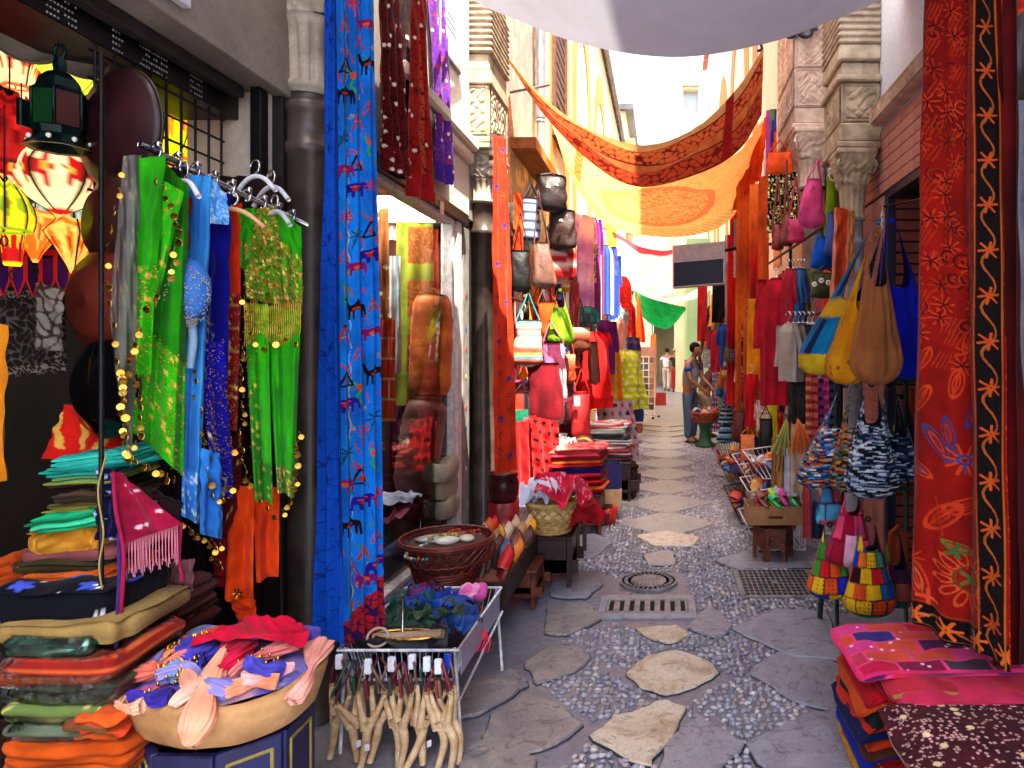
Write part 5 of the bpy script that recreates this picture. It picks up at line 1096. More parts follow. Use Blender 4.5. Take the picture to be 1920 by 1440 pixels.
mk('tassel_cord', msum([tube(catmull([at(222, 1000, 1.80), at(224, 1080, 1.79), at(218, 1200, 1.78), at(222, 1300, 1.78)], 8), .0045, 6)]).col('3a2060'), CLOTH, label='violet cord dangling beside the crimson top', cat='cord')
scarf('dusty pink tasselled scarf hanging low behind the scarf tray', 340, 1050, 1190, 40, 2.2, solid('a87078', '805058'), folds=((5, .012),), yaw=.1)
scarf('red gauze scarf hanging behind the dangling coins', 412, 1010, 1100, 22, 2.4, solid('a80c18', '700810'), folds=((2, .012),), yaw=.1)
# ================================================================== PILE OF FOLDED TEXTILES, far left
G1 = 'folded textiles piled on the left counter'
def pile(rows, Y, group, mat=None):
    for (lab, x0, x1, y0, y1, f, sy, tilt, lay, seed) in rows:
        a, b = at(x0, y1, Y), at(x1, y1, Y); h = (y1-y0)/FX*Y*.92
        lay = lay if lay == 1 else lay+2; fold('folded_cloth', lab, 'folded cloth', np.array([(a[0]+b[0])/2, Y+sy/2, a[2]]), b[0]-a[0], sy, h, f, .06, tilt, lay, seed, mat, group, .006 if lay == 1 else 0)
E_ = lambda a, b, s=.05, w_=.3: scroll(a, b, s, w_, 2)
pile([('aqua and teal folded cloth, topmost of the left pile', 90, 238, 850, 884, stripes(('1c9c90', '0c5c58', '3cc0a8'), .012), .2, -.10, 2, 1),
 ('olive green folded cloth with teal hem under the aqua one', 74, 205, 878, 908, stripes(('788028', '5c6020', '188878'), .018), .22, -.08, 2, 2),
 ('dark brown folded cloth in the left pile', 82, 192, 906, 926, solid('2c1810', '1c100c'), .22, -.03, 2, 3), ('grey brown folded cloth in the left pile', 80, 188, 925, 948, stripes(('4c3828', '2c2018'), .01), .22, -.02, 2, 4),
 ('khaki folded cloth above the green one', 72, 190, 944, 964, stripes(('8c8838', '5c5820'), .012), .22, -.04, 2, 5), ('green and mint folded cloth in the left pile', 42, 188, 962, 996, stripes(('10a068', '0c7048', '40c890'), .014), .24, -.12, 2, 6),
 ('gold folded cloth with chain embroidery', 44, 184, 994, 1040, E_('a86818', 'd09830', .04), .24, -.08, 1, 7), ('dusty rose folded cloth under the gold one', 8, 186, 1030, 1062, solid('94504c', '6c3838'), .26, -.04, 1, 8),
 ('dark olive folded cloth over the orange one', 16, 184, 1060, 1078, solid('3c3418', '28220f'), .25, 0, 1, 9), ('orange folded cloth in the left pile', 28, 188, 1076, 1110, solid('d86010', 'a04008'), .25, 0, 1, 10),
 ('flat rust coloured cloth at the very left of the pile', -20, 34, 1050, 1112, solid('b84810', '883008'), .26, 0, 2, 11)], 1.86, G1)
def stars(x, y, u, v):
    b = np.zeros(x.shape+(3,))+hx('05060f')
    for i, (cx, cy, r) in enumerate([(.05, .05, .03), (.14, .11, .035), (.22, .05, .028), (.30, .12, .034), (.08, .18, .03), (.24, .2, .03), (.34, .04, .026), (.18, .2, .02)]):
        dx, dy = x-cx, y-cy; a = np.arctan2(dy, dx)+i; rr = r*(.55+.45*np.abs(((a*5/(2*PI)) % 1)*2-1)); b = np.where((np.hypot(dx, dy) < rr)[..., None], hx('3c50c0'), b)
    return specks(lambda *q: b, 'e8e8f0', .05, .016)(x, y, u, v)
pile([('black folded scarf printed with blue stars', -30, 195, 1112, 1175, stars, .30, 0, 1, 12), ('tan folded cloth with red piping under the star scarf', -20, 208, 1168, 1212, lambda x, y, u, v: np.where((v < .03)[..., None], hx('b01c20'), solid('a0844c', '7c6438')(x, y, u, v)), .32, 0, 1, 13)], 1.74, G1)
def cell(): 
    m, t, o = _new('clear_cellophane'); g = _n(t, 'ShaderNodeBsdfGlossy'); g.inputs['Roughness'].default_value = .12; tp = _n(t, 'ShaderNodeBsdfTransparent'); f = _n(t, 'ShaderNodeFresnel'); f.inputs['IOR'].default_value = 1.6
    n = _noise(t, 26, 4, dist=1.5); b = _bump(t, n.outputs[0], 1.0, .03); t.links.new(b, g.inputs['Normal']); t.links.new(b, f.inputs['Normal'])
    mx = _n(t, 'ShaderNodeMixShader'); t.links.new(f.outputs[0], mx.inputs[0]); t.links.new(tp.outputs[0], mx.inputs[1]); t.links.new(g.outputs[0], mx.inputs[2]); t.links.new(mx.outputs[0], o.inputs[0]); return m
CELL = cell()
for i, (lab, x0, x1, y0, y1, f) in enumerate([('green sequinned cloth in a clear packet, third layer under the star scarf', -30, 145, 1204, 1242, specks(scroll('0c5c40', '0a2c24', .05, .4, 3), 'a0e0c8', .10, .016)),
    ('red and gold cloth in a clear packet in the left pile', -30, 205, 1238, 1290, stripes(('a02818', 'c05828', '801c14'), .014)), ('dark green cloth in a clear packet in the left pile', -30, 210, 1286, 1326, stripes(('2c3820', '1c2818', '44502c'), .02)),
    ('olive cloth with gold scroll border in a clear packet', -30, 190, 1322, 1372, scroll('5c7038', 'c8b860', .04, .25, 5)), ('grey green cloth in a clear packet, lowest of the packets', -30, 160, 1368, 1402, solid('64705c', '48543f'))]):
    Y = 1.70; a, b = at(x0, y1, Y), at(x1, y1, Y); c = np.array([(a[0]+b[0])/2, Y+.16, a[2]]); t = thing('packed_cloth', lab, 'packed cloth', c, 'textiles in clear packets on the left counter'); h = (y1-y0)/FX*Y*.9
    mk('cloth', fold_mesh(b[0]-a[0], .32, h, f, 2, 20+i).rz(.05).move(c), CLOTH, t); mk('wrapper', fold_mesh(b[0]-a[0]+.012, .332, h+.006, None or solid('ffffff'), 1, 20+i).rz(.05).move(c-np.array([0, 0, .002])), CELL, t)
pile([('orange bedspread folded at the bottom of the left pile', -30, 215, 1398, 1475, solid('c8500c', '8c3408'), .36, 0, 2, 30), ('orange and brown rolled cloth beside the packets', 110, 205, 1335, 1400, stripes(('c05018', '5c4020', 'c83c20'), .03), .3, .1, 2, 31)], 1.68, G1)
pile([('brown pink folded blanket behind the pole', 200, 290, 1130, 1182, solid('5c342c', '3c2420'), .3, 0, 2, 32), ('dark red folded blanket stacked behind the pole', 200, 300, 1182, 1240, solid('4c1c18', '301010'), .3, 0, 2, 33), ('brown folded blanket low behind the pole', 196, 296, 1240, 1320, solid('3c2018', '28140f'), .3, 0, 3, 34)], 2.02, G1)
ct = thing('counter', 'dark wooden counter under the left textile pile', 'counter', (-1.75, 2.0, 0)); mk('top', bx(-2.3, -1.42, 1.35, 2.75, .44, .48), WOODD, ct, False)
for (x, y) in ((-2.25, 1.4), (-1.47, 1.4), (-2.25, 2.7), (-1.47, 2.7)): mk('leg', bx(x-.03, x+.03, y-.03, y+.03, 0, .438), WOODD, ct, False)
# ================================================================== SCARF TRAY
tc = np.array([at(433, 1262, 1.92)[0], 1.92, at(433, 1262, 1.92)[2]]); tr = thing('scarf_tray', 'round tray wrapped in tan paper holding crumpled scarves', 'tray', tc-np.array([0, 0, .10])); RT = .248
wob = lambda m: m
rg = []
for (r, z) in ((.001, -.115), (.19, -.115), (.225, -.095), (.242, -.04), (RT, -.01), (RT+.002, .005), (RT-.010, .016), (RT-.025, .008), (RT-.05, -.02), (.001, -.02)):
    a = np.linspace(0, 2*PI, 64, endpoint=False); k = 1+.012*np.sin(5*a+z*40)+.008*np.sin(11*a); rg.append(np.stack([tc[0]+r*k*np.cos(a), tc[1]+r*k*np.sin(a)*.9, tc[2]+z+.010*np.sin(3*a+1)*(r > .2)+.12*r*np.cos(a)*0], 1))
mk('pan', loftm(np.array(rg)), surf('tan_kraft_paper', 'b48a58', '94683c', 6, .75, 0, .4, 30, dist=.012), tr)
def dome(X, Y):
    q = (X-tc[0])**2+(Y-tc[1])**2*1.2; return .012+.075*np.clip(1-q/.066, -.1, 1)-1.1*np.maximum(0, np.sqrt(q)-.250)
A_, R_2 = np.meshgrid(np.linspace(0, 2*PI, 90), np.linspace(.001, .232, 30), indexing='ij'); bxx, byy = tc[0]+R_2*np.cos(A_), tc[1]+.9*R_2*np.sin(A_); nz = wav(61, 8, 2, 6)
GS = 'scarves heaped in the paper wrapped tray'
mk('crumpled_scarf', gridm(np.stack([bxx, byy, tc[2]-.012+dome(bxx, byy)-.014*np.abs(nz(bxx, byy))], -1), patch(('6c68a8', 'a88090', '8c88c0', 'c05878', '5854a8', '9080b8'), .11, .09, 4, '6c5ca0', .001)(bxx-tc[0], byy, A_, R_2)), CLOTH, label='patched lilac and peach scarf lining the paper wrapped tray', cat='scarf', group=GS)
def gathered(pts, w, h, c1, c2, seed, lift=.0):
    """a scarf bunched into a soft roll that lies over the heap"""
    p = catmull([(tc[0]+x, tc[1]+y, 0.) for x, y in pts], 12); n = len(p); p[:, 2] = tc[2]+dome(p[:, 0], p[:, 1])+lift; t = np.gradient(p, axis=0); t /= np.linalg.norm(t, axis=1)[:, None]; sd = np.cross(t, [0, 0, 1.]); sd /= np.linalg.norm(sd, axis=1)[:, None]; up = np.cross(sd, t); q = np.linspace(0, 1, n); r = np.random.RandomState(seed); ph = r.uniform(0, 6, 4)
    na = 60; a = np.linspace(0, 2*PI, na, endpoint=False); wd = w*(.62+.38*np.sin(q*5+ph[0]))*(1-.35*np.exp(-((q-.5)/.12)**2)); wd *= np.clip(np.minimum(q, 1-q)*14+.35, 0, 1)
    rp = 1+.13*np.sin(9*a[None]+ph[1]+3*q[:, None]*3)+.10*np.sin(5*a[None]+ph[2]-4*q[:, None])+.05*np.sin(17*a[None]+6*q[:, None]+ph[3])
    P = p[:, None]+sd[:, None]*(wd[:, None]*np.cos(a)[None]*rp)[..., None]+up[:, None]*(h*(.8+.2*np.sin(q*9+ph[1]))[:, None]*np.sin(a)[None]*rp)[..., None]
    x = np.repeat(q[:, None]*.4, na, 1); y = np.repeat(a[None]*w, n, 0); return loftm(P, (True, True), solid(c1, c2, seed)(x, y, x, y))
GA = [('lilac', 'bunched across the open front of the heap', [(-.10, -.14), (-.02, -.13), (.05, -.17), (.12, -.17)], .040, .022, '9890d0', '7068a8'), ('coral', 'rolled along the left side of the heap', [(-.18, -.10), (-.11, -.11), (-.06, -.08)], .036, .022, 'f0806c', 'c05848'), ('apricot', 'curled at the right of the heap front', [(.10, -.19), (.15, -.15), (.20, -.12)], .030, .018, 'f4a880', 'd07c58'), ('indigo', 'tucked behind the crimson sheet', [(-.08, .12), (-.02, .10), (.04, .14)], .040, .022, '38309c', '241c6c'), ('peach', 'trailing over the front rim', [(.03, -.06), (.05, -.16), (.07, -.235), (.075, -.275)], .040, .018, 'f0a888', 'd88868'), ('peach', 'spilling over the left rim', [(-.13, -.02), (-.20, -.06), (-.262, -.08), (-.285, -.10)], .045, .018, 'f0a078', 'd08058'), ('violet blue', 'left of the crimson one', [(-.17, .04), (-.10, -.02), (-.06, -.05), (-.02, -.10)], .050, .026, '4c48c8', '302c90'), ('pale lilac', 'at the back left', [(-.20, .10), (-.12, .16), (-.02, .18)], .05, .024, '9c9ccc', '7474a4'), ('violet', 'at the back right rim', [(.10, .15), (.17, .12), (.22, .07)], .040, .024, '6c60c8', '483c98'), ('salmon pink', 'over the right rim', [(.20, .10), (.235, .0), (.25, -.06), (.24, -.13)], .042, .020, 'f0a898', 'd08878'), ('orange sequinned', 'left of the middle', [(-.17, .06), (-.12, .07), (-.07, .05)], .040, .022, 'e85010', 'b03008'), ('deep violet', 'at the front', [(-.14, -.19), (-.08, -.20), (-.02, -.21)], .030, .018, '4434b0', '2c2078'), ('periwinkle', 'at the right front', [(.10, -.10), (.15, -.11), (.20, -.09)], .040, .022, '5450c8', '383490'), ('light blue', 'in the middle front', [(-.10, -.08), (-.06, -.12), (-.05, -.16)], .040, .018, '88a8d8', '5c7cb0'), ('pale peach', 'at the front left rim', [(-.08, -.22), (-.15, -.20), (-.20, -.15)], .032, .018, 'f4b898', 'd0906c'), ('rose pink', 'knotted across the right of the heap', [(.16, .05), (.13, -.03), (.10, -.09), (.09, -.15)], .026, .018, 'f08c88', 'c86464'), ('plum', 'at the far left rim', [(-.22, .08), (-.24, .02), (-.235, -.03)], .028, .018, '584c90', '3c3468'), ('pale pink', 'folded near the right rim', [(.12, -.15), (.17, -.12), (.21, -.06)], .030, .016, 'f4b0b0', 'd08c8c'), ('ice blue', 'along the back rim', [(-.02, .21), (.06, .21), (.14, .18)], .030, .02, 'b0b4e0', '8488b8'), ('blush', 'twisted at the centre front', [(-.03, -.15), (.02, -.18), (.0, -.23)], .030, .016, 'f0b8a0', 'cc8870'), ('mauve', 'between the left rim and the orange one', [(-.21, .03), (-.17, -.02), (-.16, -.08)], .032, .02, '9080c0', '645890'), ('crimson', 'curling to the back of the heap', [(.02, .12), (.09, .11), (.16, .08)], .042, .026, 'd01038', '980a28'), ('crimson', 'curling toward the front of the heap', [(.03, -.03), (.07, -.08), (.06, -.14)], .042, .026, 'e01c48', 'a81030')]
for i, (nm, wh, pts, w_, h_, c1, c2) in enumerate(GA): mk('crumpled_scarf', gathered(pts, w_, h_, c1, c2, 40+i, .006+.002*((i*7) % 5)), CLOTH, label=f'{nm} scarf {wh} in the paper wrapped tray', cat='scarf', group=GS)
mk('crumpled_scarf', crumple_mesh((tc[0]+.045, tc[1]+.025, tc[2]+.012), .25, .20, .3, solid('d81038', 'a80c2c'), dome, 40, .030, .012, 60), CLOTH, label='crimson gauze scarf spread on top of the heap in the paper wrapped tray', cat='scarf', group=GS)
r = np.random.RandomState(3); mk('coin_trim', msum([ball((tc[0]+x, tc[1]+y, tc[2]+.022+dome(tc[0]+x, tc[1]+y)), r.uniform(.003, .007), 6, 4) for x, y in np.concatenate([r.normal((-.15, .03), .03, (40, 2)), r.normal((-.06, -.13), .04, (50, 2)), r.normal((.13, -.09), .02, (16, 2))])]), GOLD, None, label='gold coin and bead trimming scattered in the scarf heap', cat='trimming', kind='stuff')
stl = thing('painted_stool', 'dark blue painted stool with gold framed panels under the scarf tray', 'stool', (tc[0], tc[1], 0)); NV = surf('navy_painted_wood', '141850', '0a0c30', 12, .5)
GLD = surf('gold_paint_line', '8c7c30', '6c5c20', 20, .5)
for i in range(8):
    a = i*PI/4+.39; b = a+PI/4; R8 = .20; p, q = np.array([math.cos(a), math.sin(a)])*R8+tc[:2], np.array([math.cos(b), math.sin(b)])*R8+tc[:2]; mid, yaw = (p+q)/2, math.atan2(*(q-p)[::-1]); W = np.linalg.norm(q-p)/2
    mk('panel', bx(-W, W, -.012, .012, .02, tc[2]-.12).rz(yaw).move((mid[0], mid[1], 0)), NV, stl, False)
    mk('gold_frame', msum([bx(-W+.02, -W+.03, -.016, .016, .12, tc[2]-.15), bx(W-.03, W-.02, -.016, .016, .12, tc[2]-.15), bx(-W+.02, W-.02, -.0155, .0155, tc[2]-.16, tc[2]-.15), bx(-W+.02, W-.02, -.0155, .0155, .12, .13), bx(-W+.02, W-.02, -.0155, .0155, tc[2]-.32, tc[2]-.31)]).rz(yaw).move((mid[0], mid[1], 0)), GLD, stl, False)
# ================================================================== EMBROIDERED HANGINGS ON THE SHOP CORNER
def painted_drape(name, label, cat, A, B, C, D, nu, nv, paint, **k):
    W_ = np.linalg.norm((np.asarray(B)-A+np.asarray(D)-C)/2); H_ = np.linalg.norm((np.asarray(C)-A+np.asarray(D)-B)/2); x, y = np.meshgrid(np.linspace(0, W_, nu), np.linspace(0, H_, nv), indexing='ij')
    raw = paint(x, y, W_, H_); mt = k.pop('mat', CLOTH); m, _, _ = drape_mesh(A, B, C, D, nu, nv, None, raw=raw, **k); return mk(name, m, mt, None, True, label, cat)
def blue_paint(x, y, W_, H_):
    C = solid('0a78d8', '0858b0', 3)(x, y, x/W_, y/H_); pt = Paint(x, y, C); r = np.random.RandomState(12)
    for i in range(int(H_/.24)):          # long stitched trails
        pt.line(np.stack([W_*(.28+.03*np.sin(np.arange(20)*.9+i)), i*.24+np.arange(20)*.013], 1), .0022, ['60a0d8', 'b8a838', '3c8038'][i % 3])
    yv = .06; i = 0
    while yv < H_-.12:
        for j, fx in enumerate((.18, .50, .82)):
            cx, cy = W_*fx+r.uniform(-.014, .014), yv+(.0, .085, .045)[j]; k = (i*3+j*2+i//3) % 9; s = .044
            if k == 0: pt.sh(ELE, cx, cy, s, '20107c', 1); pt.ell(cx, cy-.032, .016, .010, 'a02020'); pt.line([(cx-.02, cy-.042), (cx+.02, cy-.044)], .003, 'd04028')
            elif k == 1: pt.sh(CAM, cx, cy+.02, s*1.1, '0c0810', -1); pt.line([(cx-.01, cy-.022), (cx+.012, cy-.026)], .005, 'b02818')
            elif k == 2: pt.flower(cx, cy, .028, 8, 'b01c2c', .0028); pt.line([(cx, cy), (cx+.006, cy+.06)], .0026, 'c02830')
            elif k == 3: pt.line([(cx-.02, cy+.04), (cx, cy-.03), (cx+.022, cy+.04)], .004, 'a83020'); pt.line([(cx-.012, cy+.01), (cx+.014, cy+.01)], .003, 'd86028'); pt.ell(cx, cy-.035, .007, .007, '40102c')
            elif k == 4: pt.flower(cx, cy, .030, 7, '0c3c5c', .0030, .3); pt.line([(cx, cy), (cx-.02, cy+.05)], .0026, '0c4c3c')
            elif k == 5: pt.ell(cx, cy, .009, .030, 'b83028', .4, .4); pt.ell(cx+.018, cy+.012, .008, .026, '8c1c50', -.4, .4)
            elif k == 6: pt.line([(cx-.026, cy+.05), (cx, cy-.012), (cx+.026, cy+.05)], .0040, '10101c', True); pt.line([(cx, cy-.012), (cx-.02, cy-.04)], .003, 'c02820'); pt.line([(cx, cy-.012), (cx+.02, cy-.04)], .003, 'c02820'); pt.ell(cx, cy+.03, .008, .012, 'a03020')
            elif k == 7: pt.sh(ELE, cx, cy, s*.9, '781060', -1); pt.ell(cx, cy-.030, .015, .009, 'c85020')
            else: pt.line([(cx-.01, cy-.04), (cx+.006, cy-.01), (cx-.006, cy+.02), (cx+.012, cy+.05)], .004, '2c9040'); pt.ell(cx+.004, cy-.02, .010, .014, 'c04028')
            pt.spiral(cx+.03, cy+.07, .012, ['9c2028', '2c4c9c', '3c7038', 'b08828'][(i+j) % 4], .0018, 1.3, r.uniform(0, 6)); pt.line([(cx-.03, cy+.05), (cx-.022, cy+.09)], .002, ['b03028', '204c80'][(i+j) % 2])
        yv += .16; i += 1
    red = y > H_-.15+.10*(x/W_-.5)*-1.4; C[red] = scroll('a8181c', '301048', .05, .45, 5)(x, y, x, y)[red]; C[(x < .012)] = hx('082c78'); return C
painted_drape('embroidered_hanging', 'long turquoise blue hanging embroidered with camels and elephants', 'hanging', at(626, -60, 2.76), at(700, -60, 2.88), at(640, 1208, 2.74), at(722, 1178, 2.86), 130, 1000, blue_paint, folds=((3.2, .016), (6, .005)), seed=5, hem=.012, grow=.6)
painted_drape('embroidered_hanging', 'narrow deep blue hanging folded beside the camel one', 'hanging', at(612, -60, 2.80), at(630, -60, 2.80), at(592, 1206, 2.78), at(648, 1210, 2.76), 50, 500, lambda x, y, W_, H_: scroll('0a4cb8', '082c80', .09, .10, 7)(x, y, x, y), folds=((2.2, .018),), seed=8, hem=.01)
def mirror_paint(c1, c2, c3, seed, dn=.05):
    def f(x, y, W_, H_):
        C = scroll(c1, c2, .07, .30, seed)(x, y, x/W_, y/H_); C[x < .018] = hx(c3); C[x > W_-.02] = hx(c3); b = y > H_-.14; C[b] = scroll(c3, c1, .045, .5, seed+2)(x, y, x, y)[b]
        return specks(lambda *q: C, 'e8d8c8', dn, .026)(x, y, x, y)
    return f
painted_drape('mirrorwork_hanging', 'dark maroon mirrorwork hanging beside the blue camel hanging', 'hanging', at(706, -40, 3.5), at(744, -40, 3.85), at(722, 318, 3.6), at(766, 332, 3.85), 80, 200, mirror_paint('54080c', '2c0406', '701014', 3, .06), folds=((3, .02),), seed=4)
painted_drape('mirrorwork_hanging', 'black hanging between the maroon and scarlet ones', 'hanging', at(740, -40, 4.05), at(778, -40, 4.1), at(748, 330, 4.05), at(786, 352, 4.1), 40, 120, mirror_paint('140608', '2c0a0c', '1c080a', 9, .03), folds=((2, .02),), seed=6)
painted_drape('mirrorwork_hanging', 'scarlet hanging with orange braid and patterned hem', 'hanging', at(772, -40, 3.9), at(796, -40, 4.2), at(766, 366, 3.9), at(820, 382, 4.25), 80, 220, lambda x, y, W_, H_: np.where(((x > W_*.40) & (x < W_*.62) & (y < H_-.16))[..., None], scroll('c04828', '5c1410', .03, .4, 3)(x, y, x, y), mirror_paint('98100c', '5c0806', 'a8181c', 5, .04)(x, y, W_, H_)), folds=((2.2, .022),), seed=7)
painted_drape('mirrorwork_hanging', 'purple mirrorwork hanging, last of the row over the shop window', 'hanging', at(802, -40, 4.5), at(836, -40, 4.9), at(818, 334, 4.55), at(856, 352, 4.95), 80, 200, mirror_paint('4c1c8c', '8c2c50', '381478', 8, .05), folds=((2.4, .02),), seed=9, hem=.02)
mk('hanging_rail', tube(line((-1.42, 3.0, 3.27), (-1.42, 5.05, 4.42), 3), .014, 8), IRON, label='black iron rail carrying the mirrorwork hangings over the window', cat='rail')
def orange_paint(x, y, W_, H_):
    C = solid('d83414', 'b4240c', 2)(x, y, x/W_, y/H_); pt = Paint(x, y, C); i = 0; yv = .05
    while yv < H_-.1:
        for j, fx in enumerate((.28, .72)):
            cx, cy = W_*fx, yv+.05*j; k = (i*2+j) % 5
            if k in (0, 3): pt.flower(cx, cy, .034, 7, '4c2018', .0036, i)
            elif k == 1: pt.sh(ELE, cx, cy+.02, .034, '203070')
            elif k == 2: pt.flower(cx, cy, .03, 6, '6c5018', .0036)
            else: pt.line([(cx-.01, cy+.04), (cx, cy), (cx+.012, cy-.04)], .006, '202c60'); pt.spiral(cx, cy, .02, '58281c', .0028)
        yv += .115; i += 1
    return C
painted_drape('embroidered_hanging', 'orange red hanging embroidered with dark flowers in front of the second column', 'hanging', at(924, 250, 5.05), at(950, 262, 5.2), at(926, 890, 5.0), at(970, 882, 5.2), 70, 460, orange_paint, folds=((2, .016),), seed=3, hem=.01)
scarf('beige lace edged scarf behind the orange red hanging', 934, 250, 330, 28, 5.35, solid('6c5c50', '3c3028'), folds=((2, .01),))
# ================================================================== SHOP WINDOW DISPLAY
def bolster(label, p0, p1, r, f, seed=0, n=26):
    p0, p1 = np.array(p0), np.array(p1); t = np.linspace(0, 1, n); ax_ = p0+(p1-p0)*t[:, None]; a = np.linspace(0, 2*PI, 36, endpoint=False)
    d = (p1-p0)/np.linalg.norm(p1-p0); b = np.cross(d, [0, 1, 0]); b /= np.linalg.norm(b); c = np.cross(d, b); w_ = wav(seed, 7, .5, 2)
    rr = r*(1-.25*(np.abs(2*t-1)**8))[:, None]*(1+.035*w_(t[:, None]*4, np.cos(a)[None])+.02*np.sin(t[:, None]*60+3*np.sin(a)[None]))
    P = ax_[:, None]+rr[..., None]*(np.cos(a)[None, :, None]*b+np.sin(a)[None, :, None]*c); L = np.linalg.norm(p1-p0)
    C = f(np.repeat(a[None]*r, n, 0), np.repeat(t[:, None]*L, 36, 1), np.repeat(a[None]/(2*PI), n, 0), np.repeat(t[:, None], 36, 1)); mk('bolster', loftm(P, (True, True), C), SATIN, label=label, cat='bolster')
bolster('rust orange ruched bolster standing in the shop window', at(812, 556, 5.12), at(806, 742, 5.02), .15, solid('c8641c', '8c3c10', 1), 1); bolster('mauve brown bolster leaning in the window under the orange one', at(800, 752, 5.0), at(776, 925, 4.85), .15, solid('7c4c48', '5c3434', 2), 2)
def quilt(x, y, u, v): return np.where(((u > .3) & ((v*5) % 1 > .3))[..., None], scroll('6c3414', '8c5420', .05, .3, 3)(x, y, u, v), solid('7c8420', '545c14', 2)(x, y, u, v))
scarf('olive quilt with brown squares hanging in the shop window', 778, 395, 900, 66, 5.25, quilt, name='quilt', cat='quilt', folds=((2, .02),), yaw=.1)
scarf('orange red embroidered strip hanging in the shop window', 722, 596, 790, 36, 4.7, border(patch(('d83c18', 'c02c14', 'e05020'), .2, .14, 2, 'e8c0a0', .004), 'e8b090', .01, .02), folds=((1, .01),), yaw=.1)
scarf('tan mirrorwork strip high in the shop window', 716, 390, 600, 26, 4.65, specks(solid('b06838', '80401c'), 'f0e0c0', .1, .03), folds=((2, .01),), yaw=.1)
scarf('teal and white cloth hanging behind the window glass', 738, 480, 700, 24, 4.85, grad(('287878', 'd8d8d4', '8cb0c0', 'c8ccd0'), 'u'), folds=((2, .01),), yaw=.1)
scarf('orange ribbon cloth beside the window bolster', 812, 430, 560, 18, 5.3, solid('e04818', 'a83010'), folds=((1, .01),), yaw=.1)
scarf('pale cream cloth at the top of the shop window', 748, 388, 450, 44, 5.35, solid('d8d4c8', 'b8b4a8'), folds=((4, .01),), yaw=.1)
scarf('lime green silk triangle hanging high in the window', 788, 415, 470, 30, 5.35, solid('98b010', '6c8008'), folds=((1, .01),), yaw=.1)
scarf('purple pleated cloth low in the shop window', 752, 760, 930, 40, 4.9, solid('582050', '381438'), folds=((5, .01),), yaw=.1)
for i, (px, py) in enumerate([(842, 955), (838, 920), (842, 885)]):
    c = at(px, py, 4.95); fold('pouf', ['cream tufted pouf, lowest of the three in the window', 'cream tufted pouf in the middle of the window stack', 'cream tufted pouf, topmost of the three in the window'][i], 'pouf', c-np.array([.14, -.05, .05]), .34, .34, .13, solid('a89c84', '847860', i), 0, 0, 1, i, CLOTH, 'cream poufs stacked in the shop window')
mk('crumpled_cloth', crumple_mesh(at(768, 955, 4.5)+np.array([-.16, .1, 0]), .36, .36, .3, solid('c8cce4', 'a0a4c4'), None, 5, .06, .02), CLOTH, label='crumpled white cloth on the floor of the shop window', cat='cloth')
mk('crumpled_cloth', crumple_mesh(at(740, 985, 4.3)+np.array([-.14, .1, 0]), .4, .5, .1, solid('9c5068', '703048'), None, 6, .05, .02), CLOTH, label='crumpled mauve cloth beside the white one in the window', cat='cloth')
mk('crumpled_cloth', crumple_mesh(at(800, 975, 4.7)+np.array([-.16, .1, 0]), .3, .36, .6, solid('7c5c50', '58403a'), None, 7, .10, .02), CLOTH, label='brown cushion cloth slumped below the mauve bolster', cat='cloth')
# ================================================================== RED WICKER BASKET ON A CLAY POT
def wicker(name, label, c, R0, R1, h, mat, weave='x', nst=22, group=None, squash=1.0):
    t = thing(name, label, 'basket', c, group); a = np.linspace(0, 2*PI, 60, endpoint=False); c = np.asarray(c, float)
    ring = lambda r, z, rad, wv_=0: tube(np.stack([c[0]+r*np.cos(a), c[1]+r*np.sin(a), c[2]+z+wv_*np.sin(a*nst)], 1), rad, 7, True)
    mk('base', lathe([(.001, 0), (R0*.98, 0), (R0, .012), (.001, .014)], 40, c), mat, t)
    for q in range(4): mk('base_coil', ring(R0*(1+.02*q), .012+.016*q, .009, .002), mat, t)
    mk('rim', msum([ring(R1*.985, h-.012, .009), ring(R1*1.01, h, .010), ring(R1*.99, h+.012, .008), ring(R1*1.0, h+.004, .007, .008)]), mat, t)
    z0 = .07
    for s_ in (-1, 1):
        for q in range(nst):
            tt = np.linspace(0, 1, 12); aa = q*2*PI/nst+s_*tt*2*PI/nst*2.2; rr = R0*1.05+(R1-R0*1.05)*tt**.85+.004*s_; mk('strand', tube(np.stack([c[0]+rr*np.cos(aa), c[1]+rr*np.sin(aa), c[2]+z0+(h-z0)*tt], 1), .0058, 5), mat, t)
    mk('band', ring(R0+(R1-R0)*.55, h*.52, .007, .004), mat, t)
    return t
bc = at(838, 1068, 3.78); bc[2] = .35
wicker('wicker_basket', 'red brown openwork wicker basket on a clay pot by the shop window', bc, .17, .25, .215, WICKR)
r = np.random.RandomState(6)
for i, (lab, dx, dy, s, c) in enumerate([('grey flat stone shell in the red basket', -.08, -.02, (.09, .06, .02), 'a8a4a0'), ('white shell in the red basket', .02, -.05, (.07, .05, .025), 'd8d4cc'), ('olive green shell in the red basket', .05, .06, (.08, .035, .02), '5c6048'), ('pale cream shell in the red basket', .11, .0, (.06, .04, .02), 'c8c0a8')]):
    m = ball((0, 0, 0), 1, 16, 9, s); m.V[:, 2] *= 1-.4*np.abs(m.V[:, 0]/s[0]); m.rz(i*.7).move(bc+np.array([dx, dy, .22])); mk('shell', m.col(c), PLAS, label=lab, cat='shell', group='shells heaped in the red basket')
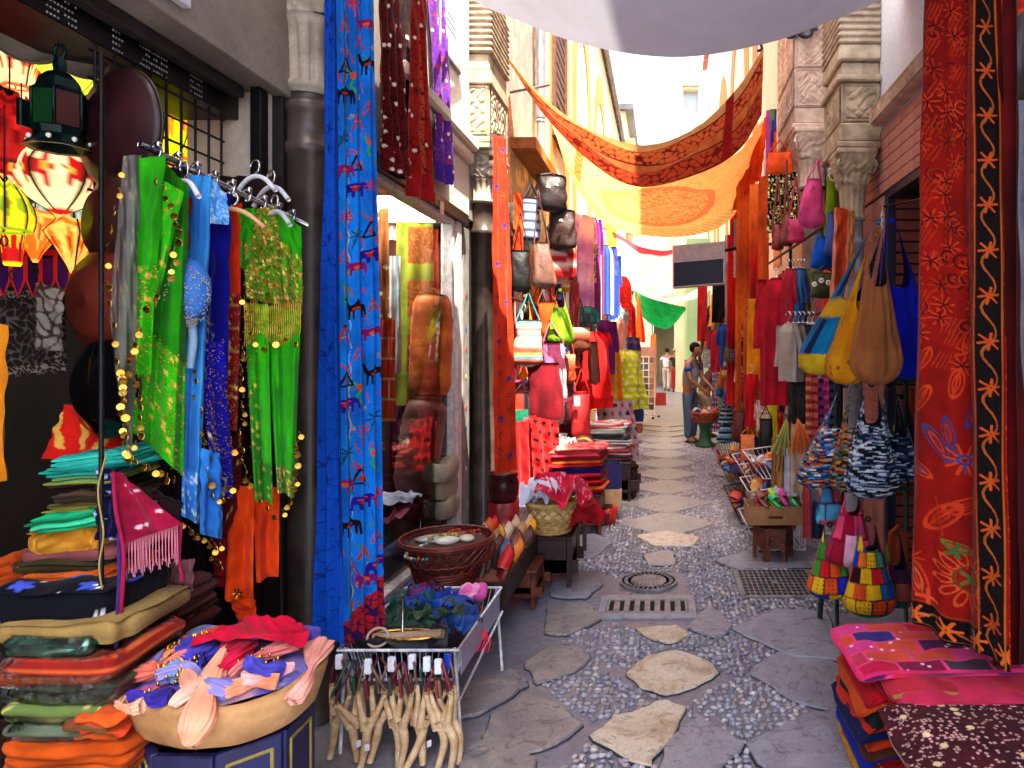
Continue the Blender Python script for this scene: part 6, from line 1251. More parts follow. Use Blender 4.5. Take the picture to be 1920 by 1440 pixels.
for i, (lab, x, y, c) in enumerate([('green and yellow bead string across the red basket', .06, -.02, ('2ca070', 'e0c030', 'e87028')), ('turquoise and orange bead string hanging at the front of the red basket', -.02, -.19, ('28a0a0', 'e87828', 'e8e0d0')), ('red coral bead string in the red basket', .10, .08, ('c82818', 'e04828', '901810'))]):
    th = np.linspace(0, 1, 22); mk('bead_string', msum([ball(bc+np.array([x+.10*math.cos(q*4+i)*(.4+q*.6)-.05, y+.05*math.sin(q*5+i), .235-.07*q*(i == 1)]), .009, 7, 5).col(c[j % 3]) for j, q in enumerate(th)]), PLAS, label=lab, cat='beads', group='bead strings in the red basket')
mk('basket_liner', lathe([(.001, .06), (.17, .06), (.215, .19), (.20, .205), (.001, .21)], 30, bc).col('5c3c34'), CLOTH, label='brown liner cloth filling the red basket under the shells', cat='cloth')
pc = bc+np.array([.06, .02, 0]); mk('clay_pot', lathe([(.001, -.30), (.16, -.30), (.175, -.28), (.20, -.12), (.215, -.06), (.228, -.05), (.232, -.02), (.215, -.006), (.001, -.004)], 36, (pc[0], pc[1], bc[2]+.0)), CLAY, label='upturned terracotta pot carrying the red basket', cat='pot')
# ================================================================== WIRE TRAY, shoes and slingshots
wx0, wx1, wy0, wy1, wz = -1.29, -.815, 2.70, 3.42, .42
wt = thing('wire_tray', 'white wire display tray full of blue and green scarves', 'wire tray', ((wx0+wx1)/2, (wy0+wy1)/2, 0))
rect = lambda z, i=0: [(wx0+i, wy0+i, z), (wx1-i, wy0+i, z), (wx1-i, wy1-i, z), (wx0+i, wy1-i, z)]
for z in (wz, wz-.13): P = rect(z, 0 if z == wz else .03); mk('frame', msum([tube(line(P[q], P[(q+1) % 4]), .006, 7) for q in range(4)]), WIREW, wt)
wl = []
for q in range(4):
    A, B = np.array(rect(wz)[q]), np.array(rect(wz)[(q+1) % 4]); A2, B2 = np.array(rect(wz-.13, .03)[q]), np.array(rect(wz-.13, .03)[(q+1) % 4]); n = int(np.linalg.norm(B-A)/.024)
    for s in range(n+1): mk('wire', tube(line(A+(B-A)*s/n, A2+(B2-A2)*s/n), .0024, 5), WIREW, wt)
mk('tray_floor', bx(wx0+.03, wx1-.03, wy0+.03, wy1-.03, wz-.134, wz-.128).col('26263c'), PLAS, wt, False)
for (x, y) in ((wx0+.02, wy0+.02), (wx1-.02, wy0+.02), (wx1-.02, wy1-.02), (wx0+.02, wy1-.02)): mk('leg', tube([(x, y, wz), (x+(.03 if x > -1 else -.02), y, 0)], .007, 7), WIREW, wt)
mk('lower_bar', tube([(wx1+.005, wy0, .22), (wx1+.005, wy1, .30)], .006, 7), WIREW, wt)
mk('side_panel', bx(wx1-.004, wx1-.001, wy0+.05, wy1-.03, wz-.12, wz-.012).col('9c98b0'), PLAS, wt, False)
hp = lambda X, Y: .05*np.cos((X+1.05)/.3)*np.ones_like(Y)-.01
for i, (lab, x, y, sx, sy, rot, c1, c2) in enumerate([('dark green scarf heaped in the wire tray', -1.16, 3.02, .30, .34, .2, '0c4c34', '082c20'), ('bright blue scarf heaped in the wire tray', -1.06, 3.20, .30, .22, -.2, '0c50b8', '083080'), ('olive green scarf heaped in the wire tray', -1.02, 3.05, .22, .20, .6, '2c5020', '1c3414'),
    ('deep blue scarf at the front right of the wire tray', -.93, 3.02, .22, .26, .3, '0c3c88', '082658'), ('teal scarf at the back left of the wire tray', -1.20, 3.26, .20, .24, .1, '0c5c60', '083c44'), ('purple strap sandals heaped at the back corner of the wire tray', -1.17, 3.34, .16, .14, .4, '7c2c78', '4c1848'), ('black scarf at the near end of the wire tray', -1.05, 2.84, .38, .2, .1, '14141c', '0a0a10')]):
    mk('crumpled_scarf', crumple_mesh((x, y, wz-.10), sx, sy, rot, solid(c1, c2, i), hp, 70+i, .06, .03+.008*(i % 3), 36), SATIN, label=lab, cat='scarf', group='scarves heaped in the wire tray')
for i, (px, py) in enumerate([(868, 1110), (885, 1120), (900, 1128), (880, 1138)]):
    c = at(px, py, 3.3); c[2] = wz+.02; m = ball((0, 0, 0), 1, 14, 8, (.06, .035, .022)); m.V[:, 2] += .02*np.sin(m.V[:, 0]*60); m.rz(i*.8).move(c); mk('hair_bow', m.col(['e868b0', 'f090c0', 'd850a0', 'f4a8cc'][i]), SATIN, label=['pink satin bow at the back right of the wire tray', 'pale pink satin bow beside the darker one in the tray', 'magenta satin bow near the tray corner', 'light pink satin bow in front in the tray'][i], cat='bow', group='pink bows in the wire tray')
hang = at(755, 1148, 2.8); ht = thing('hanger', 'brass hook hanger and loop standing in the near end of the wire tray', 'hanger', (hang[0], 2.8, .42))
mk('hook_stem', tube([hang+np.array([0, 0, .07]), hang, (hang[0], 2.8, .44)], .006, 6), CHROME, ht); th = np.linspace(0, 2*PI, 28, endpoint=False); mk('loop', tube(np.stack([hang[0]+.02+.13*np.cos(th), 2.79+.05*np.sin(th), np.full(28, .445)], 1), .006, 6, True), GOLD, ht)
mk('strap_roll', tube([at(700, 1196, 2.78), at(830, 1188, 2.78)], .018, 9).col('a88c70'), LEATH, label='rolled beige strap lying across the near end of the wire tray', cat='strap'); th = np.linspace(0, 2*PI, 20, endpoint=False); c = at(708, 1195, 2.76); mk('ring', tube(np.stack([c[0]+.042*np.cos(th), c[1]+.02*np.sin(th), c[2]+.03*np.sin(th)], 1), .006, 6, True).col('b8a090'), LEATH, label='beige ring beside the rolled strap in the wire tray', cat='ring')
mk('red_tassel', msum([tube(catmull([at(905, 1180, 3.0), at(912+dx, 1200, 2.98), at(905+dx*1.4, 1222, 2.98)], 4), .003, 5) for dx in (-8, -3, 2, 7)]).col('e02848'), CLOTH, label='red and white bow tied to the side of the wire tray', cat='bow')
YP = [('left', 632, 1395), (0, 655, 1375), (0, 690, 1365), (0, 712, 1392), (0, 738, 1375), (0, 752, 1408), (0, 776, 1378), (0, 800, 1400), (0, 822, 1376), (0, 842, 1366), (0, 668, 1420), (0, 832, 1402)]
STC = ['6c2430', '284c3c', '7c5c48', '5c2028', '8c7460', '701c28', '6a5040', '34443c', '7c2830', '6c5848', '402838', '883038']
SLAB_ = ['dark wine straps, at the tray corner beside the blue hanging', 'green and brown straps beside the corner slingshot', 'tan straps and a white clip, lowest fork pointing left', 'wine straps crossing over its neighbour', 'pale tan straps in the middle of the tray front', 'wine red straps hanging lowest in the middle', 'grey brown straps right of the middle', 'dark green straps, fork turned aside', 'red straps under the double white clip', 'brown straps under the blue clip at the tray corner', 'violet brown straps close to the ground', 'crimson straps nearest to the right tray leg']
for i, (_, px, py) in enumerate(YP):
    r = np.random.RandomState(80+i); Y = 2.66-.02*(i % 3); top = np.array([(px-CX)/FX*Y*.97-.03+r.uniform(-.01, .01), Y, wz-.01]); fk = at(px, py-20, Y); fk[2] = max(fk[2], .20); rot = r.uniform(-.5, .5); yaw = r.uniform(-.9, .9)
    t = thing('slingshot', 'wooden slingshot with '+SLAB_[i], 'slingshot', (fk[0], Y, max(.005, fk[2]-.16)), 'slingshots hanging from the front of the wire tray')
    def frame(p): return (1.35*np.asarray(p, float)@rotm(y=rot, z=0).T)@rotm(z=yaw).T+fk
    F_ = lambda pts, rad: tube(frame(catmull(pts, 6)), np.interp(np.linspace(0, 1, len(catmull(pts, 6))), np.linspace(0, 1, len(rad)), rad)*.86, 10)
    yk = msum([F_([(0, 0, -.145), (.002*i, .003, -.07), (0, 0, -.01)], (.014, .019, .021)), F_([(.004, 0, -.035), (.018, 0, .002), (.030, .002, .04), (.038, 0, .075)], (.020, .017, .012, .009)), F_([(-.004, 0, -.035), (-.016, 0, .0), (-.028, -.002, .038), (-.037, 0, .072)], (.020, .016, .012, .009))]); mk('fork', yk, WOODP, t)
    for s in (-1, 1):
        e = frame((s*.035, 0, .07)); mid = (e+top)/2+np.array([s*.012+r.uniform(-.01, .01), -.01, 0]); mk('strap', ribbon([e-np.array([0, 0, .01]), e+np.array([0, 0, .012]), mid, top+np.array([s*.006, 0, 0])], .010, (0, 1, 0), STC[i]), LEATH, t); mk('binding', tube(line(e-np.array([0, 0, .016]), e+np.array([0, 0, .0])), .0105, 8).col('c8a070'), LEATH, t)
    mk('pouch', ribbon([top+np.array([-.004, -.008, -.06]), top+np.array([0, -.012, -.09]), top+np.array([.004, -.008, -.13])], .022, (0, 1, 0), STC[(i+3) % 12]), LEATH, t)
    if i in (2, 4, 6, 7, 8, 9, 0): mk('clip', bx(-.014, .014, -.010, .010, -.045, .012).rz(r.uniform(-.3, .3)).move(top).col('1c3cb8' if i == 9 else 'e8ecf4'), PLAS, t, False)
    mk('price_label', bx(-.009, .009, -.0195, -.018, -.12, -.095).rz(yaw).move(fk).col('e8e8f0'), PLAS, t, False) if i in (2, 7, 10) else None
# ================================================================== SLIPPER TRAY AND CARVED STOOL
st = thing('display_shelf', 'dark wooden display shelf holding a row of leather slippers', 'shelf', (-1.05, 4.15, 0)); mk('board', bx(-1.24, -.86, 3.70, 4.62, .245, .27), WOODD, st, False); mk('lip', bx(-.872, -.852, 3.68, 4.64, .23, .37), WOODD, st, False); mk('lip', bx(-1.24, -.873, 3.68, 3.70, .23, .36), WOODD, st, False)
for (x, y) in ((-1.2, 3.75), (-1.2, 4.58)): mk('leg', bx(x-.02, x+.02, y-.02, y+.02, 0, .245), WOODD, st, False)
def crate(t, x0, x1, y0, y1, z1, mat, par):
    W_ = .03
    for (x, y) in ((x0, y0), (x1-W_, y0), (x0, y1-W_), (x1-W_, y1-W_)): mk('leg', bx(x, x+W_, y, y+W_, 0, z1-.02), mat, par, False)
    mk('top', bx(x0-.01, x1+.01, y0-.01, y1+.01, z1-.02, z1), mat, par, False)
    for (a, b, c, d) in ((x0+W_, x1-W_, y0+.004, y0+.016), (x0+W_, x1-W_, y1-.016, y1-.004), (x0+.004, x0+.016, y0+W_, y1-W_), (x1-.016, x1-.004, y0+W_, y1-W_)):
        mk('side_panel', msum([bx(a, b, c, d, z1*.55, z1-.021), bx(a, b, c, d, .10, z1*.30)]), mat, par, False)
        n = 4; ln_ = max(b-a, d-c)
        for q in range(n): 
            s = q/n; mk('fretwork', (bx(a+s*(b-a)+.008, a+(s+.55)*(b-a), c+.001, d-.001, z1*.30, z1*.55) if b-a > d-c else bx(a+.001, b-.001, c+s*(d-c)+.008, c+(s+.55)*(d-c), z1*.30, z1*.55)), mat, par, False)
cs_ = thing('carved_stool', 'dark red brown carved stool with fretwork under the slipper shelf', 'stool', (-.98, 4.38, 0)); crate(cs_, -1.10, -.80, 4.24, 4.56, .243, WOODR, cs_)
def slipper(label, c, yaw, lean, c1, c2, L=.25, roll=0, group='pointed leather slippers in rows on the shelf'):
    """backless pointed slipper: sole and an upper over the toe"""
    c = np.asarray(c, float); t = thing('slipper', label, 'slipper', c, group); s = np.linspace(0, 1, 18); wd = np.interp(s, [0, .1, .3, .55, .8, .95, 1], [.018, .032, .036, .034, .040, .020, .003]); z = .006+.03*np.clip((s-.8)/.2, 0, 1)**2; R = rotm(x=lean, y=roll)
    def put(m): m.ax(R); m.rz(yaw); m.move(c); return m
    y = s*L; rg = np.stack([np.stack([-wd, y, z-.008], 1), np.stack([wd, y, z-.008], 1), np.stack([wd*.97, y, z+.002], 1), np.stack([-wd*.97, y, z+.002], 1)], 1); mk('sole', put(loftm(rg)).col(c2), LEATH, t)
    i0 = 8; a = np.linspace(0, PI, 12); hgt = .045*np.interp(s[i0:], [.47, .6, .85, 1], [1, 1, .6, .08]); up = np.stack([-(wd[i0:, None])*np.cos(a)[None], np.repeat(y[i0:, None], 12, 1), z[i0:, None]+hgt[:, None]*np.sin(a)[None]], -1); m = gridm(up); m2 = gridm(up*np.array([.93, 1, .93])+np.array([0, -.002, 0])); mk('upper', put(m).col(c1), LEATH, t); mk('lining', put(m2).col('d8a878'), LEATH, t)
    return t
SLP = [('orange', 'f07818', 'a05018'), ('golden yellow', 'f0a010', 'a06c10'), ('scarlet', 'd01818', '801010'), ('dark brown', '5c2c24', '3c1c14'), ('beige', 'd0a080', '9c7050'), ('brown', '7c4430', '4c2818'), ('cream', 'dcb898', 'a88460'), ('blue grey', '5c6c90', '34405c'), ('tan', 'b88058', '805434'), ('deep orange', 'e85818', '983c10'), ('chestnut', '6c3020', '482014'), ('wine', '8c1820', '581014')]
k = 0
for row, (x, n) in enumerate([(-.925, 9), (-1.04, 8), (-1.14, 7)]):
    for q in range(n):
        nm, c1, c2 = SLP[(q*5+row*3+2) % 12]; y = 3.78+q*.09
        slipper(f'{nm} leather slipper, {["nearest","second","third","fourth","fifth","sixth","seventh","eighth","farthest"][q]} in the {["lane side", "middle", "wall side"][row]} row'+" of the shelf", (x+.02*math.sin(q*3), y, .28+.02*row), -.5+.35*math.sin(q*2.3+row), 1.05+.12*math.sin(q*1.9), c1, c2, .25)
# ================================================================== STRAW BASKET with white cloth and red lace
sc_ = at(1034, 1018, 4.72); sc_[2] = .36
sp = thing('side_table', 'dark wooden low table under the straw basket', 'table', (sc_[0], 4.75, 0)); crate(sp, sc_[0]-.17, sc_[0]+.15, 4.6, 4.95, .355, WOODD, sp)
wicker('straw_basket', 'straw basket with leaf pattern holding white cloth and red lace', sc_, .13, .165, .2, WICKS, nst=14)
mk('basket_lining', lathe([(.001, .02), (.12, .02), (.155, .19), (.001, .195)], 24, sc_).col('e0c080'), CLOTH, label='pale lining inside the straw basket', cat='cloth')
hb = lambda X, Y: .10*np.clip(1-((X-sc_[0])**2+(Y-sc_[1])**2)/.09, -1.2, 1)
mk('crumpled_cloth', crumple_mesh((sc_[0]-.06, sc_[1]-.02, sc_[2]+.17), .30, .30, .6, solid('dfe2f4', 'b8bcd8'), hb, 31, .09, .02, 48), CLOTH, label='crumpled white cloth heaped on the straw basket', cat='cloth')
mk('crumpled_cloth', crumple_mesh((sc_[0]+.08, sc_[1]+.0, sc_[2]+.19), .36, .40, .2, specks(solid('d81c40', 'a01028'), 'f090a0', .16, .014), hb, 33, .08, .04, 48), CLOTH, label='crimson lace shawl slumped over the straw basket', cat='shawl')
mk('crumpled_cloth', crumple_mesh((sc_[0]+.20, sc_[1]+.12, sc_[2]+.02), .30, .40, .1, solid('c01020', '800810'), lambda X, Y: .1*np.clip(1-((X-sc_[0]-.2)**2+(Y-sc_[1]-.1)**2)/.03, -1.8, 1), 35, .06, .04, 40), CLOTH, label='dark red cloth hanging to the right of the straw basket', cat='cloth')
# dark pot and red drum at the foot of the orange hanging
c = at(944, 935, 5.3); mk('clay_jar', lathe([(.001, 0), (.09, 0), (.115, .06), (.12, .15), (.105, .20), (.115, .22), (.11, .235), (.001, .236)], 28, (c[0], c[1], at(944, 942, 5.3)[2])), surf('maroon_glaze', '54181c', '30100f', 8, .3), label='dark maroon jar at the foot of the orange embroidered hanging', cat='jar')
c = at(944, 1010, 5.3); mk('red_drum', lathe([(.001, 0), (.12, 0), (.125, .05), (.12, .42), (.001, .425)], 28, (c[0], c[1], .02)), surf('red_lacquer', 'a01424', '700c18', 6, .35), label='red lacquered drum stand under the maroon jar', cat='stand')
# ================================================================== LEFT STALL beyond the second column
frm = thing('stall_frame', 'black stall frame along the left wall behind the bags', 'frame', (-1.4, 9.5, 0))
for z in (2.75, 2.1, 1.3): mk('rail', tube(line((-1.42, 6.3, z), (-1.05, 15.5, z), 3), .014, 6), IRON, frm)
for q in range(5): mk('upright', tube(line((-1.45+.09*q, 6.35+q*2.25, 0), (-1.45+.09*q, 6.35+q*2.25, 2.9)), .018, 6), IRON, frm)
# dyed cloths lining the back of the stall
BACKC = [('plum', '4c1030'), ('brick red', '8c2418'), ('charcoal', '201c20'), ('ochre', 'b8741c'), ('teal', '186068'), ('burgundy', '5c0c1c'), ('rose', 'c04868'), ('cobalt', '1c3c9c'), ('saffron', 'e08818'), ('lilac', '9860b8'), ('vermilion', 'd83018'), ('sky blue', '4890c8'), ('magenta', 'b01c78'), ('cream', 'd8c8a8'), ('emerald', '107850'), ('coral', 'e85840'), ('indigo', '241c5c'), ('lemon', 'd8c828'), ('scarlet', 'c81018'), ('mauve', '784878'), ('tangerine', 'f07018'), ('navy', '10143c'), ('raspberry', 'a01848'), ('amber', 'e0a020'), ('moss green', '586820'), ('pink', 'e07098'), ('crimson', '9c0c24'), ('violet', '5c2498')]
PATS = [lambda c: solid(c), lambda c: stripes((c, 'd8c8b0', c, '40202c'), .05, 0), lambda c: dots(c, 'e8d8c0', .012, .05), lambda c: scroll(c, 'd0a060', .09, .25, 5), lambda c: border(solid(c), 'c89040', .0, .12)]
PATN = ['plain', 'striped', 'dotted', 'scroll printed', 'gold bordered']
for i, (nm, c) in enumerate(BACKC):
    Y = 6.5+i*.36; X = -1.52+.016*i; k = i % 5; f = PATS[k](c); z1 = 2.72-.25*(i % 3)*.5; z0 = .55+.35*((i*7) % 4)*.4; a = .17
    drape('hanging_scarf', f'{PATN[k]} {nm} cloth hanging along the left stall wall', 'scarf', (X, Y-a, z1), (X+.03, Y+a, z1), (X+.04, Y-a, z0), (X+.08, Y+a, z0), 22, 40, f, folds=((3, .025),), seed=200+i, group='cloths lining the left stall')
# bags
FELT = solid('2a1814', '180c0a')
def btn(t, pts, Y, c='c8a898'):
    for (px, py) in pts:
        p = at(px, py, Y); mk('button', msum([lathe([(.001, 0), (.020, 0), (.022, .006), (.001, .010)], 12).ax(rotm(x=PI/2)).move(p).col(c), lathe([(.001, 0), (.012, 0), (.001, .013)], 10).ax(rotm(x=PI/2)).move(p).col('5c2820')]), PLAS, t)
t = tote('dark brown felt bag with round buttons, topmost in the left stall', 1036, 325, 398, 330, 58, 6.7, FELT, .3, .14, mat=LEATH, seed=1); btn(t, [(1028, 352), (1043, 348)], 6.55)
t = tote('dark brown felt bag with one button below the topmost one', 1054, 392, 470, 396, 56, 6.8, solid('3c2018', '20100c'), -.2, .14, mat=LEATH, seed=2); btn(t, [(1052, 415)], 6.68)
tote('taupe suede shoulder bag with a long strap', 1008, 352, 542, 455, 48, 6.45, solid('80584a', '583a30'), .3, .14, mat=LEATH, seed=3, lean=14, strapw=.05, taper=.6, rnd=2.2)
tote('navy and white striped woven bag behind the taupe strap', 996, 345, 455, 372, 36, 6.75, stripes(('1c2848', '98a4c0'), .022), .5, .12, seed=4)
tote('red striped bag with round buttons in the left stall', 1050, 400, 532, 428, 64, 6.9, stripes(('a81c1c', 'c87060', '901418', 'd0b0a0'), .024, wob=.01), .2, .16, seed=5)
tote('black leather bag low behind the orange hanging', 976, 400, 548, 470, 42, 6.4, solid('14100f', '080606'), .2, .12, mat=LEATH, seed=6)
scarf('orange strap scarf behind the black leather bag', 972, 362, 470, 16, 6.45, solid('e04c18', 'a83010'), folds=((1, .01),))
scarf('grey green cloth behind the strap scarf', 964, 380, 500, 22, 6.6, solid('485448', '303830'), folds=((2, .01),))
t = tote('wide striped canvas tote in turquoise, white and rust', 990, 548, 688, 600, 58, 6.3, stripes(('d8c8b8', '2898a0', 'c86850', 'd8c8b8', '904838', 'e0a060'), .018), .35, .13, seed=7, taper=.8)
tote('orange hobo bag behind the green one', 1020, 535, 668, 565, 42, 6.9, solid('d85818', '983410'), .2, .12, seed=8, lean=12)
hobo('moss green cotton bag hanging askew in the left stall', 1050, 545, 652, 54, 6.7, solid('78a020', '507010'), .1, .18, seed=9, rim=.3)
tote('patchwork bag of pink, plaid and navy panels', 1030, 600, 765, 640, 46, 6.6, patch(('c85880', '282040', 'b8b0a8', '5c2038', 'e8a0b0'), .12, .14, 3), .3, .12, seed=10, lean=14)
tote('burgundy drawstring bag with white trim', 1014, 650, 802, 680, 70, 6.4, lambda x, y, u, v: np.where((v > .93)[..., None], hx('c8b8b0'), solid('78101c', '4c0810')(x, y, u, v)), .2, .2, seed=11, lean=10, rnd=2.2)
tote('green and black pointed bag left of the burgundy one', 978, 720, 800, 735, 30, 6.3, patch(('187858', '14100f', 'c03020'), .1, .16, 4), .3, .1, seed=12)
tote('dark wine leather bag under the patchwork bag', 1062, 700, 795, 715, 34, 7.0, solid('68141c', '400c10'), .2, .12, mat=LEATH, seed=13)
tote('chestnut leather satchel with a flap', 1088, 560, 660, 615, 38, 7.2, solid('7c3820', '502010'), .4, .12, mat=LEATH, flap='8c4428', seed=14)
tote('red brown leather shoulder bag with long straps', 1062, 585, 720, 665, 36, 6.9, solid('b84420', '803014'), .3, .1, mat=LEATH, flap='c04c28', seed=15)
tote('long brown leather cylinder bag hanging at a slant', 1106, 600, 722, 640, 22, 7.6, solid('7c3c24', '502414'), .4, .1, mat=LEATH, seed=16, lean=10)
t = tote('bright red leather pouch with a paper tag', 1090, 690, 822, 735, 38, 7.0, solid('e02c28', 'a81818'), .2, .08, mat=LEATH, seed=17); p = at(1082, 752, 6.9); mk('paper_tag', bx(-.03, .03, -.002, .002, -.05, .05).move(p).col('c8d8e8'), PLAS, t, False)
scarf('deep red leather strap bag hanging left of the red ruffle dress', 1078, 530, 690, 16, 7.2, solid('b01c1c', '780f10'), mat=LEATH, folds=((1, .01),))
scarf('scarlet cloth with black polka dots leaning over the stack', 1020, 785, 900, 46, 6.1, dots('e01c1c', '14080a', .022, .085, 3), folds=((2.5, .03),), lean=8, slant=-.3)
scarf('pinkish red cloth with black polka dots behind the scarlet one', 1000, 780, 900, 34, 6.3, dots('e03848', '18080c', .022, .09, 4), folds=((2, .02),), slant=.2)
scarf('red cloth falling beside the orange embroidered hanging', 978, 790, 930, 44, 6.05, solid('c81c1c', '8c1012'), folds=((3, .03),))
# clothes further up the lane
garment('lilac tie dyed blouse high in the left stall', 1098, 395, 575, 26, 9, lambda x, y, u, v: grad(('b080c8', 'd8b8e0', 'a068b8', 'c898d8'))(x, y, u, (v*2) % 1), .95, .35, seed=1)
garment('purple long shirt beside the lilac blouse', 1114, 400, 600, 20, 9.8, solid('7c1c90', '501060'), .95, .5, seed=2)
garment('black and white print blouse under the lilac one', 1106, 440, 520, 18, 9.3, scroll('201c20', 'c8c0b8', .05, .5), .95, .2, seed=3)
garment('blue striped shirt with white and red bands', 1136, 452, 582, 28, 10.6, lambda x, y, u, v: stripes(('1c3ca0', 'e8e8f0', 'c83028', '1c3ca0', '3858b8'), .05, 0)(x, y, u, v), .95, .45, seed=4)
garment('cobalt long shirt behind the striped one', 1150, 470, 640, 20, 11.3, solid('1c48a8', '143078'), .95, .5, seed=5)
garment('teal embroidered blouse above the purple one', 1102, 565, 640, 26, 8.6, patch(('186c6c', '208080', '105050'), .1, .1, 2), .9, .2, seed=6)
garment('plum purple blouse on a wooden hanger', 1134, 592, 692, 34, 9.2, solid('742078', '4c1450', 3), .8, .42, seed=7, hanger='c89868')
garment('red ruffled flamenco dress in the left stall', 1118, 612, 755, 36, 8.4, dots('e01414', 'c01010', .01, .05), .9, .15, flare=1.3, ruffle=5, seed=8, D=.16, foldd=.16)
garment('yellow orange skirt suit beside the purple blouse', 1150, 640, 765, 22, 9.6, stripes(('e89820', 'e0c040', 'e87020'), .05, 0), .9, 0, flare=1.5, seed=9, ruffle=3)
t = garment('lime yellow polka dot flamenco dress with ruffled hem', 1172, 648, 758, 46, 10.2, dots('c0d018', 'f0e8b0', .022, .09, 5), .75, .1, flare=1.5, ruffle=4, seed=10, D=.26, foldd=.2, neck=.5)
scarf('grey dress with red and blue polka dots hanging near the ground', 1152, 752, 862, 66, 9.0, dots('b8989c', 'c82020', .03, .11, 6, ('c83030', '4c5c88', '202030')), folds=((4, .05),), name='polka_dress', cat='dress', lean=14, grow=.3)
garment('red rose garland dress far along the left stall', 1170, 512, 645, 24, 12.5, dots('d81818', 'f04030', .03, .08), .8, 0, flare=1.0, ruffle=7, seed=11, D=.2, foldd=.25)
garment('red flounced dress behind the rose garland', 1178, 560, 665, 22, 13.5, solid('c81418', '8c0c10'), .8, 0, ruffle=6, seed=12, D=.2, foldd=.25)
garment('violet checked dress hanging beyond the polka dress', 1182, 625, 720, 26, 12.2, plaid(('3c2858', '5c4878', '202038'), .06), .9, .3, flare=1.2, seed=13)
garment('salmon tunic hanging in front of the violet dress', 1160, 590, 660, 20, 11.2, solid('d89078', 'a86858'), .9, .3, seed=14)
garment('grey patterned tunic behind the red roses', 1164, 570, 680, 18, 11.8, scroll('68686c', 'a8b0a8', .06, .4), .9, .3, seed=15)
scarf('white towel cloth hanging beneath the polka dress straps', 1120, 500, 600, 14, 10.1, solid('d8d8dc', 'b0b0b8'), folds=((2, .01),))
scarf('orange gauze cloth lit by the sun over the left stall', 1146, 420, 560, 18, 11.5, solid('f0a040', 'd07820'), folds=((2, .02),))
# ground level goods
G2 = 'folded covers stacked by the left stall'
b = at(1086, 922, 6.0); t = thing('crate', 'wooden crate with red sides under the folded cushion covers', 'crate', (b[0], 6.1, 0)); crate(t, b[0]-.2, b[0]+.2, 5.92, 6.3, b[2]-.005, WOODR, t)
for i, (lab, c) in enumerate([('red', 'b81420'), ('orange', 'e06418'), ('wine', '7c1020'), ('scarlet', 'd01c1c'), ('maroon', '681018'), ('crimson', 'b0102c'), ('violet blue', '3c2488'), ('navy', '1c1c60'), ('deep red', '98141c'), ('tangerine', 'd85018'), ('brick', '9c2c1c'), ('rose red', 'c82840'), ('coral', 'd84838'), ('pink embroidered', 'c83c58')]):
    f = scroll('c03c50', 'e09070', .05, .4, 3) if i == 13 else solid(c); fold('cushion_cover', f'{lab} cushion cover in the neat stack by the left stall', 'cushion cover', (b[0]+.012*math.sin(i*2), 6.1+.012*math.cos(i*3), b[2]+i*.0285), .47, .42, .027, f, -.08+.05*math.sin(i), -.04, 1, 100+i, CLOTH, G2)
b = at(1142, 862, 7.4); t = thing('crate', 'dark chest under the woven blankets by the left stall', 'crate', (b[0], 7.5, 0)); crate(t, b[0]-.24, b[0]+.24, 7.25, 7.7, b[2]-.005, WOODD, t)
for i, (lab, f) in enumerate([('navy and rust woven', stripes(('1c2040', '7c3820', '303048'), .02)), ('red striped woven', stripes(('a83030', 'd8b0a0', '702020'), .02)), ('pink and white woven', stripes(('d88888', 'e8d8d0', 'b86068'), .015)), ('black and white woven', stripes(('242024', 'c8c0b8'), .012)), ('grey chequered', plaid(('545054', 'a8a098', '302c30'), .03)), ('cream', solid('d0c8bc', 'a8a094')), ('white and red topmost', patch(('e0d8d0', 'd84830', 'c8c0b8'), .1, .1, 4))]):
    fold('blanket', f'{lab} blanket folded on the dark chest', 'blanket', (b[0]+.02*math.sin(i*2.2), 7.5, b[2]+i*.058), .48-.02*(i % 3), .40, .056, f, .1*math.sin(i), 0, 2, 120+i, CLOTH, 'woven blankets folded on the dark chest')
c = at(1092, 850, 6.6); m = lathe([(.001, 0), (.10, .004), (.13, .02), (.17, .03), (.172, .036), (.12, .03), (.001, .014)], 36); m.ax(rotm(x=PI/2-.35)).move(c); mk('copper_plate', m, BRASS, label='copper plate leaning behind the folded cushion covers', cat='plate')
c = at(1046, 832, 6.3); m = lathe([(.001, 0), (.05, .02), (.08, .07), (.09, .09), (.085, .09), (.001, .05)], 18, c); mk('metal_bowl', m, SILVER, label='shiny metal bowl glinting on top behind the cushion covers', cat='bowl'); mk('crumpled_cloth', crumple_mesh(at(1052, 842, 6.3), .3, .25, .3, solid('e8e0d0', 'c8bca8'), None, 77, .08, .02), CLOTH, label='cream crumpled cloth under the shiny bowl', cat='cloth')
def openbox(name, label, px, y0, y1, wpx, Y, dp, c1, cin, rot=0, cat='box', mat=None):
    a = at(px, y1, Y); top = at(px, y0, Y)[2]; w2 = wpx/FX*Y/2; h = top-a[2]; t = thing(name, label, cat, (a[0], Y+dp/2, a[2])); cx, cy = a[0], Y+dp/2; T = .008
    pr = [bx(-w2, w2, -dp/2, -dp/2+T, 0, h, .002), bx(-w2, w2, dp/2-T, dp/2, 0, h, .002), bx(-w2, -w2+T, -dp/2+T, dp/2-T, 0, h, .002), bx(w2-T, w2, -dp/2+T, dp/2-T, 0, h, .002)]
    for q in pr: mk('side', q.rz(rot).move((cx, cy, a[2])).col(c1), mat or CARD, t, False)
    mk('bottom', bx(-w2+T, w2-T, -dp/2+T, dp/2-T, .001, .01).rz(rot).move((cx, cy, a[2])).col(cin), mat or CARD, t, False); return t, (cx, cy, a[2], w2, h)
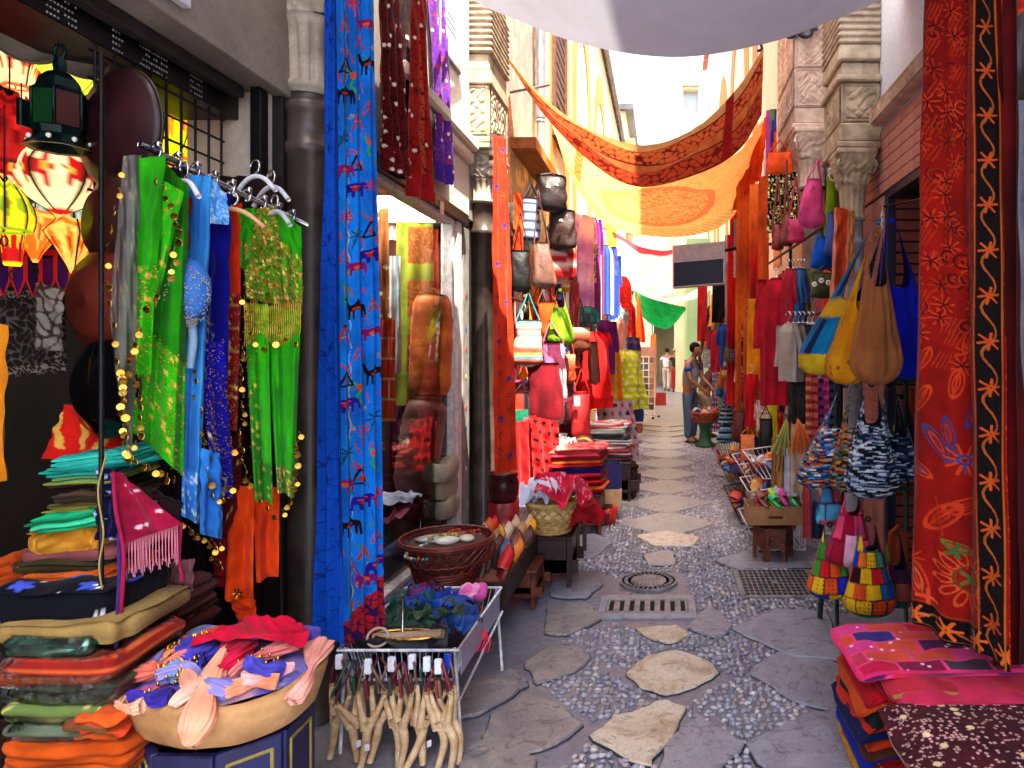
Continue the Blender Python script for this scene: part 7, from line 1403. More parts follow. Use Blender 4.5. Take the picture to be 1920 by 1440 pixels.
openbox('open_box', 'open navy lined cardboard box beside the cushion cover stack', 1140, 872, 918, 42, 6.5, .25, '302c60', '14102c', .2); openbox('open_box', 'cream cardboard box under the navy lined one', 1142, 918, 950, 40, 6.45, .26, 'c8a078', '8c6848', .15)
for i, (y0, y1, c, lab) in enumerate([(950, 978, 'd82818', 'bright red bucket'), (972, 1002, 'a83820', 'terracotta red bucket under the bright red one')]):
    a = at(1138, y1, 6.35); h = at(0, y0, 6.35)[2]-a[2]; a[2] = max(0.002, a[2]); mk('bucket', lathe([(.001, 0), (.085, 0), (.10, h), (.094, h), (.08, .012), (.001, .012)], 4 if i else 20, a).rz(.6, a).col(c), PLAS, label=lab+' at the foot of the left stall', cat='bucket')
c = at(1172, 935, 7.5); c[2] = 0; t = thing('barrel', 'dark wooden barrel chest at the lane edge beyond the cushion covers', 'barrel', c); mk('body', lathe([(.001, 0), (.12, 0), (.145, .15), (.14, .3), (.12, .40), (.001, .41)], 26, c), WOODD, t)
for z in (.07, .2, .33): mk('hoop', lathe([(.150, z), (.153, z+.012), (.150, z+.024)], 26, c, caps=(False, False)), IRON, t)
mk('stool_small', msum([bx(-.9, -.62, 5.25, 5.5, .33, .36), bx(-.89, -.86, 5.26, 5.29, 0, .33), bx(-.66, -.63, 5.26, 5.29, 0, .33), bx(-.89, -.86, 5.46, 5.49, 0, .33), bx(-.66, -.63, 5.46, 5.49, 0, .33), bx(-.885, -.635, 5.265, 5.285, .12, .15)]).rz(-.15, (-.75, 5.4, 0)), surf('grey_wood', '5c584c', '3c3a32', 14, .6), None, False, 'grey wooden step stool between the straw basket and the red buckets', 'stool')
mk('crumpled_cloth', crumple_mesh((-.77, 5.4, .36), .34, .3, .2, stripes(('2c2c20', 'c8b060', '181820'), .05), None, 81, .10, .02), CLOTH, label='black and gold cloth dumped on the grey step stool', cat='cloth')
# postcard rack further on
rk = thing('postcard_rack', 'wire postcard rack on wheels beyond the left stall', 'rack', (at(1212, 780, 16.5)[0], 16.5, 0)); cx, cy = WL[rk.name][:2]
for (dx, dy) in ((-.2, -.15), (.2, -.15), (-.2, .15), (.2, .15)): mk('upright', tube(line((cx+dx, cy+dy, .1), (cx+dx, cy+dy, 1.55)), .014, 6), WIREW, rk)
mk('header', bx(cx-.22, cx+.22, cy-.16, cy-.13, 1.5, 1.72).col('d8a898'), CARD, rk, False)
for q in range(4): 
    a = q*PI/2+.5; mk('foot', tube(line((cx, cy, .09), (cx+.34*math.cos(a), cy+.34*math.sin(a), .05)), .016, 6), WIREW, rk); mk('wheel', ball((cx+.34*math.cos(a), cy+.34*math.sin(a), .032), .032, 8, 6), IRON, rk)
r = np.random.RandomState(9); pcs = None
for i in range(8):
    for j in range(3):
        mk('postcard', bx(cx-.19+j*.13, cx-.08+j*.13, cy-.18, cy-.172, .22+i*.16, .35+i*.16).col(['8c6c58', '6c7c90', 'a89070', '4c5c4c', '9c8478', 'c8a880', '5c4c48'][r.randint(7)]), CARD, rk, False)
for i in range(9): mk('shelf_wire', tube(line((cx-.21, cy-.19, .2+i*.16), (cx+.21, cy-.19, .2+i*.16)), .008, 5), WIREW, rk)
openbox('open_box', 'small brown crate by the lane edge before the postcard rack', 1192, 798, 812, 24, 11.8, .4, '8c4830', '502818'); openbox('open_box', 'dark red chest standing beyond the postcard rack', 1236, 738, 762, 26, 20.5, .5, '8c2c28', '481414')
for i, (px, y0, y1, w_, Y, c, lab) in enumerate([(1224, 640, 745, 12, 20, 'c87838', 'tall ochre board leaning beyond the postcard rack'), (1196, 730, 790, 20, 13.5, '283868', 'blue bundle of cloth on the ground before the postcard rack'), (1190, 700, 730, 22, 13, 'a83828', 'rust cloth bundle above the blue one')]):
    fold('cloth_bundle', lab, 'bundle' if i else 'board', at(px, y1, Y), w_/FX*Y, .2, (y1-y0)/FX*Y, solid(c), 0, 0, 3 if i else 1, 160+i)
# crowd of smaller bags between the larger ones
rr = np.random.RandomState(55)
for i in range(22):
    nm, c = BACKC[(i*5+3) % 28]; left = i < 14; px = rr.uniform(975, 1075) if left else rr.uniform(1345, 1392); Y = 1.36*FX/(CX-px)*rr.uniform(.97, 1.03) if left else rr.uniform(9, 11); Y = min(max(Y, 6.6), 9.8) if left else Y
    y0 = rr.uniform(420, 700) if left else rr.uniform(560, 690); h = rr.uniform(80, 125) if left else rr.uniform(45, 70); w_ = h*rr.uniform(.36, .5)
    f = [solid(c), stripes((c, 'd8c8b0', c, '382028'), .03), patch((c, BACKC[(i+9) % 28][1], BACKC[(i+4) % 28][1]), .08, .08, i)][i % 3]; k = ['plain', 'striped', 'patched'][i % 3]
    (tote if i % 2 else hobo)(*((f'small {k} {nm} bag squeezed between the bigger bags of the {"left" if left else "right"} stall', px, y0, y0+h)+((y0+h*.4, w_, Y, f) if i % 2 else (w_, Y, f))), yaw=rr.uniform(-.3, .6), D=.12, seed=500+i, group='small bags crowding the stalls')
# ================================================================== RED EMBROIDERED HANGINGS, right foreground
def red_paint(x, y, W_, H_):
    C = solid('901006', '700c08', 3)(x, y, x/W_, y/H_); pt = Paint(x, y, C); r = np.random.RandomState(21); O1, O2, DKR = 'b83412', '9c2810', '4c080a'
    xb = W_*.74
    yv = .02; i = 0
    while yv < H_*.60:
        for fx in (.13, .36, .58):
            cx, cy = W_*fx+r.uniform(-.03, .03), yv+r.uniform(-.03, .03); k = r.randint(6)
            if k < 3: pt.flower(cx, cy, .036, 8, O1 if k else O2, .0030, r.rand()); pt.flower(cx, cy, .02, 5, DKR, .0032, r.rand())
            elif k == 3: pt.spiral(cx, cy, .034, DKR, .0042, 1.3, r.rand()*6); pt.spiral(cx+.006, cy, .030, O2, .0024, 1.4, r.rand()*6)
            else:
                for q in range(4): pt.line([(cx-.02+q*.013, cy+.03), (cx+.004+q*.013, cy-.03)], .0026, O2)
        yv += .052; i += 1
    yy = H_*.60
    def leaf(cx, cy, L, a, c1, c2):
        pt.ell(cx, cy, L, L*.36, c1, a, .22); pt.ell(cx, cy, L*.62, L*.18, c2, a, .4); pt.line([(cx-L*math.cos(a), cy-L*math.sin(a)), (cx+L*math.cos(a), cy+L*math.sin(a))], .0024, c1)
    leaf(W_*.18, H_*.60, .05, -1.2, O1, O2); leaf(W_*.56, H_*.56, .055, -1.3, O1, O2); leaf(W_*.46, H_*.625, .06, -1.4, O1, O1); leaf(W_*.16, H_*.66, .06, -1.1, O1, O2)
    leaf(W_*.62, H_*.665, .065, -1.1, '3c2c60', O2); leaf(W_*.30, H_*.72, .07, .9, '2c3460', O1); leaf(W_*.40, H_*.70, .06, 1.4, '2c3460', O2); pt.flower(W_*.52, H_*.735, .055, 10, O1, .004); pt.ell(W_*.52, H_*.735, .02, .02, '2c3468', 0, .4); pt.flower(W_*.52, H_*.735, .05, 5, '303c6c', .003, .3)
    leaf(W_*.12, H_*.765, .06, .5, O1, '304060'); leaf(W_*.55, H_*.80, .075, -.5, O1, O2); leaf(W_*.36, H_*.825, .085, -.9, O1, O2); pt.line([(W_*.30, H_*.80), (W_*.38, H_*.85)], .003, O2)
    for (cx, cy, R_) in ((W_*.58, H_*.905, .078),):
        for q in range(13): a = q*2*PI/13; pt.ell(cx+R_*.98*math.cos(a), cy+R_*.98*math.sin(a), .036, .014, 'c84820', a, .35)
        pt.ell(cx, cy, R_*.62, R_*.62, '5c3c18', 0, .14); pt.flower(cx, cy, R_*.40, 5, '4c7028', .006)
    leaf(W_*.48, H_*.862, .045, .3, '5c6828', O1); pt.flower(W_*.46, H_*.868, .026, 5, '3c6028', .005); leaf(W_*.16, H_*.93, .075, 1.3, O1, 'b05030'); pt.flower(W_*.10, H_*.90, .04, 9, O1, .003); pt.flower(W_*.24, H_*.955, .03, 4, 'd04828', .005)
    for s in (-1, 1):      # vine borders on black, down the side and along the foot
        pass
    side = (x > xb) & (x < xb+.075); C[side] = hx('100808'); foot = y > H_-.085; C[foot] = hx('0c0608')
    ys = np.arange(0, H_, .02); pt.line(np.stack([xb+.037+.020*np.sin(ys*38), ys], 1), .0034, '9c4c1c')
    for q in range(int(H_/.165)): pt.flower(xb+.037, .08+q*.165, .030, 6, 'b84818', .0038, q)
    xs = np.arange(0, xb, .012); pt.line(np.stack([xs, H_-.043+.020*np.sin(xs*38)], 1), .0034, '9c4c1c')
    for q in range(5): pt.flower(.05+q*.098, H_-.043, .034, 6, 'd86020', .0046, q)
    for e in (xb-.006, xb+.080): pt.line([(e, 0), (e, H_)], .0024, 'a06018')
    pt.line([(0, H_-.092), (xb, H_-.092)], .0024, '7c4c14'); pt.line([(0, H_-.008), (xb, H_-.008)], .002, '7c4c14')
    s2 = (x > xb+.09); C[s2] = scroll('8c1008', 'c83c18', .07, .22, 8)(x, y, x, y)[s2]; return C
painted_drape('embroidered_hanging', 'long red hanging embroidered with orange flowers and black vine border', 'hanging', at(1736, -70, 2.66), at(1872, -70, 2.44), at(1698, 1172, 2.64), at(1902, 1246, 2.30), 200, 900, red_paint, folds=((1.6, .03), (3.4, .016)), seed=2, grow=.75, hem=.02)
painted_drape('embroidered_hanging', 'dark red hanging with orange ribbon behind the vine bordered one', 'hanging', at(1846, -70, 2.5), at(1906, -70, 2.32), at(1870, 1250, 2.46), at(1925, 1245, 2.28), 80, 300, lambda x, y, W_, H_: np.where(((x > W_*.45) & (x < W_*.62))[..., None], scroll('a81c0c', 'd8581c', .08, .5, 3)(x, y, x, y), solid('54080a', '300406')(x, y, x/W_, y/H_)), folds=((2.4, .03),), seed=5)
drape('hanging_scarf', 'bright red cloth corner at the upper right beside the grey column', 'scarf', at(1912, -60, 2.5), at(1960, -60, 2.5), at(1906, 32, 2.5), at(1950, 10, 2.5), 16, 16, scroll('d02818', 'e06838', .06, .3, 3), folds=((1, .01),))
mk('hanging_rail', tube(line((.95, 2.7, 3.12), (1.75, 1.9, 3.12), 3), .014, 8), IRON, label='black rail holding the red embroidered hangings', cat='rail')
# ================================================================== COVERS PILED AT THE LOWER RIGHT
def cover(label, x0, x1, y0, y1, z, h, f, rot=0, droop=.05, seed=0, mat=None, dw=.14, group='embroidered covers piled at the lower right', name='cushion_cover', cat='cushion cover'):
    cx, cy = (x0+x1)/2, (y0+y1)/2; m = fold_mesh(x1-x0, y1-y0, h, f, 1, seed, 96, 10, dense=.0035); e = np.clip((-m.V[:, 0]-(x1-x0)/2+dw)/dw, 0, 1); m.V[:, 2] -= droop*e**2; m.V[:, 0] += droop*.35*e**2; m.V[:, 2] += .006*np.sin(m.V[:, 1]*9+seed)*e
    m.rz(rot).move((cx, cy, z)); return mk(name, m, mat or CLOTH, None, True, label, cat, group)
tb = thing('display_table', 'low wooden table under the piled covers at the lower right', 'table', (1.2, 2.3, 0)); mk('top', bx(.86, 1.6, 1.2, 2.95, .02, .06), WOODD, tb, False)
CV = [('golden yellow', 'd8980c'), ('scarlet sequinned', 'c81c10'), ('royal blue', '1428a8'), ('brown', '583020'), ('orange red', 'd83c10'), ('navy', '12184c'), ('vermilion', 'd02c14'), ('bottle green', '10201c'), ('tangerine', 'd04c14'), ('cherry red', 'b80c1c')]
for i, (nm, c) in enumerate(CV):
    f = specks(solid(c), 'e8b050', .06, .012) if i in (1, 4) else solid(c)
    cover(f'{nm} cover with its edge drooping at the left side of the back pile', .70+.018*math.sin(i*2.1), 1.42, 2.42+.015*math.sin(i), 2.88+.02*math.cos(i*1.7), .065+i*.031, .029, f, .03*math.sin(i*1.3), .055+.01*math.sin(i), 300+i)
cover('bright red cover near the top of the back pile', .76, 1.5, 2.36, 2.84, .385, .02, solid('c01020', '900c18'), .03, .02, 320); cover('coral pink cover with gold braid near the top of the back pile', .77, 1.5, 2.33, 2.80, .408, .018, border(solid('d83448', 'b02438'), 'b08040', 0, .06), -.05, .02, 321)
PK = patch(('d01848', 'c03850', '5c1c54', 'e05038', '8c1c44', '38307c', 'e0408c', '7c2038', 'd82838', '443848'), .17, .085, 6, 'f04880', .006)
cover('pink patchwork sequinned cover, topmost of the back pile', .69, 1.34, 2.46, 2.93, .428, .018, border(specks(PK, 'f8e0f0', .035, .018), 'e83070', .03, .04, .025), .02, .03, 322)
cover('hot pink cover peeping out under the patchwork one', .78, 1.5, 2.30, 2.62, .398, .022, solid('e03860', 'c02848', 2), -.03, .02, 323)
for i, (nm, c) in enumerate([('mustard', 'c89018'), ('deep blue', '10249c'), ('dark wine', '401018'), ('rust', '8c3018'), ('plum sequinned', '5c1830'), ('cobalt', '2038b0')]):
    cover(f'{nm} cover in the front pile under the maroon one', .80+.012*math.sin(i*2), 1.6, 1.45, 2.26+.012*math.cos(i), .065+i*.045, .043, specks(solid(c), 'e0b060', .05, .012) if i == 4 else solid(c), .02*math.sin(i), .05, 330+i)
cover('tan cardboard sheet under the maroon sequinned cover', .735, 1.6, 1.40, 2.33, .375, .012, solid('c8903c', 'a87028'), -.01, .0, 340, CARD, name='cardboard_sheet', cat='cardboard')
MAR = lambda x, y, u, v: specks(specks(solid('501420', '38101c', 4), 'd8a8a0', .24, .0125, 2), 'f4d8a8', .05, .030, 7)(x, y, u, v)
cover('maroon cover sprinkled with silver sequins and gold stars, on the front pile', .71, 1.7, 1.35, 2.32, .390, .02, MAR, .012, .02, 341)
r = np.random.RandomState(31); sq = []
for i in range(1500):
    x, y = r.uniform(.73, 1.6), r.uniform(1.5, 2.30); sq.append(lathe([(.0001, .001), (.0028, .0008), (.0030, 0)], 6, (x, y, .4135), caps=(False, False)))
mk('sequin', msum(sq), SILVER, None, label='silver sequins sewn over the maroon cover', cat='sequins', kind='stuff')
# ================================================================== SHOULDER BAGS ON THE BRICK CORNER
hk = at(1655, 398, 3.7); mk('chain_hook', msum([tube(np.stack([hk[0]+.008*np.cos(t_)*(q % 2), np.full(10, hk[1])+.008*np.cos(t_)*((q+1) % 2), hk[2]-.02*q+.014*np.sin(t_)], 1), .003, 5, True) for q in range(5) for t_ in [np.linspace(0, 2*PI, 10, endpoint=False)]]+[tube([hk+np.array([0, 0, .03]), hk+np.array([.35, 0, .1])], .006, 6)]), CHROME, label='small chrome chain hook above the four big shoulder bags', cat='hook')
def teal(x, y, u, v): return np.where((v > .86)[..., None], hx('b89818'), np.where(((v > .50) & (v < .62))[..., None], hx('c09018'), np.where((np.sin(x*24) > .75)[..., None], hx('0c1c3c'), solid('0c70a0', '085078', 2)(x, y, u, v))))
def slant(t, dx):      # lean a bag sideways, the hook end stays
    for o in t.children:
        me = o.data; n = len(me.vertices); co = np.empty(n*3, np.float32); me.vertices.foreach_get('co', co); co = co.reshape(-1, 3); co[:, 0] += dx*np.clip(-co[:, 2], 0, 2); me.vertices.foreach_set('co', co.ravel()); me.update()
    return t
slant(hobo('royal blue shoulder bag, rightmost of the four on the chain hook', 1672, 415, 715, 150, 3.85, solid('1420c0', '0a1088', 2), .1, .22, seed=31, rim=.42, p=4, inner='06083c'), .07)
slant(hobo('teal and mustard patch shoulder bag, leftmost on the chain hook', 1648, 418, 704, 104, 3.72, teal, .15, .2, seed=32, p=5), -.40)
slant(hobo('yellow printed shoulder bag between the teal and tan ones', 1646, 440, 722, 100, 3.62, specks(solid('d89410', 'b87008', 3), '984c10', .10, .03), .1, .2, seed=33, p=5), -.21)
hobo('tan cotton shoulder bag, frontmost on the chain hook', 1643, 440, 723, 98, 3.5, solid('a8683c', '8c5028', 3), .05, .22, seed=34, p=4, rim=.35, folds=12)
SD1 = spacedye(('24304c', '48a0a8', 'c05c28', 'd8c8b8', '301c2c', '2858a0', '884028', '101828'), .0075, .042, 3); SD2 = spacedye(('0c1018', '182038', 'a8b4c4', '101c34', '5c6c88', 'd0d4dc', '0a0c14'), .0075, .05, 4)
slant(hobo('multicoloured space dyed woven bag on the left of the striped pair', 1586, 724, 916, 90, 3.70, SD1, .1, .2, seed=35, nr=150, na=144, p=6, rim=.4), -.30)
slant(hobo('rust and green space dyed woven bag beside the multicoloured one', 1606, 724, 924, 72, 3.62, spacedye(('803c24', '3c5830', 'c8783c', '1c1418', '607c88', '541c1c'), .0075, .042, 5), .1, .2, seed=36, nr=150, na=144, p=6, rim=.4), -.10)
hobo('black and white space dyed woven bag, frontmost of the woven bags', 1634, 722, 936, 104, 3.5, SD2, .05, .24, seed=37, nr=150, na=144, p=5, rim=.34)
slant(hobo('dark blue space dyed woven bag behind the black and white one', 1668, 722, 905, 78, 3.75, spacedye(('0c1430', '384c70', '0a0c18', '98a4b8', '141c3c'), .0075, .042, 6), .2, .18, seed=38, nr=150, na=144, p=6), .12)
slant(hobo('black bag with green and pink flowers at the brick jamb', 1690, 745, 870, 60, 3.9, specks(solid('14121c', '0a0810'), '80a028', .12, .05), .3, .16, seed=39), .1)
scarf('rust orange cloth bag hanging against the dark doorway', 1712, 730, 925, 50, 4.0, solid('b03c10', '80280c'), folds=((2, .03),), lean=8, name='cloth_bag', cat='bag')
PW1 = patch(('b0183c', 'c83058', '98102c', 'd84068', 'a02040'), .10, .12, 3, '6c0c24', .004, '5c0c24'); PW2 = patch(('d84c18', 'c01820', 'e0b018', '1c2ca8', '241014', '8c1c60', '38802c', 'e87820'), .085, .085, 5, '30141c', .003, '4c1c20')
slant(hobo('crimson patchwork shoulder bag with a pale pink panel', 1598, 920, 1062, 92, 3.55, lambda x, y, u, v: np.where(((v > .55) & (np.abs(u-.72) < .05))[..., None], hx('dca0b8'), PW1(x, y, u, v)), .1, .22, seed=40, p=4, rim=.3), -.05)
hobo('small orange and yellow patchwork bag under the crimson one', 1556, 985, 1122, 86, 3.6, PW2, .1, .18, seed=41, p=4, rim=.3)
slant(hobo('large multicolour patchwork bag with blue and yellow squares', 1628, 975, 1156, 100, 3.42, patch(('d84c18', 'e0a818', '1c2cb0', '281014', 'c81c20', '5c1c50', '2c8058', 'e07018', '205090'), .09, .075, 8, '30141c', .003, '4c1c20'), .05, .24, seed=42, p=4, rim=.3), .02)
slant(hobo('dull green and orange patchwork bag at the end of the row', 1672, 980, 1140, 66, 3.6, patch(('984014', '1c4c44', '8c3c30', '5c6820', '3c1c38'), .1, .1, 9, '201014', .003), .1, .2, seed=43, p=4), .1)  # patches in duller colours than the neighbouring bags
tote('orange felt pouch hanging in the doorway behind the patchwork bags', 1684, 985, 1070, 1000, 40, 3.8, solid('a8441c', '742c10'), .1, .06, seed=44)  # felt in a darker orange
tote('blue, yellow and pink panel bag hanging behind the crimson one', 1556, 905, 985, 912, 50, 3.8, patch(('4ca0c0', 'd8a840', 'c04050', '3878a8'), .09, .09, 4), .2, .08, seed=45)
mk('green_post', tube(line(gnd(1537, 1160), at(1546, 1040, 3.72)), .016, 8), surf('green_painted_iron', '0c3c34', '082820', 20, .45), label='dark green post of the stand under the patchwork bags', cat='post')
std = thing('bag_stand', 'dark green metal stand holding the patchwork and woven bags', 'stand', (1.2, 3.8, 0)); GI = surf('green_painted_iron', '0c3c34', '082820', 20, .45)
for (x, y) in ((1.0, 3.95), (1.40, 3.95), (1.40, 3.4)): mk('upright', tube(line((x, y, 0), (x, y, 1.5)), .013, 6), GI, std)
for z in (.88, 1.45): mk('rail', tube([(.95, 3.6, z), (1.40, 3.6, z), (1.40, 3.95, z)], .012, 6), GI, std)
# ================================================================== CORNER ABOVE: pink, green, blue bags
tote('pink cotton bag with embroidered letters hanging by the carved capital', 1534, 300, 428, 336, 56, 5.6, specks(solid('d0487c', 'b03060'), '7c2040', .05, .03), .2, .08, seed=50, lean=-14, taper=.5, rnd=2.0)
tote('lime green cotton bag behind the pink one', 1562, 310, 480, 330, 34, 5.7, solid('98c020', '6c9010'), .2, .06, seed=51, lean=-4, taper=.5, rnd=2)
tote('rainbow striped woven strap bag beside the lime bag', 1588, 345, 600, 352, 15, 5.2, stripes(('403838', 'a84428', '2c4880', 'd8a870'), .03), .2, .05, seed=52)
tote('bright blue cotton bag low beside the grey column', 1538, 440, 506, 446, 52, 5.5, solid('0c50b8', '083888'), .2, .08, seed=53, taper=.4, rnd=2, lean=6)
tote('slate blue cotton bag over the bright blue one', 1562, 395, 482, 400, 36, 5.4, solid('4860a8', '304480'), .2, .08, seed=54, taper=.5, rnd=2)
scarf('orange salmon shoulder bag with a long looped strap', 1580, 390, 570, 34, 5.0, border(solid('e85028', 'c03c18'), 'f09068', 0, 0, .15), folds=((1, .02),), name='cloth_bag', cat='bag', lean=-8)
scarf('peach strap hanging beside the orange salmon bag', 1597, 395, 520, 14, 5.0, stripes(('d89058', 'a86830'), .01, 0), folds=((1, .01),))
t = tote('olive hat shaped bag with white daisies', 1545, 498, 560, 512, 54, 5.3, solid('484c2c', '2c3018'), .2, .12, seed=55, rnd=2.2)
for (px, py) in ((1527, 533), (1540, 526), (1553, 530)):
    p = at(px, py, 5.18); mk('daisy', msum([ball(p+.014*np.array([math.cos(a), 0, math.sin(a)]), .009, 6, 4).col('e8e4e0') for a in np.linspace(0, 2*PI, 6, endpoint=False)]+[ball(p-np.array([0, .004, 0]), .008, 6, 4).col('c08888')]), CLOTH, t)
# ================================================================== RIGHT STALL: clothes rails, shawls
G5 = 'shawls and clothes hanging in the right stall'
frm2 = thing('stall_frame', 'black stall frame along the right wall behind the clothes', 'frame', (1.4, 8.5, 0))
for z in (2.7, 1.95, 1.2): mk('rail', tube(line((1.42, 5.5, z), (1.1, 13.5, z), 3), .014, 6), IRON, frm2)
for q in range(5): mk('upright', tube(line((1.45-.06*q, 5.6+q*1.9, 0), (1.45-.06*q, 5.6+q*1.9, 2.8)), .018, 6), IRON, frm2)
for i, (nm, c) in enumerate([BACKC[j] for j in (2, 10, 6, 8, 3, 16, 18, 26, 20, 5, 12, 4, 23, 1, 7, 22, 0, 24)]):
    Y = 5.75+i*.42; X = 1.54-.018*i; k = (i*2+1) % 5; a = .2
    drape('hanging_scarf', f'{PATN[k]} {nm} cloth lining the right stall wall', 'scarf', (X, Y-a, 2.55-.1*(i % 3)), (X-.03, Y+a, 2.55-.1*(i % 3)), (X-.04, Y-a, .6+.3*(i % 2)), (X-.08, Y+a, .6+.3*(i % 2)), 22, 40, PATS[k](c), folds=((3, .025),), seed=400+i, group='cloths lining the right stall')
OM = lambda a, b: (lambda x, y, u, v: plaid((a, b, a), .22)(x, y, u, v))
scarf('tall burnt orange shawl with brown bands, nearest of the orange row', 1398, 318, 770, 34, 8.6, grad(('c84818', 'd86020', 'a83c14', 'e06c1c', 'c05018', 'b84414')), yaw=-.5, folds=((2.5, .05),))
scarf('red and tangerine shawl beside the burnt orange one', 1380, 395, 745, 22, 9.6, grad(('c01818', '981014', 'e04018', 'd02418')), yaw=-.5, folds=((2, .05),))
scarf('bright orange shawl hanging short above the yellow trousers', 1418, 345, 565, 24, 7.8, grad(('e87020', 'd85818', 'c01c14', '8c1410')), yaw=-.5, folds=((2, .04),))
scarf('yellow orange long skirt hanging below the short orange shawl', 1414, 560, 820, 24, 7.6, solid('e89010', 'c87008'), yaw=-.5, folds=((2.5, .04),), name='skirt', cat='skirt')
scarf('orange cloth with white tag strip beside the coin shawl', 1432, 330, 540, 18, 7.2, solid('d85018', 'a83810'), yaw=-.5, folds=((2, .03),))
scarf('embroidered multicoloured strip at the end of the orange row', 1446, 205, 350, 18, 7.3, lambda x, y, u, v: np.where((u < .4)[..., None], hx('b04080'), patch(('3c8040', 'e05020', '2c3080', 'e8d0c0'), .05, .12, 3)(x, y, u, v)), yaw=-.5, folds=((1, .02),))
drape('hanging_scarf', 'red orange gauze shawl slung down to the right stall', 'scarf', at(1405, 262, 8.9), at(1440, 215, 8.2), at(1376, 400, 9), at(1424, 330, 8.2), 40, 40, solid('e85418', 'c83c10'), THIN, folds=((4, .05),), seed=3)
tote('orange felt bag hanging above the black coin shawl', 1462, 262, 330, 286, 52, 6.75, solid('e8501c', 'b83810'), -.2, .1, seed=47, rnd=2.2)
t, o = costume('coin_shawl', 'black shawl hung with small gold coins beside the grey pink column', 'shawl', [((1440, 318), (1495, 322), (1438, 440), (1496, 425), (6.75, 6.7), specks(scroll('0c0a0c', 'a89040', .08, .16, 3), 'f0e0a0', .2, .02), dict(folds=((3, .02),), n=(40, 50)))], at(1466, 440, 6.7)); coins(t, [(1440, 330), (1452, 345), (1470, 340), (1492, 332)], 6.62, 9, s=1.3); coins(t, [(1440, 395), (1462, 385), (1480, 392), (1494, 380)], 6.62, 9, s=1.3); coins(t, [(1440, 435), (1466, 438), (1492, 425)], 6.62, 8, s=1.3)
tote('maroon suede drawstring bag with long cords', 1475, 300, 462, 400, 30, 6.3, solid('74201c', '4c1410'), .2, .1, mat=LEATH, seed=60, taper=.3, rnd=2)
tote('wine leather bag beside the maroon drawstring bag', 1458, 330, 470, 420, 24, 6.4, solid('8c2418', '581410'), .2, .1, mat=LEATH, seed=61)
t = tote('raspberry pink leather pouch in front of the grey pink column', 1492, 330, 456, 412, 34, 6.2, solid('b82450', '8c1838'), .1, .06, mat=LEATH, flap='c02c58', seed=62)
t = garment('crimson long sleeved tunic with trousers hanging in the right stall', 1456, 508, 746, 58, 6.1, solid('b01024', '800c18', 3), -.15, .62, D=.14, seed=63, hanger='d8a878', foldn=9, foldd=.16)
for i, (px, c, lab, y1) in enumerate([(1478, '98182c', 'dark red shirt squeezed behind the crimson tunic', 640), (1487, '1c6ca8', 'bright blue shirt, third on the right rail', 610), (1494, '384878', 'slate blue shirt on the right rail', 600), (1500, '283058', 'indigo shirt on the right rail', 590), (1506, '6c7838', 'olive shirt, last on the right rail', 570)]):
    garment(lab, px, 490, y1, 14, 6.0, solid(c), -1.15, .3, seed=64+i, group='shirts packed on the right rail', hanger='e8e0e0')
for i, (px, c, lab) in enumerate([(1474, 'b0a090', 'beige knitted jacket'), (1484, '8c8078', 'taupe knitted jacket'), (1493, '343438', 'charcoal knitted jacket'), (1501, '58646c', 'grey knitted jacket'), (1510, 'c0c0d0', 'pale lilac jacket'), (1519, 'dcdce8', 'white jacket')]):
    garment(lab+' on the rail left of the teal shoulder bag', px+4, 590, 698, 24, 4.9+.06*i, solid(c), -1.0, .3, seed=74+i, group='jackets hung in a row on the right', hanger='c8c8cc')
for i, (px, y0, y1, w_, c, lab) in enumerate([(1482, 690, 790, 8, '2c1c18', 'dark brown leather belt, first of the hanging belts'), (1490, 695, 800, 8, '181214', 'black leather belt, second of the hanging belts'), (1499, 690, 790, 8, '3c2420', 'brown leather belt, third of the hanging belts'), (1508, 700, 805, 9, '281818', 'deep brown leather belt, fourth of the hanging belts')]):
    scarf(lab, px, y0, y1, w_, 5.0, solid(c), name='belt', cat='belt', mat=LEATH, folds=((1, .004),), group='belts hanging on the right', yaw=-.4)
for i, (px, y0, y1, w_, c, lab) in enumerate([(1526, 700, 830, 14, ('a02030', 'd86050'), 'red and coral woven sash beside the belts'), (1538, 710, 820, 12, ('38203c', '90407c'), 'violet checked sash by the woven bags'), (1548, 700, 790, 12, ('c02878', 'e060a0'), 'hot pink sash by the woven bags'), (1516, 700, 815, 10, ('b83c24', 'e89868'), 'rust sash beside the belts'), (1560, 712, 800, 10, ('201c28', '485068'), 'dark striped sash behind the woven bags')]):
    scarf(lab, px, y0, y1, w_, 4.7, stripes(c, .03), name='sash', cat='sash', folds=((1, .01),), yaw=-.3)
def fan(label, px, py, n, L, c, Y, spread=.5, rot=0):
    t = thing('strap_bunch', label, 'straps', at(px, py, Y)); p = at(px, py, Y)
    for i in range(n):
        a = rot+(i/(n-1)-.5)*spread; e = p+np.array([math.sin(a)*L, -.03+.02*(i % 2), -math.cos(a)*L]); mk('strap', ribbon([p, (p+e)/2+np.array([0, -.03, 0]), e], .022, (0, 1, 0), c[i % len(c)]), LEATH, t)
fan('bunch of bright orange leather straps spread like a fan', 1496, 785, 9, .24, ('e86018', 'd04c10', 'f07828'), 4.75, .7, .1); fan('bunch of lime green straps beside the orange ones', 1474, 785, 7, .26, ('a0a848', '788030'), 4.9, .5, -.2); fan('bunch of tan leather straps hanging by the cardboard panels', 1466, 812, 6, .3, ('b8844c', '805028'), 5.3, .3, 0)
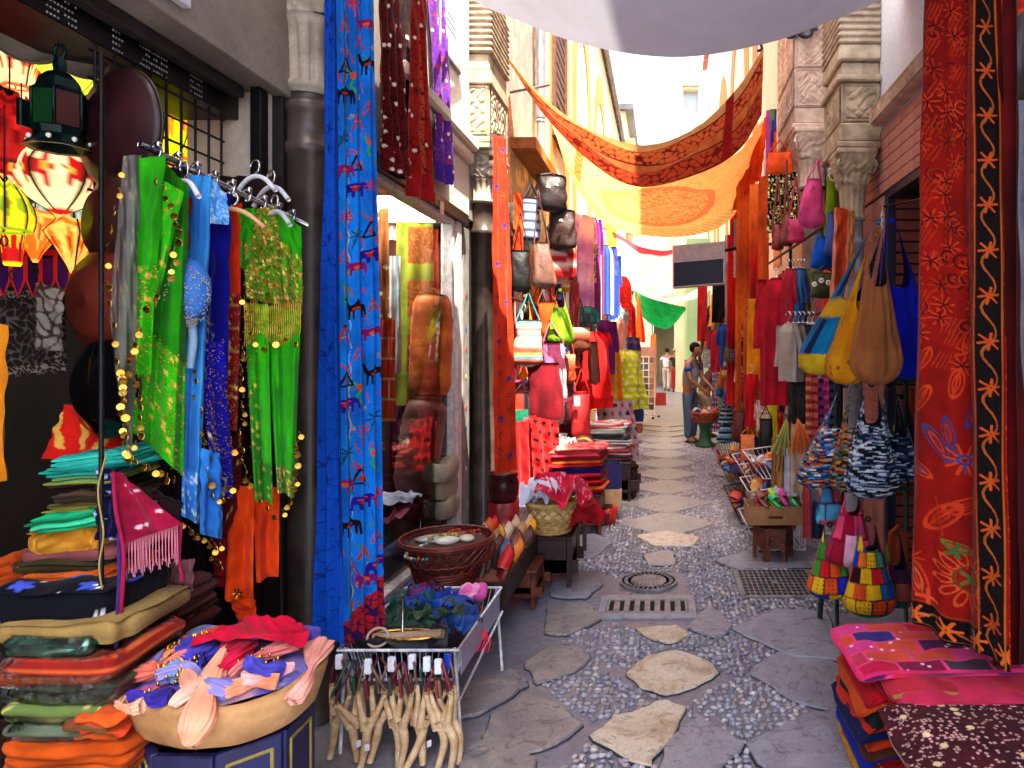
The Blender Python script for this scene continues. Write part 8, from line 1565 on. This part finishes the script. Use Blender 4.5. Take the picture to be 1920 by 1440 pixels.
for i, (px, y0, y1, w_, Y, c, lab) in enumerate([(1506, 795, 925, 42, 4.9, 'd8b898', 'large beige cloth bag behind the woven bags'), (1482, 840, 930, 22, 5.2, 'd8d8ec', 'white paper sheets hanging behind the slipper box'), (1470, 825, 925, 24, 5.4, 'b88850', 'tan leather panel beside the white sheets'), (1453, 820, 915, 12, 5.5, 'a87848', 'upright cardboard strip at the end of the wire baskets'), (1518, 900, 1010, 24, 4.6, 'c84848', 'red and grey striped cloth beside the slipper box'), (1534, 940, 1010, 22, 4.4, '303858', 'dark blue cloth beneath the panel bag')]):
    scarf(lab, px, y0, y1, w_, Y, stripes((c, '6c7c98', c), .06, 0) if i == 4 else solid(c), name='hanging_cloth', cat='cloth', folds=((2, .02),), yaw=-.2)
# lower goods: leather pieces and small bags up to the man
tote('bright orange leather case with a strap', 1402, 800, 893, 815, 30, 6.9, solid('d86018', 'a84410'), -.1, .08, mat=LEATH, seed=90, flap='e07020')
tote('navy pouch hanging beside the orange leather case', 1424, 815, 890, 820, 22, 6.8, solid('1c2044', '10122c'), -.1, .08, seed=91)
tote('brown leather pouch with a flap beside the orange case', 1412, 800, 880, 830, 18, 7.1, solid('6c3c20', '482814'), -.1, .08, mat=LEATH, flap='7c4828', seed=92)
tote('black leather bag under the yellow skirt', 1436, 760, 850, 785, 28, 6.6, solid('141214', '0a090a'), -.1, .1, mat=LEATH, seed=93)
tote('pink patterned purse hanging among the leather goods', 1426, 730, 790, 750, 24, 7.0, scroll('c8a0a0', '604048', .05, .4), -.1, .06, seed=94)
tote('cream canvas bag below the yellow skirt', 1432, 770, 812, 775, 30, 6.9, solid('d8b898', 'b89478'), -.1, .08, seed=95)
tote('chestnut suede bag with rope strap beyond the leather goods', 1386, 745, 830, 770, 28, 8.2, solid('6c281c', '48180f'), -.1, .12, mat=LEATH, seed=96)
garment('scarlet jacket with black buttons hanging low in the right stall', 1408, 690, 790, 22, 7.5, solid('c01018', '8c0c10'), -.3, .3, seed=97)
for i, (lab, px, y0, y1, w_, Y, f) in enumerate([('purple plaid hobo bag near the man', 1372, 695, 755, 30, 9.6, plaid(('683070', '8c4488', '48205c'), .07)), ('blue and black striped woven bag near the pedestal basket', 1362, 745, 800, 30, 9.8, stripes(('101828', '68a0b8', '0c1018', 'a8b8b8'), .03)), ('steel blue striped hat bag under the woven bag', 1360, 780, 832, 34, 9.5, stripes(('5890a8', '101c2c', '90b0b8'), .03)), ('rust and cream shoulder bag beside the plaid one', 1356, 680, 730, 22, 10.2, solid('d87038', 'a84c20')), ('teal hobo bag hanging behind the plaid one', 1352, 700, 745, 20, 10.5, solid('2878a8', '185478')), ('olive and purple striped bag above the plaid one', 1366, 655, 712, 28, 9.9, stripes(('a8a040', '684080', 'c8b858'), .06))]):
    hobo(lab, px, y0, y1, w_, Y, f, .1, .25, seed=110+i, p=4, rim=.35)
for i, (lab, px, y0, y1, w_, Y, c) in enumerate([('crimson shirt hanging beside the sign post', 1346, 610, 690, 26, 10.6, 'a01830'), ('cobalt blue shirt beside the crimson one', 1360, 600, 680, 20, 10.0, '1848a0'), ('salmon shirt with brown lattice behind the cobalt one', 1350, 590, 660, 20, 10.9, 'c87868')]): garment(lab, px, y0, y1, w_, Y, solid(c), -.8, .3, seed=120+i)
scarf('black cloth hanging under the sign box', 1352, 532, 605, 32, 10.5, solid('141012', '0a080a'), folds=((2, .02),), yaw=-.1)
scarf('long red shawl hanging behind the sign box in the right stall', 1372, 440, 760, 16, 9.3, grad(('b81820', 'd82418', '980c14', 'e02c18')), folds=((2, .03),), yaw=-.5)
scarf('grey white cloth beside the long red shawl', 1364, 440, 640, 10, 10, solid('a8a0a4', '787078'), folds=((1, .02),), yaw=-.5)
scarf('sky blue and white cloth at the top of the orange row', 1385, 410, 520, 16, 9.2, lambda x, y, u, v: np.where((v < .55)[..., None], hx('5898b0'), hx('d0c8d0')), folds=((1, .02),), yaw=-.4)
scarf('red scarf wound round the post beyond the sign box', 1317, 536, 640, 18, 12.8, solid('b8181c', '801014'), folds=((2, .03),), yaw=-.2)
mk('wooden_post', tube(catmull([at(1318, 520, 12.9), at(1317, 640, 12.9), at(1312, 668, 12.85), at(1316, 700, 12.9), gnd(1316, 819)], 6), .035, 9), surf('red_brown_post', '7c2c20', '501a14', 9, .6), label='red brown wooden post behind the man', cat='post')
for i, (px, y0, y1, w_, c, lab) in enumerate([(1334, 596, 640, 22, '98a858', 'green printed cloth square beyond the sign'), (1330, 622, 650, 20, 'd87030', 'orange printed card beyond the sign'), (1330, 648, 690, 24, '90a8b0', 'pale blue cloth behind the woman')]): scarf(lab, px, y0, y1, w_, 13.2, scroll(c, 'd8d8b8', .1, .3), folds=((1, .01),), yaw=-.1)
rr = np.random.RandomState(77)
for i in range(44):      # the rails are crammed: one more layer of clothes on each side
    nm, c = BACKC[(i*11+5) % 28]; left = i < 24; k = (i*3+i//7) % 5; q = (i if left else i-24)/(24 if left else 20)
    Y = 8.2+q*6.5 if left else 7.6+q*5.0; X = -1.22+.3*q+rr.uniform(-.06, .06) if left else 1.16-.22*q+rr.uniform(-.05, .05); px = CX+X/Y*FX; z = rr.uniform(1.9, 2.75) if i % 3 else rr.uniform(1.2, 1.7); L = rr.uniform(.55, 1.0); y0 = CY-(z-EYE)*FX/Y; w_ = .40*FX/Y*.5
    where = 'left' if left else 'right'
    if i % 2: garment(f'{PATN[k]} {nm} {["tunic", "blouse", "dress"][i % 3]} crammed on the {where} rails', px, y0, y0+L*FX/Y, w_, Y, PATS[k](c), -.9 if not left else .9, .35, seed=600+i, flare=1+.3*(i % 3), group='clothes crammed on the stall rails')
    else: scarf(f'{PATN[k]} {nm} shawl draped between clothes of the {where} rails', px, y0, y0+(L+.25)*FX/Y, w_*.8, Y, PATS[k](c), yaw=.6 if left else -.6, folds=((3, .04),), group='clothes crammed on the stall rails')
# ================================================================== SLIPPER BOX ON HEXAGONAL STOOL
hs = gnd(1449, 1048); hs[2] = 0; t = thing('hexagonal_stool', 'carved hexagonal red wood stool under the box of slippers', 'stool', hs); R6 = .15; zt = at(0, 984, hs[1])[2]
mk('top', lathe([(.001, zt-.02), (R6*1.03, zt-.02), (R6*1.03, zt), (.001, zt)], 6, (hs[0], hs[1], 0)), WOODR, t, False)
for i in range(6):
    a = i*PI/3; p, q = np.array([math.cos(a), math.sin(a)])*R6, np.array([math.cos(a+PI/3), math.sin(a+PI/3)])*R6; mid = (p+q)/2; yaw = math.atan2(*(q-p)[::-1]); W = R6/2; h = zt-.021
    aa = np.linspace(0, PI, 10); outl = [(-W, 0), (-W*.55, 0)]+[(-W*.55*math.cos(x), .09+.07*math.sin(x)) for x in aa]+[(W*.55, 0), (W, 0), (W, h), (-W, h)]
    P = np.array(outl); n = len(P); loop = np.stack([np.column_stack([P[:, 0], np.full(n, s), P[:, 1]]) for s in (-.006, .006)])
    # build the side as columns of quads so that the arch stays open
    xs = np.linspace(-W, W, 13); lo = np.where(np.abs(xs) < W*.56, .09+.07*np.sqrt(np.clip(1-(xs/(W*.56))**2, 0, 1)), 0); G_ = np.stack([np.stack([xs, np.full(13, s), z], 1) for s, z in ((-.006, lo), (-.006, np.full(13, h)), (.006, np.full(13, h)), (.006, lo))], 1)
    m = gridm(np.concatenate([G_, G_[:, :1]], 1)); m.rz(yaw).move((hs[0]+mid[0], hs[1]+mid[1], 0)); mk('carved_side', m, WOODR, t, False)
    g = carved_panel(W*1.5, h*.42, 40+i, .006, .008, 1.6); g.move((0, -.007, h*.48)); g.rz(yaw).move((hs[0]+mid[0], hs[1]+mid[1], 0)); g2 = g; mk('carved_panel', g2, WOODR, t)
bxp, (cx, cy, cz, w2, hh) = openbox('slipper_box', 'cardboard box of colourful slippers on the hexagonal stool', 1456, 950, 985, 106, hs[1]-.14, .28, 'b07c50', '7c5434', .03)
mk('handle_slot', bx(cx-.06, cx+.05, cy-.1435, cy-.1405, cz+hh*.35, cz+hh*.5).col('5c3820'), CARD, bxp, False)
for i, (lab, dx, dy, c, yaw, roll) in enumerate([('red slipper', -.12, .0, 'c02830', .3, .3), ('brown striped slipper', -.07, -.06, '8c5040', .9, .4), ('deep red slipper', -.15, .05, '901c28', -.3, .5), ('lime green slipper', .0, .02, '98d018', .6, .3), ('mint green slipper', .03, -.06, '28c878', .8, .4), ('magenta slipper', .08, -.05, 'd03090', .7, .5), ('turquoise slipper', .13, .04, '18c890', .2, .5), ('silver grey slipper', .10, .06, 'a8a0b0', .9, .2), ('pale green slipper', .15, -.05, '70d890', .5, .6)]):
    slipper(f'{lab} lying on top of the cardboard slipper box', (cx+dx, cy+dy-.1, cz+hh-.02+.012*(i % 3)), yaw-.4, .25+.2*(i % 2), c, c, .21, roll, 'soft slippers in the cardboard box')
# ================================================================== WIRE BASKETS ON THE RIGHT
def wirebasket(label, x0, x1, y0, y1, z0, z1, mat, slope=.12, n=9, group='wire display baskets on the right'):
    t = thing('wire_basket', label, 'wire basket', ((x0+x1)/2, (y0+y1)/2, z0), group); B = np.array([(x0+slope*.4, y0, z0), (x1, y0, z0), (x1, y1, z0), (x0+slope*.4, y1, z0)]); T = np.array([(x0-slope*.4, y0, z1*.72+z0*.28), (x1, y0, z1), (x1, y1, z1), (x0-slope*.4, y1, z1*.72+z0*.28)])
    for P in (B, T): mk('rim', msum([tube(line(P[q], P[(q+1) % 4]), .0065, 6) for q in range(4)]), mat, t)
    for q in range(4):
        for s in range(n): mk('wire', tube(line(B[q]+(B[(q+1) % 4]-B[q])*s/n, T[q]+(T[(q+1) % 4]-T[q])*s/n), .0035, 5), mat, t)
    for s in range(1, n): mk('wire', tube(line(B[0]+(B[1]-B[0])*s/n, B[3]+(B[2]-B[3])*s/n), .0035, 5), mat, t)
    for zz in (.4, .75): mk('wire', tube([B[0]+(T[0]-B[0])*zz, B[3]+(T[3]-B[3])*zz], .0035, 5), mat, t)
    return t
wirebasket('white wire basket nearest to the hexagonal stool, low tier', .70, 1.10, 5.32, 5.95, .06, .30, WIREW); wirebasket('white wire basket on the middle tier behind the stool', .72, 1.10, 5.42, 6.05, .33, .55, WIREW); wirebasket('white wire basket on the top tier behind the slipper box', .76, 1.10, 5.55, 6.2, .57, .76, WIREW); wirebasket('white wire basket with purses further up the lane', .74, 1.08, 6.3, 6.95, .40, .62, WIREW); wirebasket('black wire basket full of purses by the lane edge', .66, 1.05, 7.05, 8.7, .16, .52, WIREK, .16, 14); wirebasket('black wire basket on the ground with red purses', .66, 1.05, 6.2, 7.0, .04, .30, WIREK)
r = np.random.RandomState(17); pc_ = ['b82c20', 'e07030', '7c3820', 'c85038', 'e8a050', '98281c', 'c8b090', '4878b0', 'd8d0d8', '301c18', 'b04888', 'd84828', '58402c', 'e8c890', '1c3c78']
PN = ['brick red', 'orange', 'brown', 'terracotta', 'golden', 'dark red', 'beige', 'blue', 'white', 'black', 'mauve', 'vermilion', 'umber', 'cream', 'navy']
SP = []
for (nm, x0, x1, y0, y1, z0, n) in (('low white wire basket', .74, 1.04, 5.38, 5.9, .08, 22), ('middle white wire basket', .76, 1.04, 5.46, 6.0, .36, 20), ('top white wire basket', .80, 1.05, 5.6, 6.1, .60, 16), ('far white wire basket', .78, 1.04, 6.34, 6.9, .44, 18), ('long black wire basket', .68, 1.02, 7.1, 8.65, .24, 60), ('low black wire basket', .68, 1.02, 6.24, 6.96, .08, 20)):
    for i in range(n):
        k = r.randint(15); s = r.uniform(.8, 1.25); c = np.array([r.uniform(x0, x1), r.uniform(y0, y1), z0+r.uniform(0, .16)])
        key = k
        if key not in [q[0] for q in SP]:
            m = loftm(np.stack([np.stack([.055*rr*np.cos(np.linspace(0, 2*PI, 20, endpoint=False)), .020*rr**.5*np.sin(np.linspace(0, 2*PI, 20, endpoint=False)), np.full(20, z)], 1) for rr, z in ((.7, -.04), (.95, -.03), (1, 0), (.9, .03), (.6, .04))])); m.V[:, 0] = np.sign(m.V[:, 0])*np.abs(m.V[:, 0]/.055)**.7*.055
            o = mk('purse', m.col(pc_[k]), LEATH, None, True, 'x', 'purse', 'small purses in the wire baskets', origin=(0, 0, 0)); o.location = c.tolist(); SP.append((key, o))
        else: o = dup([q[1] for q in SP if q[0] == key][0], c, 0)
        o.rotation_euler = (r.uniform(-1.2, 1.2), r.uniform(-.6, .6), r.uniform(0, PI)); o.scale = (s, s, s); o['label'] = f'small {PN[k]} purse heaped in the {nm}'
# ================================================================== PEDESTAL BASKET AND PEOPLE
pd = gnd(1322, 838); t = thing('pedestal', 'green pedestal carrying a round tray of bright purses', 'pedestal', pd); mk('column', lathe([(.001, 0), (.17, 0), (.17, .05), (.11, .1), (.09, .3), (.12, .38), (.16, .42), (.001, .42)], 20, pd), surf('green_paint', '2c6c48', '1c4c30', 8, .5), t)
tc2 = pd+np.array([0, 0, .421]); wicker('round_basket', 'round terracotta coloured basket on the green pedestal', tc2, .20, .25, .16, surf('orange_wicker', 'a85030', '78341c', 20, .6), nst=16)
for i in range(26):
    a, q = r.uniform(0, 2*PI), r.uniform(0, .2); k = i % 15; o = dup([p[1] for p in SP][k % len(SP)], tc2+np.array([q*math.cos(a), q*math.sin(a), .16+.05*(1-q/.2)]), 0); o.rotation_euler = (r.uniform(-1, 1), r.uniform(-1, 1), r.uniform(0, 6)); o['label'] = f'bright {PN[SP[k % len(SP)][0]]} purse piled on the pedestal basket'; o['group'] = 'purses piled on the pedestal basket'
def skinmesh(name, V, E, Rr, mat, par, col, sub=2):
    me = bpy.data.meshes.new(name); me.from_pydata([tuple(map(float, v)) for v in V], E, []); mat = surf('worn_'+col, col, None, 9, .8 if name != 'body' else .5, 0, .25, 60)
    o = bpy.data.objects.new(name, me); COL.objects.link(o); me.materials.append(mat); m = o.modifiers.new('skin', 'SKIN'); m.use_smooth_shade = True
    if not me.skin_vertices: bpy.context.view_layer.objects.active = o
    for i, sv in enumerate(me.skin_vertices[0].data): sv.radius = (Rr[i], Rr[i]) if np.isscalar(Rr[i]) else Rr[i]; sv.use_root = (i == 0)
    s = o.modifiers.new('subdivision', 'SUBSURF'); s.levels = s.render_levels = sub; o.parent = par; WL[o.name] = WL[par.name]; return o
def person(label, base, yaw, J, shirt, trousers, hair, skin='9c6848', sleeves=None, group=None, long_hair=False, hat=None):
    """J: joints in metres, +x is the way the person faces, y to the person's left"""
    t = thing('person', label, 'person', base, group); t.rotation_euler = (0, 0, yaw); j = {k: np.array(v, float) for k, v in J.items()}
    nm = ['pelvis', 'spine', 'chest', 'neck', 'head0', 'head1', 'head2']; Rb = [.12, .115, .13, .05, .062, .088, .06]; V = [j['pelvis'], j['spine'], j['chest'], j['neck'], j['head']-[0, 0, .07], j['head'], j['head']+[-.01, 0, .085]]; E = [(i, i+1) for i in range(6)]
    def chain(root, pts, rad):
        p = root
        for q, r_ in zip(pts, rad): V.append(np.array(q, float)); Rb.append(r_); E.append((p, len(V)-1)); p = len(V)-1
        return p
    for s in ('L', 'R'):
        chain(0, [j['hip'+s], j['knee'+s], j['ankle'+s], j['ankle'+s]+[.13, 0, -.045]], [.085, .055, .038, .03])
        w_ = j['wrist'+s]; d = w_-j['elbow'+s]; d /= np.linalg.norm(d); h = chain(2, [j['shoulder'+s], j['elbow'+s], w_, w_+d*.06], [.055, .042, .028, .030])
        n = np.cross(d, [0, 0, 1]); n /= np.linalg.norm(n)+1e-6
        for f in range(4): chain(h, [w_+d*.10+n*(f-1.5)*.018, w_+d*(.145-.01*abs(f-1.2))+n*(f-1.5)*.02+[0, 0, -.012]], [.0085, .007])
        chain(h, [w_+d*.07+n*.04, w_+d*.105+n*.05], [.010, .008])
    # nose, ears
    chain(5, [j['head']+[.095, 0, -.005]], [.014]); chain(5, [j['head']+[0, .085, 0]], [.016]); chain(5, [j['head']+[0, -.085, 0]], [.016])
    skinmesh('body', V, E, Rb, None, t, skin)
    for s in (-1, 1):
        m = ball(j['head']+np.array([.080, .030*s, .015]), .012, 8, 6).col('181210'); m.V += WL[t.name]; mk('eye', m, PLAS, t)
    m = bx(-.006, .004, -.022, .022, -.004, .004).move(j['head']+np.array([.086, 0, -.045])).col('703028'); m.V += WL[t.name]; mk('mouth', m, SKIN, t)
    hm = ball(j['head']+np.array([-.018, 0, .030]), .102, 18, 12, (1, .93, 1.02)); keep = ~((hm.V[:, 0]-j['head'][0] > .03) & (hm.V[:, 2]-j['head'][2] < .05)); hm.V[~keep] = j['head']+(hm.V[~keep]-j['head'])*.72; hm.V += WL[t.name]; mk('hair', hm.col(hair), CLOTH, t)
    if long_hair: m = ball(j['head']+np.array([-.06, 0, -.10]), .09, 14, 10, (.7, .9, 1.7)).col(hair); m.V += WL[t.name]; mk('hair_tail', m, CLOTH, t)
    if hat: m = lathe([(.001, .13), (.07, .13), (.09, .07), (.17, .05), (.17, .045), (.09, .055), (.001, .06)], 20, j['head']).col(hat); m.V += WL[t.name]; mk('hat', m, CARD, t)
    skinmesh('trousers', [j['pelvis'], j['pelvis']+[0, 0, .06], j['hipL'], j['kneeL'], j['ankleL']+[0, 0, .0], j['hipR'], j['kneeR'], j['ankleR']], [(0, 1), (0, 2), (2, 3), (3, 4), (0, 5), (5, 6), (6, 7)], [.145, .14, .108, .085, .072, .108, .085, .072], None, t, trousers)
    sv = [j['spine'], j['pelvis']+[0, 0, .02], j['chest'], j['chest']+[0, 0, .06]]; skinmesh('shirt', sv+[j['shoulderL']*.8+j['chest']*.2, j['shoulderR']*.8+j['chest']*.2], [(0, 1), (0, 2), (2, 3), (2, 4), (2, 5)], [.145, .155, .158, .07, .085, .085], None, t, shirt)
    for s in ('L', 'R'): skinmesh('sleeve', [j['shoulder'+s], j['chest']*.45+j['shoulder'+s]*.55, j['shoulder'+s]*.45+j['elbow'+s]*.55], [(0, 1), (0, 2)], [.082, .09, .074], None, t, sleeves or shirt)
    for s in ('L', 'R'): m = ball(j['ankle'+s]+np.array([.055, 0, -.055]), .055, 12, 8, (2.2, .85, .72)); m.V[:, 2] = np.maximum(m.V[:, 2], .003); m.V += WL[t.name]; mk('shoe', m.col('3c2c24'), LEATH, t)
    return t
J0 = dict(pelvis=(0, 0, .94), spine=(.02, 0, 1.15), chest=(.04, 0, 1.36), neck=(.07, 0, 1.51), head=(.12, 0, 1.645), hipL=(0, .10, .88), hipR=(0, -.10, .88), kneeL=(.05, .11, .48), kneeR=(.02, -.11, .48), ankleL=(.0, .12, .085), ankleR=(.02, -.11, .085), shoulderL=(.04, .20, 1.40), shoulderR=(.04, -.20, 1.40), elbowL=(.14, .24, 1.14), elbowR=(.12, -.24, 1.12), wristL=(.33, .16, 1.0), wristR=(.31, -.14, .96))
mb = gnd(1293, 830); person('man in jeans and grey polo shirt with blue sleeves reaching towards the stall', mb, -.45, J0, '9c9498', '4c5c78', '18100c', sleeves='0c50b0')
J1 = dict(J0, pelvis=(-.05, 0, .86), spine=(.06, 0, 1.04), chest=(.20, 0, 1.20), neck=(.30, 0, 1.31), head=(.38, 0, 1.42), shoulderL=(.22, .17, 1.24), shoulderR=(.22, -.17, 1.24), elbowL=(.34, .20, 1.0), elbowR=(.36, -.20, 1.0), wristL=(.55, .12, .90), wristR=(.55, -.14, .92), hipL=(-.05, .09, .82), hipR=(-.05, -.09, .82), kneeL=(.05, .10, .46), kneeR=(.03, -.10, .46))
person('dark haired woman in maroon top and beige trousers bending beside the man', gnd(1322, 823)+np.array([.02, .2, 0]), .5, J1, '501820', 'a08868', '140c0a', '8c5840', long_hair=True)
J2 = dict(J0, elbowL=(.02, .26, 1.14), elbowR=(.02, -.26, 1.14), wristL=(.08, .25, .90), wristR=(.10, -.24, .92), kneeL=(.12, .10, .47), ankleL=(.16, .1, .085), ankleR=(-.16, -.1, .09), kneeR=(-.02, -.1, .48))
person('distant walker in a black top and red trousers with a straw hat', gnd(1267, 735), 1.5, J2, '14120f', 'a81828', '7c6040', hat='c8b878'); person('distant walker in a white shirt and pale trousers', gnd(1250, 733), 1.4, J2, 'd8d8e0', 'c8b8a8', '20140f'); person('far stroller in a pale green shirt under the arch', gnd(1285, 728), -1.4, J2, '88b0a0', '3c4048', '181210')

ORD = ['nearest', 'second nearest', 'third nearest', 'fourth', 'fifth', 'sixth', 'seventh', 'eighth', 'ninth', 'tenth', 'eleventh', 'twelfth']
by = {}
for o in COL.objects:
    if o.get('category') == 'purse': by.setdefault(o['label'], []).append(o)
for l, os_ in by.items():
    if len(os_) > 1:
        for i, o in enumerate(sorted(os_, key=lambda o: o.location.y)): o['label'] = f'{ORD[min(i, 11)]} '+l
